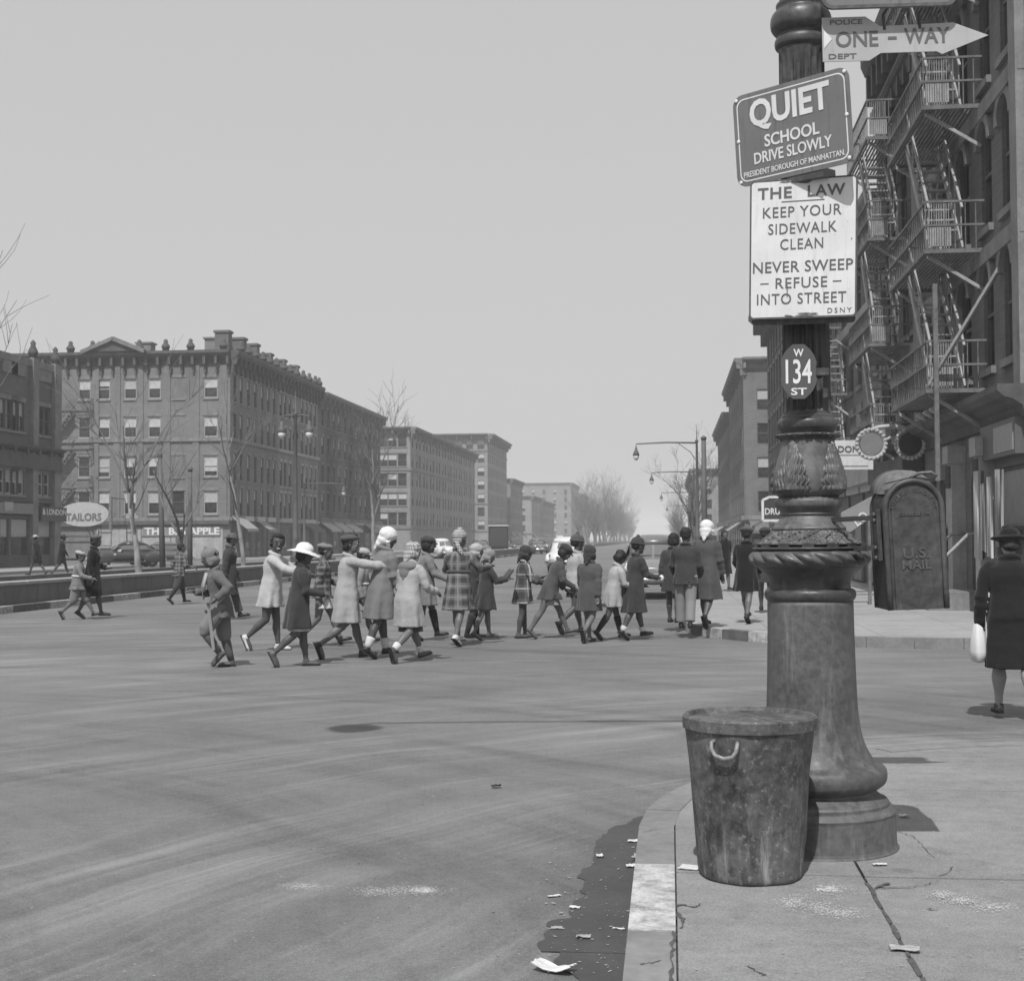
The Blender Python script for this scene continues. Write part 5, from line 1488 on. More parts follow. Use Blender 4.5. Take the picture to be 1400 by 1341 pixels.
def person(px, fy, H, face, label, z=0., child=True, lean=4, legs=((22,6),(-16,22)), arms=((-15,8,15,0),(18,8,18,0)), head=(0,6,0),
           coat=None, hem=.30, flare=1.0, skin=SK2, shoes=SHOE_D, socks=None, sock_h=.10, hat=None, hatmat=None, hair=None, legwear=None, legmat=None,
           skirt=None, belt=None, collar=None, build=1.0, faceon=False, vox=.0125, smile=False, group=None, sleeve=1.0, foot=(None,None), handmat=None, seed=None, extra=None):
    rg = random.Random(seed if seed is not None else int(px*7+fy))
    if child and 350 < px < 1060: H *= 1.06
    base = G(px, fy, z)
    root = empty('person', base, YAW+R(face), label=label, cat='person', group=group)
    hh = H*(.150 if child else .132)
    hipz = H*(.505 if child else .52); th, sh, ank = H*.235, H*.232, H*.040
    if child: sh = H*.222
    shz = H*.815 if not child else H*.80
    shw, hpw = H*.108*build, H*.052*build
    LA, LF, LHn = H*.165, H*.140, H*.1
    # legs -------------------------------------------------------------
    LG = []
    for i, (a, k) in enumerate(legs):
        sgn = 1 if i == 0 else -1
        a, k = R(a), R(k)
        hip = V((0, sgn*hpw, 0)); kn = hip+V((sin(a), 0, -cos(a)))*th
        s_ = a-k; an = kn+V((sin(s_), 0, -cos(s_)))*sh
        f = foot[i]; f = R(f) if f is not None else (max(-1.25, s_*1.35) if s_ < -.30 else (s_*.5 if s_ > .2 else 0))
        LG.append([hip, kn, an, f, s_])
    def soles(l):
        hip, kn, an, f, s_ = l; fx = V((cos(f), 0, sin(f))); fu = V((-sin(f), 0, cos(f)))
        return [an-fu*ank-fx*H*.035, an-fu*ank+fx*H*.105]
    lo = min(p.z for l in LG for p in soles(l)); up = V((0, 0, -lo))
    for l in LG: l[0] = l[0]+up; l[1] = l[1]+up; l[2] = l[2]+up
    hipz = -lo
    # torso frame --------------------------------------------------------
    ln = R(lean); T = V((sin(ln), 0, cos(ln))); TF = V((cos(ln), 0, -sin(ln)))
    hc = V((0, 0, hipz)); tor = (shz-H*.505 if child else shz-H*.52)
    neck = hc+T*(tor+H*.012); shc = hc+T*tor
    AR = []
    for i, q in enumerate(arms):
        s_, b, e, inn = [R(v) for v in q]; sgn = 1 if i == 0 else -1
        sp = shc+Y_*sgn*shw*.93-T*H*.026
        ud = TF*(sin(s_)*cos(b))+Y_*(sgn*sin(b))-T*(cos(s_)*cos(b)); el = sp+ud*LA
        fd = TF*(sin(s_+e)*cos(inn))-Y_*(sgn*sin(inn))-T*(cos(s_+e)*cos(inn))
        if b > .3: fd = (fd+Y_*sgn*sin(b)*.5).normalized()
        AR.append((sp, el, el+fd*LF, fd, sgn))
    hy, hp, hr = [R(v) for v in head]
    HC = neck+T*(hh*.50+H*.022)+TF*(H*.012)
    HM = Matrix.Translation(HC) @ Matrix.Rotation(hy, 4, 'Z') @ Matrix.Rotation(ln*.5+hp, 4, 'Y') @ Matrix.Rotation(hr, 4, 'X')
    # body: one continuous skin ------------------------------------------------
    b = MB()
    for hip, kn, an, f, s_ in LG:
        d1 = (kn-hip); d2 = (an-kn)
        b.tube([hip, hip+d1*.4, kn-d1*.1, kn, kn+d2*.12, kn+d2*.35-V((.006*H,0,0)), kn+d2*.7, an], [H*.055*build, H*.048*build, H*.035, H*.0335, H*.032, H*.0345*build, H*.024, H*.019], 12)
        b.ball(kn, H*.034); fx = V((cos(f), 0, sin(f)))
        b.ball(an-V((0,0,ank*.4)), H*.022); b.tube([an-Z_*ank*.4, an-Z_*ank*.5+fx*H*.05, an-Z_*ank*.6+fx*H*.095], [H*.02, H*.022, H*.014], 8)
    loft(b, [(hc-T*H*.05, TF, H*.05*build, Y_, H*.08*build, None), (hc, TF, H*.068*build, Y_, H*.09*build, None), (hc+T*tor*.35, TF, H*.058*build, Y_, H*.074*build, None), (hc+T*tor*.75, TF, H*.066*build, Y_, H*.09*build, None), (shc-T*H*.02, TF, H*.045, Y_, H*.080*build, None), (neck, TF, H*.03, Y_, H*.032, None)], 16)
    b.tube([neck-T*H*.03, neck+T*H*.02, HC-T*hh*.2], [H*.034, H*.03, H*.03], 10)
    for sp, el, wr, fd, sgn in AR:
        b.tube([sp, sp.lerp(el, .5), el, el.lerp(wr, .35), wr], [H*.023, H*.024, H*.022, H*.022, H*.0145], 10); b.ball(sp-T*H*.01, H*.024); b.ball(el, H*.0225)
        # hand: palm, four fingers curling, thumb from the side of the palm
        pl_ = fd.cross(Y_*sgn); pl_ = pl_.normalized() if pl_.length > .01 else X_
        side = fd.cross(pl_).normalized()
        pc = wr+fd*LHn*.25
        b.tube([wr, wr+fd*LHn*.22, wr+fd*LHn*.46], [H*.013, H*.019, H*.017], 8)
        for q in range(4):
            o_ = side*((q-1.5)*H*.0105); r0 = wr+fd*LHn*.42+o_; L_ = LHn*(.42, .48, .46, .36)[q]
            c1 = r0+fd*L_*.5+pl_*L_*.12; c2 = c1+(fd*.6+pl_*.7).normalized()*L_*.5
            b.tube([r0, c1, c2], [H*.0068, H*.0063, H*.005], 6)
        b.tube([wr+fd*LHn*.12, wr+fd*LHn*.28+side*H*.022+pl_*H*.008, wr+fd*LHn*.5+side*H*.024+pl_*H*.014], [H*.0085, H*.0085, H*.006], 6)
    def hb(c, r):
        b.ball(HM @ V((c[0]*hh, c[1]*hh, c[2]*hh)), r[0]*hh, r[1]*hh, r[2]*hh, 14, 10, HM.to_3x3())
    hb((-.04,0,.13), (.45,.365,.37)); hb((.10,0,-.17), (.29,.275,.33)); hb((.22,0,.05), (.2,.27,.2))
    hb((.42,0,-.07), (.075,.065,.075)); hb((.37,0,.03), (.06,.045,.12)); hb((.335,0,.10), (.075,.23,.045)); hb((.365,0,-.255), (.05,.105,.025)); hb((.36,0,-.31), (.05,.09,.028)); hb((.30,0,-.42), (.09,.11,.07))
    for s_ in (-1, 1): hb((-.02, s_*.365, -.04), (.07,.035,.12)); hb((.27, s_*.16, -.12), (.10,.09,.09))
    body = b.build('body', skin, root); remesh(body, vox*.85 if faceon else vox, 1, .4)
    if faceon:
        for s_ in (-1, 1):
            e_ = MB(); e_.ball(HM @ V((.345*hh, s_*.145*hh, .015*hh)), .045*hh, .06*hh, .032*hh, 10, 8, HM.to_3x3()); eo = e_.build('eye', EYEW, root)
            e_ = MB(); e_.ball(HM @ V((.385*hh, s_*.145*hh, .015*hh)), .025*hh, .04*hh, .045*hh, 8, 6, HM.to_3x3()); e_.build('iris', EYED, eo)
            e_ = MB(); e_.ball(HM @ V((.385*hh, s_*.15*hh, .115*hh)), .03*hh, .10*hh, .022*hh, 8, 6, HM.to_3x3()); e_.build('eyebrow', HAIR, root)
        e_ = MB(); e_.ball(HM @ V((.375*hh, 0, -.275*hh)), .05*hh, .135*hh, .045*hh, 10, 6, HM.to_3x3()); mo_ = e_.build('mouth', EYED if smile else skin, root)
        if smile:
            e_ = MB(); e_.ball(HM @ V((.395*hh, 0, -.265*hh)), .045*hh, .11*hh, .028*hh, 10, 6, HM.to_3x3()); e_.build('teeth', TEETH, mo_)
    # shoes and socks -------------------------------------------------------
    for hip, kn, an, f, s_ in LG:
        fx = V((cos(f), 0, sin(f))); fu = V((-sin(f), 0, cos(f))); so_ = an-fu*ank
        m_ = MB()
        m_.tube([so_-fx*H*.030+fu*H*.018, so_+fu*H*.02, so_+fx*H*.045+fu*H*.019, so_+fx*H*.085+fu*H*.016, so_+fx*H*.112+fu*H*.012], [H*.020, H*.027, H*.025, H*.025, H*.014], 10, ry=.72)
        m_.tube([an+fu*H*.012, so_+fu*H*.02], [H*.026, H*.028], 10)
        so = m_.build('shoe', shoes, root); remesh(so, .009, 2)
        m_ = MB(); m_.prism([(-.036*H,-.020*H),(.03*H,-.022*H),(.085*H,-.026*H),(.115*H,-.012*H),(.115*H,.012*H),(.085*H,.026*H),(.03*H,.022*H),(-.036*H,.020*H)], 0, .010, Matrix.Translation(so_) @ Matrix((fx, Y_, fu)).transposed().to_4x4()); m_.build('sole', SHOE_D, so)
        if socks:
            m_ = MB(); d2 = kn-an; q = min(.98, sock_h*H/d2.length)
            m_.tube([an, an+d2*q*.4, an+d2*q*.8, an+d2*q], [H*.0245, H*.027+H*.006*q, H*.031+H*.009*q, H*.031+H*.009*q], 12); m_.build('sock', socks, root)
    # trousers / knickers ------------------------------------------------------
    if legwear:
        for hip, kn, an, f, s_ in LG:
            m_ = MB(); d1, d2 = kn-hip, an-kn
            if legwear == 'trousers': m_.tube([hip+Z_*H*.02, hip+d1*.5, kn, kn+d2*.5, kn+d2*.9], [H*.068, H*.06, H*.05, H*.046, H*.047], 14)
            else: m_.tube([hip+Z_*H*.02, hip+d1*.45, kn-d1*.08, kn+d2*.12, kn+d2*.22], [H*.07, H*.066, H*.062, H*.052, H*.034], 14)
            o_ = m_.build('trouser_leg', legmat, root); remesh(o_, vox, 2)
    # coat -------------------------------------------------------------------
    hz_ = H*hem
    def legx(zz):
        xs = []
        for hip, kn, an, f, s_ in LG:
            a0, a1 = hip, kn
            u = 0 if abs(a0.z-a1.z) < 1e-5 else max(0, min(1, (a0.z-zz)/(a0.z-a1.z))); xs.append(max(-.12*H, min(.12*H, a0.lerp(a1, u).x)))
        return xs
    def make_coat(mat, hz_, scale, sleeves, nm, top=1.0, seed_=0):
        m_ = MB(); rings = []
        tab = [(0.0, .036, .038), (.05, .052, .060), (.12, .064, .108), (.30, .078, .108), (.58, .074, .096), (.78, .082, .104), (1.0, .090, .112)]
        ph = rg.uniform(0, 6.28); ph2 = rg.uniform(0, 6.28); nf = rg.choice((5, 6, 7))
        for i in range(15):
            t = i/14*top if False else i/14
            if t < 1-top: continue
            rx, ry = interp(tab, t); c = neck.lerp(hc, t)
            am = .012+.02*max(0, t-.55)
            fn = (lambda a, am=am, t=t: 1+am*sin(nf*a+ph+t*3))
            rings.append((c, TF, rx*H*scale*build, Y_, ry*H*scale*build, fn))
        n2 = 10
        for i in range(1, n2+1):
            u = i/n2; zz = hipz+(hz_-hipz)*u; xs = legx(max(zz, .25*H)); mn, mx = min(xs), max(xs)
            cx = (mn+mx)/2*.75; rx = max(.090*H*scale*(1+.22*u*flare), (mx-mn)/2+.045*H*scale); ry = .112*H*scale*build*(1+.18*u*flare)
            cx += (-.012*H)*u
            fn = (lambda a, u=u: 1+(.03+.11*u*flare)*sin(nf*a+ph+3+u*.5)+.045*u*sin(11*a+ph2))
            rings.append((V((cx, 0, zz)), TF.lerp(X_, min(1, u*2)).normalized(), rx, Y_, ry, fn))
        c, a_, rx, b_, ry, fn = rings[-1]
        rings.append((c+Z_*.004, a_, rx*.86, b_, ry*.86, fn)); rings.append((c+Z_*H*.05, a_, rx*.80, b_, ry*.80, fn)); rings.append((c+Z_*H*.07, a_, rx*.3, b_, ry*.3, None))
        loft(m_, rings[::-1], 44)
        if sleeves:
            for sp, el, wr, fd, sgn in AR:
                we = el.lerp(wr, min(1.0, sleeves)*.97)
                j = lambda r: r*rg.uniform(.90, 1.10)*scale
                m_.tube([sp-Y_*sgn*H*.012+T*H*.006, sp.lerp(el, .2), sp.lerp(el, .4), sp.lerp(el, .6), sp.lerp(el, .8), el, el.lerp(we, .15), el.lerp(we, .35), el.lerp(we, .6), el.lerp(we, .85), we], [j(H*.036), j(H*.041), j(H*.038), j(H*.037), j(H*.033), j(H*.038), j(H*.032), j(H*.036), j(H*.030), j(H*.032), j(H*.033)], 14)
                m_.ball(sp-T*H*.006-Y_*sgn*H*.008, H*.038*scale)
        if collar != 'none' and top == 1.0:
            ck = [(neck+TF*(H*.044*cos(a))+Y_*(H*.048*sin(a))+T*(H*(.004-.014*cos(a)))) for a in [2*pi*k/20 for k in range(21)]]
            m_.tube(ck, H*.017, 8, cap=False)
        o_ = m_.build(nm, mat, root); remesh(o_, vox, 3, .5); wrinkle(o_, .020*H/1.5, .15); return o_
    co = None
    if coat: co = make_coat(coat, hz_, 1.0, sleeve, 'coat')
    if skirt:
        m_ = MB(); rings = []; h2 = skirt[1]*H
        for i in range(9):
            u = i/8; zz = hipz-.02*H+(h2-hipz+.02*H)*u; xs = legx(max(zz, .2*H)); mn, mx = min(xs), max(xs)
            rings.append((V(((mn+mx)/2*.7, 0, zz)), X_, max(.066*H*(1+.28*u), (mx-mn)/2+.022*H), Y_, .080*H*(1+.28*u), lambda a, u=u: 1+.05*u*sin(9*a+1)))
        c, a_, rx, b_, ry, fn = rings[-1]; rings.append((c+Z_*.004, a_, rx*.88, b_, ry*.88, fn)); rings.append((c+Z_*H*.05, a_, rx*.7, b_, ry*.7, None))
        loft(m_, rings[::-1], 44); o_ = m_.build('skirt', skirt[0], root); remesh(o_, vox, 1)
    if belt:
        c = neck.lerp(hc, .60); m_ = MB(); pts = [c+TF*(H*.081*build*cos(a))+Y_*(H*.103*build*sin(a)) for a in [2*pi*k/24 for k in range(25)]]; m_.tube(pts, H*.012, 8, cap=False); m_.build('belt', belt, root)
    # head covering ------------------------------------------------------------
    def hl(c): return HM @ V((c[0]*hh, c[1]*hh, c[2]*hh))
    H3 = HM.to_3x3()
    def cap_ball(mb, c, r): mb.ball(hl(c), r[0]*hh, r[1]*hh, r[2]*hh, 16, 12, H3)
    hr_ = hair or 'short'
    m_ = MB()
    if hr_ == 'short': cap_ball(m_, (-.09,0,.17), (.44,.385,.375)); cap_ball(m_, (-.24,0,-.02), (.24,.33,.26))
    elif hr_ == 'bob':
        cap_ball(m_, (-.08,0,.17), (.46,.40,.39)); cap_ball(m_, (-.22,0,-.12), (.27,.40,.34)); cap_ball(m_, (-.1,.3,-.12), (.2,.14,.28)); cap_ball(m_, (-.1,-.3,-.12), (.2,.14,.28))
    elif hr_ == 'rolled':
        cap_ball(m_, (-.09,0,.17), (.45,.39,.38)); cap_ball(m_, (-.32,0,-.20), (.18,.34,.16)); cap_ball(m_, (.18,0,.40), (.2,.26,.12))
        for k in range(5): cap_ball(m_, (-.2+.05*k, .32*(1 if k % 2 else -1), -.15+.06*k), (.12,.1,.12))
    if hr_ != 'none':
        o_ = m_.build('hair', HAIR, root); remesh(o_, .011, 1); wrinkle(o_, .02, .05)
        dm_ = None
    if hat:
        m_ = MB(); nm = 'hat'; mt = hatmat
        if hat == 'beret':
            cap_ball(m_, (-.10,0,.30), (.52,.50,.22)); cap_ball(m_, (-.06,0,.20), (.44,.40,.22)); cap_ball(m_, (-.1,0,.52), (.05,.05,.06))
        elif hat == 'beanie':
            cap_ball(m_, (-.07,0,.22), (.49,.42,.39)); cap_ball(m_, (-.12,0,.64), (.13,.13,.12))
            m_.tube([hl((-.07+.47*cos(a), .42*sin(a), .14)) for a in [2*pi*k/20 for k in range(21)]], .055*hh, 8, cap=False)
        elif hat == 'scarf':     # kerchief over the head, knotted under the chin, a point hanging behind
            nm = 'headscarf'
            cap_ball(m_, (-.08,0,.15), (.49,.425,.41)); cap_ball(m_, (-.20,0,-.18), (.34,.40,.36)); cap_ball(m_, (-.36,0,-.42), (.16,.28,.26)); cap_ball(m_, (-.42,0,-.68), (.08,.13,.22))
            for s_ in (-1, 1): m_.tube([hl((-.05, s_*.36, -.10)), hl((.12, s_*.30, -.38)), hl((.22, s_*.08, -.55))], [.13*hh, .10*hh, .07*hh], 8)
        elif hat == 'turban':
            nm = 'head_wrap'
            cap_ball(m_, (-.08,0,.22), (.50,.44,.40)); cap_ball(m_, (-.30,0,-.05), (.26,.32,.28)); cap_ball(m_, (-.46,0,-.12), (.12,.14,.12)); cap_ball(m_, (-.05,0,.62), (.16,.16,.12))
            m_.tube([hl((-.46,0,-.12)), hl((-.56,-.2,-.4)), hl((-.5,-.36,-.75)), hl((-.46,-.45,-.95))], [.08*hh, .14*hh, .15*hh, .06*hh], 8)
        elif hat == 'brim':
            cap_ball(m_, (-.08,0,.26), (.48,.44,.36))
            rng_ = []
            for k in range(28):
                a = 2*pi*k/28; rng_.append((a, .86+.05*sin(2*a), .06+.06*cos(2*a)))
            vs, fs = [], []
            for a, r, dz in rng_:
                for rr, zz in ((.40,.16),(r,.06-dz),(r,.02-dz),(.40,.09)): vs.append(hl((-.08+rr*cos(a)*1.05, rr*sin(a), zz+.04)))
            for k in range(28):
                j = (k+1) % 28
                for q in range(4): fs.append((k*4+q, j*4+q, j*4+(q+1)%4, k*4+(q+1)%4))
            m_.add(vs, fs, True)
        elif hat == 'fedora':
            cap_ball(m_, (-.04,0,.36), (.44,.36,.30)); cap_ball(m_, (-.04,0,.25), (.47,.39,.22))
            vs, fs = [], []
            for k in range(28):
                a = 2*pi*k/28; r = .74; up_ = .10*abs(sin(a))**2
                for rr, zz in ((.36,.20),(r,.17+up_),(r,.13+up_),(.36,.13)): vs.append(hl((-.02+rr*cos(a)*1.08, rr*sin(a)*.9, zz)))
            for k in range(28):
                j = (k+1) % 28
                for q in range(4): fs.append((k*4+q, j*4+q, j*4+(q+1)%4, k*4+(q+1)%4))
            m_.add(vs, fs, True)
        elif hat == 'cap':
            cap_ball(m_, (-.08,0,.28), (.52,.47,.28)); cap_ball(m_, (.40,0,.13), (.22,.30,.05)); cap_ball(m_, (-.05,0,.16), (.46,.41,.16))
        elif hat == 'aviator':
            cap_ball(m_, (-.06,0,.18), (.49,.42,.40)); cap_ball(m_, (-.14,0,-.14), (.38,.42,.36))
            for s_ in (-1, 1): cap_ball(m_, (.02, s_*.36, -.18), (.17,.07,.26))
            cap_ball(m_, (.05,.1,.58), (.10,.09,.16))
        elif hat == 'feather':
            cap_ball(m_, (.02,0,.40), (.50,.46,.16)); cap_ball(m_, (-.02,0,.30), (.44,.40,.18)); m_.tube([hl((.1,-.2,.5)), hl((.22,-.24,.85)), hl((.12,-.26,1.1))], [.07*hh, .09*hh, .03*hh], 8)
        elif hat == 'scallop':
            cap_ball(m_, (-.06,0,.34), (.44,.42,.30)); cap_ball(m_, (-.05,0,.18), (.60,.74,.12)); cap_ball(m_, (-.1,.1,.60), (.18,.2,.1))
        o_ = m_.build(nm, mt, root); remesh(o_, .010, 2, .45); wrinkle(o_, .016, .06)
    if extra: extra(root, dict(AR=AR, HM=HM, H=H, hh=hh, neck=neck, hc=hc, T=T, TF=TF, LG=LG, shc=shc, hipz=hipz))
    return root
def bag(root, c, w_, h_, d_, mat, nm='bag'): pass

C_LG = cloth('coat_light_grey', .34); C_LG2 = cloth('coat_pale', .40); C_MG = cloth('coat_mid_grey', .17); C_G2 = cloth('coat_grey', .22); C_DG = cloth('coat_dark_grey', .042); C_BK = cloth('coat_black', .012); C_ND = cloth('coat_navy', .042)
C_DK = cloth('coat_charcoal', .07); C_WH = cloth('white_cotton', .60); C_TW = cloth('dark_tweed', .065); C_HT = cloth('hat_grey_felt', .10)
PLA = plaid('plaid_grey', .05, .16, .24, .16, .16); PLB = plaid('plaid_bold', .05, .12, .40, .20, .22); PLC = plaid('plaid_small', .05, .15, .26, .09, .09)
PAT = plaid('kerchief_check', .16, .36, .55, .05, .05); STR = plaid('kerchief_stripe', .14, .34, .50, .03, .04)

# --- left group
person(126, 846, 1.68, 8, 'woman in a black coat and feathered hat walking beside the median wall', child=False, coat=C_BK, hem=.27, hat='feather', hatmat=C_HT, skin=SK1, legs=((14,4),(-12,14)), arms=((10,6,70,30),(-6,6,20,0)), hair='rolled', head=(15,0,0))
person(106, 847, 1.40, 4, 'child in a dark jacket and pale floppy cap striding left of the woman in black', coat=C_MG, hem=.42, hat='beret', hatmat=C_LG, skin=SK2, legs=((30,6),(-12,34)), arms=((-20,10,40,0),(30,10,50,10)), legwear='knickers', legmat=C_MG, head=(0,14,0), belt=C_WH)
person(245, 826, 1.50, 30, 'boy in a plaid jacket and baggy knickers beside the median wall', coat=PLC, hem=.46, hat=None, skin=SK2, legs=((16,6),(-14,18)), arms=((-30,14,60,0),(20,10,60,10)), legwear='knickers', legmat=C_TW, socks=SOCK_D, sock_h=.2, head=(0,0,0))
def stick(root, d):
    sp, el, wr, fd, sg = d['AR'][0]
    m_ = MB(); m_.bar(wr+V((.10,-.02,.02)), wr+V((.02,-.05,-.62)), .022, .03); m_.build('wooden_stick', cloth('pale_wood', .30), root)
    for q in range(3):
        m_ = MB(); c = d['neck']; m_.tube([c+d['TF']*.09+V((0,(q-1)*.05,-.02)), c+d['TF']*.13+V((.0,(q-1)*.07,-.16)), c+d['TF']*.12+V((0,(q-1)*.05,-.34+.05*q))], [.02,.018,.012], 8); m_.build('scarf_end', C_LG if q != 1 else C_DK, root)
person(303, 912, 1.52, 197, 'running boy in an aviator cap and bunched jacket with a wooden stick', lean=12, coat=cloth('jacket_leather', .12), hem=.40, flare=.9, hat='aviator', hatmat=C_MG, skin=SK1, legs=((38,72),(-6,10)), arms=((-32,28,95,18),(20,14,90,20)), legwear='knickers', legmat=C_MG, socks=cloth('sock_grey', .10), sock_h=.19, shoes=SHOE_M, head=(-12,10,0), extra=stick, faceon=True)
person(312, 847, 1.72, 12, 'man in a grey fedora and long dark overcoat walking right', child=False, coat=C_DG, hem=.28, flare=.5, hat='fedora', hatmat=C_HT, skin=SK2, legs=((18,3),(-20,16)), arms=((12,7,20,0),(-14,7,15,0)), legwear='trousers', legmat=C_TW, build=1.08, collar=None,
       extra=lambda r, d: (MB().prism([(-.05,.0),(.05,.0),(.012,-.17),(-.012,-.17)], -.004, .004, Matrix.Translation(d['neck']+d['TF']*.115-d['T']*.01) @ Matrix.Rotation(pi/2, 4, 'Z') @ Matrix.Rotation(pi/2, 4, 'X')).build('shirt_front', C_WH, r)))
# --- main line of girls
person(370, 889, 1.60, -8, 'smiling girl in a pale coat with both hands on the shoulders ahead', coat=C_LG2, hem=.36, flare=.8, skin=SK1, hair='rolled', legs=((8,4),(-6,42)), arms=((62,12,18,6),(66,14,14,4)), head=(-62,4,-6), faceon=True, smile=True, shoes=SHOE_L, lean=7)
person(408, 911, 1.46, 12, 'girl in a dark coat and white brimmed sun hat', coat=C_DG, hem=.30, hat='brim', hatmat=C_WH, skin=SK1, hair='bob', legs=((10,4),(-8,40)), arms=((-14,8,12,0),(16,8,70,8)), shoes=SHOE_M, lean=6, skirt=(C_LG2, .28), head=(-14,10,0))
person(440, 884, 1.44, 4, 'girl in a plaid jacket over a white skirt behind the pale coat', coat=PLC, hem=.46, skirt=(C_WH, .36), skin=SK2, hat='beret', hatmat=C_MG, legs=((24,4),(-8,34)), arms=((20,8,60,10),(-10,8,30,0)))
person(474, 900, 1.60, 14, 'girl in a light grey coat and dark beret reaching to the girl ahead', coat=C_LG, hem=.275, flare=.9, hat='beret', hatmat=C_DK, hair='rolled', skin=SK2, legs=((18,4),(-10,42)), arms=((8,8,25,0),(84,16,6,0)), lean=4, head=(-22,-4,0), shoes=SHOE_D, faceon=True)
person(492, 880, 1.38, 8, 'small girl in a pale cap half hidden behind the light grey coat', coat=C_G2, hem=.34, hat='cap', hatmat=C_LG, skin=SK1, legs=((20,5),(-20,22)), arms=((30,8,70,10),(-10,8,30,0)), belt=C_WH)
person(521, 900, 1.62, 34, 'girl in a mid grey coat with a white headscarf and white socks', coat=C_MG, hem=.30, flare=.9, hat='scarf', hatmat=C_WH, skin=SK1, socks=SOCK_W, sock_h=.085, legs=((10,3),(-14,10)), arms=((14,8,30,0),(10,10,25,0)), lean=8, head=(-18,18,14))
def hood(root, d):
    m_ = MB(); n = d['neck']; H = d['H']
    for k in range(12):
        a = pi*.15+pi*1.7*k/11; 
    m_.ball(n-d['TF']*.06-d['T']*.05, .10, .155, .075); m_.ball(n-d['TF']*.09-d['T']*.13, .06, .10, .10); m_.ball(n-d['TF']*.095-d['T']*.21, .035, .05, .07)
    o_ = m_.build('hood', C_MG, root); remesh(o_, .012, 2)
person(558, 905, 1.50, 46, 'girl in a pale hooded coat and checked kerchief seen from behind', coat=C_LG, hem=.28, flare=.7, hat='scarf', hatmat=PAT, skin=SK2, shoes=SHOE_M, socks=SOCK_W, sock_h=.06, skirt=(C_DG, .24), legs=((26,4),(-6,46)), arms=((10,16,50,10),(20,16,60,14)), lean=7, extra=hood, head=(0,14,0))
person(582, 876, 1.50, 4, 'girl in a peaked dark cap and grey coat at the back of the line', coat=C_MG, hem=.34, flare=1.2, hat='cap', hatmat=C_DG, hair='bob', skin=SK1, legwear=None, socks=SOCK_D, sock_h=.24, legs=((16,4),(-8,12)), arms=((40,10,20,0),(30,10,40,0)), lean=3)
def papers(root, d):
    sp, el, wr, fd, sg = d['AR'][1]
    m_ = MB(); m_.box(-.10, .10, -.07, .07, -.006, .006, Matrix.Translation(wr+V((.06,.0,.03))) @ Matrix.Rotation(R(-20), 4, 'Y')); m_.build('white_paper', C_WH, root)
person(627, 883, 1.58, 62, 'girl in a big plaid belted coat with a striped head wrap, seen from behind', coat=PLA, hem=.31, flare=1.1, hat='turban', hatmat=STR, skin=SK2, shoes=SHOE_L, legs=((12,2),(-12,12)), arms=((30,26,80,20),(34,26,70,10)), lean=3, head=(0,0,0), belt=C_DK)
person(648, 872, 1.44, 20, 'girl half hidden between the plaid coat and the book reader', coat=C_DG, hem=.34, hat='scarf', hatmat=C_LG, skin=SK1, socks=SOCK_D, sock_h=.2, legs=((8,3),(-8,8)), arms=((10,8,20,0),(10,8,20,0)))
def book(root, d):
    a = (d['AR'][0][2]+d['AR'][1][2])/2+V((.06, 0, .05))
    M = Matrix.Translation(a) @ Matrix.Rotation(R(-50), 4, 'Y')
    m_ = MB(); m_.box(-.10, .10, -.005, .13, -.012, .012, M @ Matrix.Rotation(R(16), 4, 'X')); m_.box(-.10, .10, -.13, .005, -.012, .012, M @ Matrix.Rotation(R(-16), 4, 'X')); m_.build('open_book', C_DK, root)
person(664, 875, 1.32, 14, 'girl in a flared dark coat and pale kerchief reading an open book', coat=C_DG, hem=.33, flare=1.6, hat='scarf', hatmat=C_G2, skin=SK2, shoes=SHOE_M, legs=((8,3),(-14,8)), arms=((34,10,72,22),(34,10,72,22)), lean=5, head=(0,24,0), extra=book)
person(715, 872, 1.40, 16, 'girl in a bold plaid coat with a long dark headscarf', coat=PLB, hem=.36, flare=.9, hat='scarf', hatmat=C_DG, skin=SK1, shoes=SHOE_M, legs=((6,2),(-6,5)), arms=((28,8,74,10),(22,12,60,0)), lean=4, head=(0,14,0))
person(752, 873, 1.44, 6, 'girl in a belted dark coat leaning forward with a book satchel', coat=C_DK, hem=.40, flare=1.5, hat='cap', hatmat=C_DG, hair='bob', skin=SK2, shoes=SHOE_M, legs=((26,4),(-22,10)), arms=((10,8,60,10),(30,8,50,10)), lean=22, head=(0,26,0), skirt=(C_LG, .34))
person(786, 866, 1.56, 28, 'girl in a pale jacket and pompom hat behind the dark beret girl', coat=C_LG, hem=.44, hat='beanie', hatmat=C_DK, skin=SK1, skirt=(C_BK, .36), legs=((14,3),(-8,40)), arms=((10,8,40,0),(10,8,40,0)))
def wcollar(root, d):
    m_ = MB(); n = d['neck']; m_.tube([n+d['TF']*(.062*cos(a))+Y_*(.066*sin(a))+d['T']*.02 for a in [2*pi*k/20 for k in range(21)]], .012, 8, cap=False); m_.build('collar', C_WH, root)
person(806, 878, 1.42, 58, 'girl in a dark grey coat and round dark hat walking away', coat=C_DK, hem=.31, flare=.9, hat='scarf', hatmat=C_DG, hair='none', skin=SK2, shoes=SHOE_M, legs=((14,4),(-8,44)), arms=((16,9,20,0),(-14,9,12,0)), lean=2, extra=wcollar)
person(838, 875, 1.32, 18, 'girl in a pale coat bowing her bare head', coat=C_LG, hem=.36, flare=.8, skin=SK1, hair='bob', legs=((16,3),(-18,18)), arms=((30,8,75,16),(24,8,70,16)), lean=12, head=(0,34,0), socks=SOCK_D, sock_h=.2)
def whand(root, d):
    wr = d['AR'][1][2]; m_ = MB(); m_.ball(wr+d['AR'][1][3]*.06, .04, .035, .05); m_.build('mitten', C_WH, root)
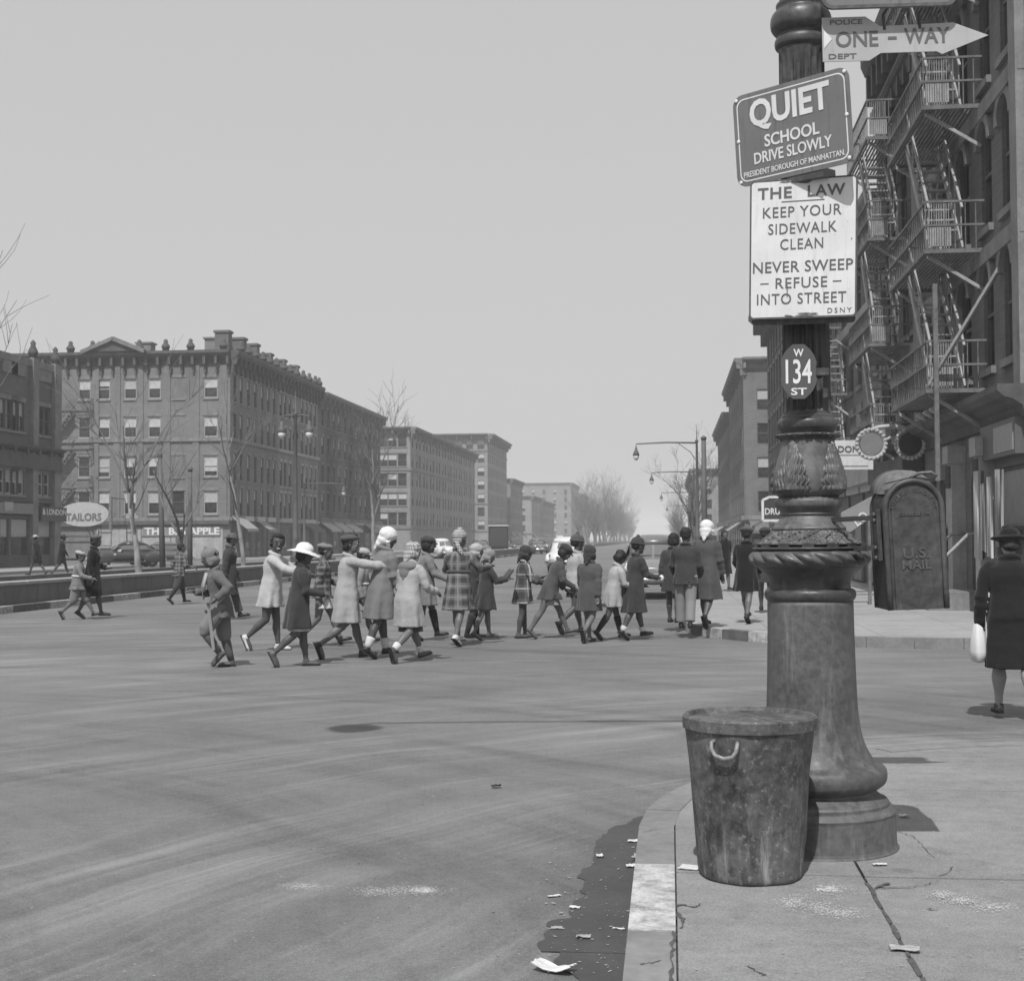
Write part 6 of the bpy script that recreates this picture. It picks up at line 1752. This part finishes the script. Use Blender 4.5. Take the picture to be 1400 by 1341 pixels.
person(868, 875, 1.47, 22, 'girl in a long navy coat with a white mitten next to the front car', coat=C_ND, hem=.27, flare=1.1, hat='beanie', hatmat=C_DG, skin=SK1, socks=SOCK_W, sock_h=.05, legs=((16,3),(-14,14)), arms=((10,8,50,0),(24,8,62,10)), lean=5, extra=whand)
# --- on the far pavement
person(921, 851, 1.44, 70, 'dark haired child half hidden behind the boy in the short jacket', coat=C_DG, hem=.34, skin=SK1, hair='bob', z=SWZ, legs=((6,2),(-6,6)))
person(938, 859, 1.52, 76, 'boy in a short dark jacket standing with his back turned on the far corner', coat=C_DG, hem=.42, flare=.4, skin=SK1, z=SWZ, legs=((6,2),(-8,8)), arms=((10,12,40,10),(6,12,36,10)), legwear='trousers', legmat=C_G2, extra=wcollar)
person(966, 858, 1.60, 60, 'girl in a long grey coat with a bright white headscarf on the far corner', coat=C_DK, hem=.26, flare=1.2, hat='scarf', hatmat=C_WH, skin=SK1, z=SWZ, legs=((14,3),(-6,34)), arms=((14,10,70,20),(6,10,20,0)), head=(0,10,0), shoes=SHOE_D)
person(990, 808, 1.62, -70, 'woman in black approaching on the far pavement', child=False, coat=C_BK, hem=.28, skin=SK2, z=SWZ, legs=((10,3),(-12,12)), hair='rolled', faceon=False)
person(1021, 852, 1.50, 64, 'girl in a black coat and grey cap stepping along the far pavement', coat=C_BK, hem=.33, flare=.9, hat='beret', hatmat=C_DK, skin=SK2, z=SWZ, legs=((24,3),(-18,6)), arms=((10,10,50,10),(6,10,40,10)))
person(1047, 838, 1.50, 80, 'child partly hidden behind the lamp post on the far pavement', coat=C_DG, hem=.36, skin=SK1, hat='cap', hatmat=C_DG, z=SWZ, legs=((8,3),(-10,10)))
# --- the woman at the right edge
def carry(root, d):
    wr = d['AR'][0][2]; H = d['H']
    m_ = MB(); vs = []
    for k, (zz, r1, r2) in enumerate(((.05,.02,.02),(.0,.055,.03),(-.10,.085,.045),(-.22,.10,.055),(-.30,.10,.05),(-.33,.06,.02))):
        pass
    rings = [(wr+V((.0,.02,zz)), X_, r1, Y_, r2, (lambda a: 1+.05*sin(5*a))) for zz, r1, r2 in ((.03,.015,.015),(-.02,.05,.035),(-.12,.085,.055),(-.24,.105,.065),(-.32,.10,.055),(-.335,.05,.02))]
    loft(m_, rings[::-1], 28); m_.build('paper_bag', cloth('white_paper_bag', .62), root)
    m_ = MB(); sp, el, w2, fd, sg = d['AR'][0]
    m_.tube([el.lerp(w2, .2), el.lerp(w2, .5), el.lerp(w2, .8), w2+fd*.06], [.05,.056,.054,.045], 12); o_ = m_.build('fur_muff', cloth('black_fur', .012, .95, 60, .4), root)
    m_ = MB(); m_.box(-.012, .012, -.02, .02, -.42, .16, Matrix.Translation(el+V((.0,-.055,-.08)))); m_.build('newspaper', C_WH, root)
person(1385, 983, 1.62, 84, 'woman in a long dark coat with a black hat and white bag, right edge', child=False, coat=cloth('coat_black_wool', .015), hem=.27, flare=.45, hat='scallop', hatmat=C_BK, hair='rolled', skin=SK3, shoes=SHOE_D, legs=((7,2),(-13,14)), arms=((-4,14,16,0),(8,8,40,20)), lean=2, build=1.16, extra=carry, vox=.011)
# --- tiny figures on the far west pavement
person(50, 788, 1.70, 170, 'dark figure in a hat outside the corner store', child=False, coat=C_BK, hem=.3, hat='fedora', hatmat=C_LG, skin=SK1, z=SWZ, vox=.03)
person(84, 789, 1.70, 20, 'dark figure waiting at the corner left of the parked car', child=False, coat=C_BK, hem=.3, hat='fedora', hatmat=C_DG, skin=SK1, z=SWZ, vox=.03)
# ================================================================== motor cars
CHROME = grey('chrome', .55, .18, .08, 6, 0, metal=1.0); TYRE = grey('tyre_rubber', .02, .8, .2, 10, .2); CARGL = grey('car_glass', .13, .06, .1, 2, 0, spec=.8)  # car glass colour lightened to stand for sky reflection and bright road behind
def car_paint(name, v, rough=.3):
    if name in _mats: return _mats[name]
    m = grey(name, v, rough, .08, 2, .03, 30, .002, .55); m.node_tree.nodes['Principled BSDF'].inputs['Coat Weight'].default_value = .5; return m
LAMPG = grey('headlamp_glass', .6, .12, .05, 5, 0, spec=.7)
def car(base, heading, label, paint, roof=None, group=None, sc=1.0, proto=None):
    e = empty('motor_car', base, heading, label=label, cat='car', group=group); e.scale = (sc, sc, sc)
    b = MB()
    def sec(x, hw, z0, z1): return (V((x, 0, (z0+z1)/2)), Y_, hw, Z_, (z1-z0)/2, None)
    loft(b, [sec(-2.35,.45,.5,.75), sec(-2.25,.66,.42,.92), sec(-1.8,.80,.36,1.06), sec(-1.0,.86,.33,1.08), (V((0,0,.70)), Y_, .87, Z_, .38, None), sec(.8,.84,.33,1.07), sec(1.2,.66,.36,1.06), sec(1.8,.50,.40,1.02), sec(2.2,.40,.42,.95), sec(2.36,.24,.5,.8)], 24)
    def cs(z, x0, x1, hw): return (V(((x0+x1)/2, 0, z)), X_, (x1-x0)/2, Y_, hw, None)
    loft(b, [cs(.9,-1.95,1.02,.80), cs(1.08,-1.85,.90,.77), cs(1.38,-1.45,.52,.68), cs(1.56,-1.05,.22,.55), cs(1.63,-.8,.0,.38)], 28)
    for s_ in (-1, 1):
        b.ball((1.48, s_*.74, .60), .62, .20, .34, 16, 10); b.ball((1.75, s_*.70, .66), .42, .17, .25, 16, 10); b.ball((-1.5, s_*.76, .58), .68, .19, .33, 16, 10)
        b.box(-1.0, 1.0, s_*.86-.06, s_*.86+.06, .28, .38)
    o_ = b.build('body', paint, e); remesh(o_, .030, 3)
    if roof:
        b = MB(); loft(b, [cs(1.40,-1.44,.51,.685), cs(1.57,-1.06,.23,.565), cs(1.645,-.82,.02,.40), cs(1.66,-.6,-.2,.2)], 28); b.build('roof', roof, e)
    def pane(pts, nm='window_glass'):
        m_ = MB(); p = [V(q) for q in pts]; n = (p[1]-p[0]).cross(p[2]-p[0]).normalized()
        c = sum(p, V())/len(p)
        if n.dot(c-V((-.4,0,.8))) < 0: n = -n; p = p[::-1]
        k = len(p); m_.add([q+n*.012 for q in p]+[q-n*.03 for q in p], [tuple(range(k)), tuple(range(2*k-1,k-1,-1))]+[(i,(i+1)%k,k+(i+1)%k,k+i) for i in range(k)]); m_.build(nm, CARGL, e)
    for s_ in (-1, 1):
        pane([(.895, s_*.03, 1.11), (.86, s_*.50, 1.11), (.56, s_*.44, 1.37), (.60, s_*.03, 1.38)], 'windshield')
        pane([(.62, s_*.765, 1.11), (-.30, s_*.775, 1.11), (-.30, s_*.70, 1.38), (.36, s_*.68, 1.38)]); pane([(-.38, s_*.775, 1.11), (-1.25, s_*.765, 1.11), (-1.08, s_*.68, 1.38), (-.38, s_*.70, 1.38)])
    pane([(-1.80, .34, 1.16), (-1.80, -.34, 1.16), (-1.50, -.30, 1.37), (-1.50, .30, 1.37)], 'rear_window')
    for x_, s_ in ((1.48,1),(1.48,-1),(-1.48,1),(-1.48,-1)):
        m_ = MB(); M = Matrix.Translation((x_, s_*.72, .34)) @ Matrix.Rotation(pi/2, 4, 'X')
        m_.lathe([(-.08,.20),(-.09,.28),(-.06,.335),(0,.34),(.06,.335),(.09,.28),(.08,.20)], 24, M=M); w_ = m_.build('wheel', TYRE, e)
        m_ = MB(); m_.lathe([(-.085,.20),(-.10,.10),(-.10,.02),(.10,.02),(.10,.10),(.085,.20)], 20, M=M); m_.build('hub', CHROME, w_)
    for xx, nm in ((2.52, 'front_bumper'), (-2.45, 'rear_bumper')):
        m_ = MB(); dx = .14 if xx > 0 else -.14; m_.tube([(xx-dx*1.6, -.88, .50), (xx-dx*.4, -.6, .50), (xx, 0, .50), (xx-dx*.4, .6, .50), (xx-dx*1.6, .88, .50)], [.03,.05,.05,.05,.03], 10, ry=1.5); m_.build(nm, CHROME, e)
    for s_ in (-1, 1):
        m_ = MB(); m_.ball((2.10, s_*.62, .80), .10, .12, .12); hl_ = m_.build('headlight', LAMPG, e)
        m_ = MB(); m_.lathe([(-.03,.125),(.03,.135),(.05,.12)], 16, M=Matrix.Translation((2.12, s_*.62, .80)) @ Matrix.Rotation(pi/2, 4, 'Y')); m_.build('bezel', CHROME, hl_)
        m_ = MB(); m_.ball((-2.2, s_*.66, .78), .05, .05, .07); m_.build('tail_lamp', car_paint('tail_glass', .08), e)
    gm = MB().tube([(2.30, 0, .48), (2.36, 0, .65), (2.30, 0, .86)], .016, 6).mesh('grille_bar', CHROME)
    for k in range(9):
        y = (k-4)*.065; link('grille_bar', gm, e, (-.018*abs(k-4)**1.3, y, 0))
    m_ = MB(); m_.box(2.44, 2.455, -.16, .16, .56, .66); m_.build('number_plate', LET_W, e)
    return e
PT_D = car_paint('dark_car_paint', .035); PT_M = car_paint('grey_car_paint', .13); PT_W = car_paint('white_taxi_paint', .62); PT_G = car_paint('mid_car_paint', .19)
FW = lambda deg: YAW+R(deg)
p = G(893, 819); c1 = car((-.42, p.y+1.9, 0), FW(-97), 'dark chrome grilled car facing us at the far kerb behind the girls', PT_G, PT_M)
p = G(771, 783); c2 = car((p.x, p.y+2.2, 0), FW(84), 'white taxi seen from behind on the avenue', PT_W, PT_W)
def cp(src, px, dist, deg, label, paint=None, sc=1.0):
    o = copy_tree(src); q = P(px, 760, dist); o.location = (q.x, q.y, 0); o.rotation_euler = (0, 0, FW(deg)); o['label'] = label; o.scale = (sc,)*3
    if paint:
        for ch in o.children:
            if ch.name.startswith('body') or ch.name.startswith('roof'):
                for sl_ in ch.material_slots: sl_.link = 'OBJECT'; sl_.material = paint
    return o
cp(c1, 172, 86, -150, 'dark sedan parked beyond the median wall left of the slender tree', PT_D, .95)
cp(c2, 216, 92, -150, 'car with a white roof parked right of the dark sedan', PT_M, .92)
cp(c2, 605, 118, -70, 'pale car standing far off left of the plaid coat girl')
cp(c1, 690, 165, -75, 'small dark car parked in the distance beyond the book reader', PT_D)
cp(c2, 735, 150, -80, 'small pale car parked in the distance between the leaning girls', PT_M)
cp(c1, 655, 140, 100, 'small grey car on the far carriageway behind the plaid coat', PT_M)
# delivery truck with a pale roof beside the far median
tk = empty('delivery_truck', P(682, 760, 150)*1.0, FW(90), label='dark delivery truck with a pale roof far up the avenue', cat='truck'); tk.location.z = 0
m_ = MB(); m_.bbox(-2.6, .9, -1.0, 1.0, .7, 2.9, .12); m_.build('cargo_body', PT_D, tk); m_ = MB(); m_.bbox(-2.7, 1.0, -1.06, 1.06, 2.9, 3.0, .03); m_.build('roof', PT_W, tk)
m_ = MB(); m_.bbox(.9, 1.9, -.85, .85, .6, 2.1, .15); m_.build('cab', PT_D, tk); m_ = MB(); m_.bbox(1.9, 2.9, -.5, .5, .6, 1.35, .15); m_.build('hood', PT_D, tk)
for x_ in (-1.7, 2.3):
    for s_ in (-1, 1): m_ = MB(); m_.lathe([(-.12,.2),(-.12,.4),(.12,.4),(.12,.2)], 18, M=Matrix.Translation((x_, s_*.85, .4)) @ Matrix.Rotation(pi/2, 4, 'X')); m_.build('wheel', TYRE, tk)

# ================================================================== litter, spills and cracks
PAPER = grey('paper_scrap', .58, .9, .12, 20, .2); PAPERD = grey('dirty_paper', .33, .9, .2, 20, .2)
def scrap(px, py, w_, d_, h_, label, mat=PAPER, z=0., seed=0, curl=.0):
    rg = random.Random(seed or int(px+py)); p = G(px, py, z); e = MB(); n = 6
    vs, fs = [], []
    for i in range(n+1):
        for j in range(n+1):
            u, v_ = i/n-.5, j/n-.5
            zz = .004+h_*(.35+.65*abs(noise.noise(V((u*3+px, v_*3+py, 0)))))+curl*(u*u)*4*h_
            jag = 1+.22*noise.noise(V((i*1.7+px, j*1.3, 2)))
            vs.append((u*w_*jag, v_*d_*jag, zz))
    m1 = n+1
    for i in range(n):
        for j in range(n): fs.append((i*m1+j, (i+1)*m1+j, (i+1)*m1+j+1, i*m1+j+1))
    k = len(vs); vs += [(x, y, z_-.002) for x, y, z_ in vs]; fs += [tuple(k+q for q in f[::-1]) for f in fs]
    e.add(vs, fs, False); o = e.build('paper_scrap', mat, None, p, rg.uniform(-.5, .5)); grp(o, label, 'litter'); return o
scrap(871, 1151, .095, .055, .012, 'flat white paper scrap nearest the top of the damp gutter')
scrap(820, 1172, .035, .05, .02, 'small upright white scrap on the edge of the damp patch')
scrap(864, 1186, .055, .05, .02, 'white torn scrap below the crumpled ball in the gutter')
scrap(873, 1178, .06, .06, .045, 'crumpled grey paper ball in the gutter', PAPERD)
scrap(757, 1328, .15, .07, .022, 'curled white paper at the bottom edge of the road', PAPER, curl=.9)
scrap(798, 1283, .055, .04, .018, 'greyish paper scrap in the damp patch above the curled paper', PAPERD)
scrap(786, 1242, .045, .025, .01, 'thin white scrap on the jagged edge of the damp patch')
scrap(757, 1226, .06, .02, .008, 'thin white strip lying left of the damp patch')
scrap(846, 1271, .05, .014, .008, 'narrow white stick of paper in the damp gutter')
scrap(761, 1270, .045, .03, .01, 'pale scrap at the left end of the damp patch', PAPERD)
scrap(943, 1187, .085, .085, .006, 'flat white paper stuck to the pavement left of the can', PAPER, SWZ)
scrap(1237, 1299, .10, .06, .014, 'grey leaf shaped scrap on the pavement joint', PAPERD, SWZ)
scrap(1203, 1183, .06, .03, .01, 'small white scrap right of the lamp post base', PAPER, SWZ)
scrap(1236, 1117, .045, .04, .015, 'small white scrap in the mailbox shadow', PAPER, SWZ)
scrap(678, 1077, .06, .05, .03, 'dark lump of rubbish in the middle of the road', cloth('dark_rubbish', .03), 0)
scrap(575, 852, .2, .15, .03, 'dark smudge of rubbish on the road by the crossing', cloth('dark_rubbish', .03), 0) if False else None
def flecks(nm, region, n, smin, smax, mat, z, seed, label=None, falloff=True):
    rg = random.Random(seed); m_ = MB()
    cx = sum(p[0] for p in region)/len(region)
    for _ in range(n):
        (x0, y0), (x1, y1) = rg.choice(region) if isinstance(region[0][0], tuple) else (region[0], region[1])
        u = rg.gauss(.5, .22) if falloff else rg.random(); v_ = rg.gauss(.5, .22) if falloff else rg.random()
        p = G(x0+(x1-x0)*u, y0+(y1-y0)*v_, z); r = rg.uniform(smin, smax)*rg.random()**.7
        k = rg.randint(4, 7); a0 = rg.random()*6.28
        pl = [(p.x+r*rg.uniform(.5, 1.2)*cos(a0+2*pi*q/k)*1.15, p.y+r*rg.uniform(.5, 1.2)*sin(a0+2*pi*q/k)) for q in range(k)]
        m_.prism(pl, z+.0012, z+.0012+min(.0008, r*.12))
    o = m_.build(nm, mat); grp(o, kind='stuff'); return o
CHALK = grey('spilled_plaster', .50, .95, .15, 30, .3)
for q_, (a_, b_) in enumerate((((1098,1206),(1175,1226)),((1058,1222),(1105,1244)),((1095,1228),(1150,1252)),((1120,1240),(1190,1256)))): flecks('spilled_plaster', (a_, b_), 900, .0006, .0042, CHALK, SWZ+.003, 20+q_)
flecks('spilled_plaster', ((1110,1210),(1150,1220)), 120, .003, .010, CHALK, SWZ+.0036, 11)
for q_, (a_, b_) in enumerate((((1264,1216),(1310,1230)),((1285,1224),(1345,1238)),((1320,1232),(1400,1248)))): flecks('spilled_plaster', (a_, b_), 900, .0006, .0038, CHALK, SWZ+.003, 30+q_)
for q_, (a_, b_) in enumerate((((380,1205),(450,1217)),((470,1210),(560,1226)),((520,1208),(610,1224)),((560,1212),(600,1222)))): flecks('spilled_plaster', (a_, b_), 900, .0006, .0042, CHALK, .0, 40+q_)
flecks('gutter_grit', ((745,1150),(890,1330)), 260, .002, .009, PAPERD, .006, 4, falloff=False)
flecks('road_grit', ((0,950),(900,1341)), 420, .002, .008, PAPERD, .0, 5, falloff=False)
flecks('pavement_grit', ((930,1180),(1400,1341)), 300, .001, .006, PAPERD, SWZ+.004, 6, falloff=False)
flecks('dark_grit', ((300,950),(1400,1341)), 260, .002, .007, DIRT, .0, 7, falloff=False)
CRK = grey('crack_dirt', .085, .95, .3, 30, .3)
def crack(pts, w0, w1, seed=1, z=SWZ+.0045, nm='crack'):
    rg = random.Random(seed); P_ = [G(x, y, z) for x, y in pts]; q = []
    for a, b in zip(P_, P_[1:]):
        for k in range(6): c = a.lerp(b, k/6); q.append(c+V((rg.uniform(-1,1), rg.uniform(-1,1), 0))*.006)
    q.append(P_[-1]); L, Rr = [], []
    for i, c in enumerate(q):
        t = (q[min(i+1, len(q)-1)]-q[max(i-1, 0)]).normalized(); nrm = V((-t.y, t.x, 0)); wv = .38*(w0+(w1-w0)*i/len(q))*rg.uniform(.3, 1.5)/2
        L.append(c+nrm*wv); Rr.append(c-nrm*wv)
    m_ = MB(); k = len(q); m_.add(L+Rr, [(k+i, k+i+1, i+1, i) for i in range(k-1)]); return m_.build(nm, CRK, near_sw)
crack([(1228,1136),(1248,1142),(1262,1155),(1275,1170),(1282,1173)], .010, .006, 1); crack([(1302,1184),(1296,1192),(1283,1197)], .012, .01, 2); crack([(1285,1203),(1265,1208),(1240,1212),(1205,1213)], .010, .02, 3)
for q_ in range(9):
    m_ = MB(); rg_ = random.Random(q_); y0_ = 4.1+q_*.21; m_.prism([(.785+rg_.uniform(-.012,-.006), y0_), (.785+rg_.uniform(.004,.010), y0_+rg_.uniform(0,.04)), (.785+rg_.uniform(.004,.012), y0_+.12), (.785+rg_.uniform(.0,.012), y0_+.2), (.785+rg_.uniform(-.016,-.004), y0_+.19), (.785+rg_.uniform(-.012,-.004), y0_+.1)], SWZ-.01, SWZ+.0046); m_.build('joint_dirt', CRK, near_sw)
crack([(921,1235),(920,1260),(921,1285),(918,1310),(919,1345)], .03, .035, 5); crack([(922,1238),(934,1236),(950,1240),(958,1234)], .05, .01, 6); crack([(924,1245),(935,1255),(930,1268)], .06, .02, 7)
crack([(880,1137),(893,1134),(906,1132)], .018, .006, 8); crack([(1022,1318),(1036,1328),(1046,1332)], .012, .03, 9); crack([(875,1317),(890,1315),(905,1312)], .02, .012, 10)
crack([(1215,1206),(1200,1212),(1192,1222)], .05, .03, 12); crack([(1268,1241),(1283,1242)], .03, .03, 13); crack([(895,1205),(903,1215)], .0, .01, 14)
# dark hair-line seam across the carriageway
m_ = MB()
# ================================================================== air
HAZE = 0.00075
hm = bpy.data.materials.new('haze_air'); hm.use_nodes = True
hn = hm.node_tree; hn.nodes.clear()
pv = hn.nodes.new('ShaderNodeVolumePrincipled'); ho = hn.nodes.new('ShaderNodeOutputMaterial')
pv.inputs['Color'].default_value = (1, 1, 1, 1); pv.inputs['Density'].default_value = HAZE
pv.inputs['Anisotropy'].default_value = 0.0
hn.links.new(pv.outputs[0], ho.inputs['Volume'])
hz = MB(); hz.box(-950, 950, -70, 2650, -1.2, 34)
ho_ = hz.build('haze', hm); grp(ho_, kind='stuff')
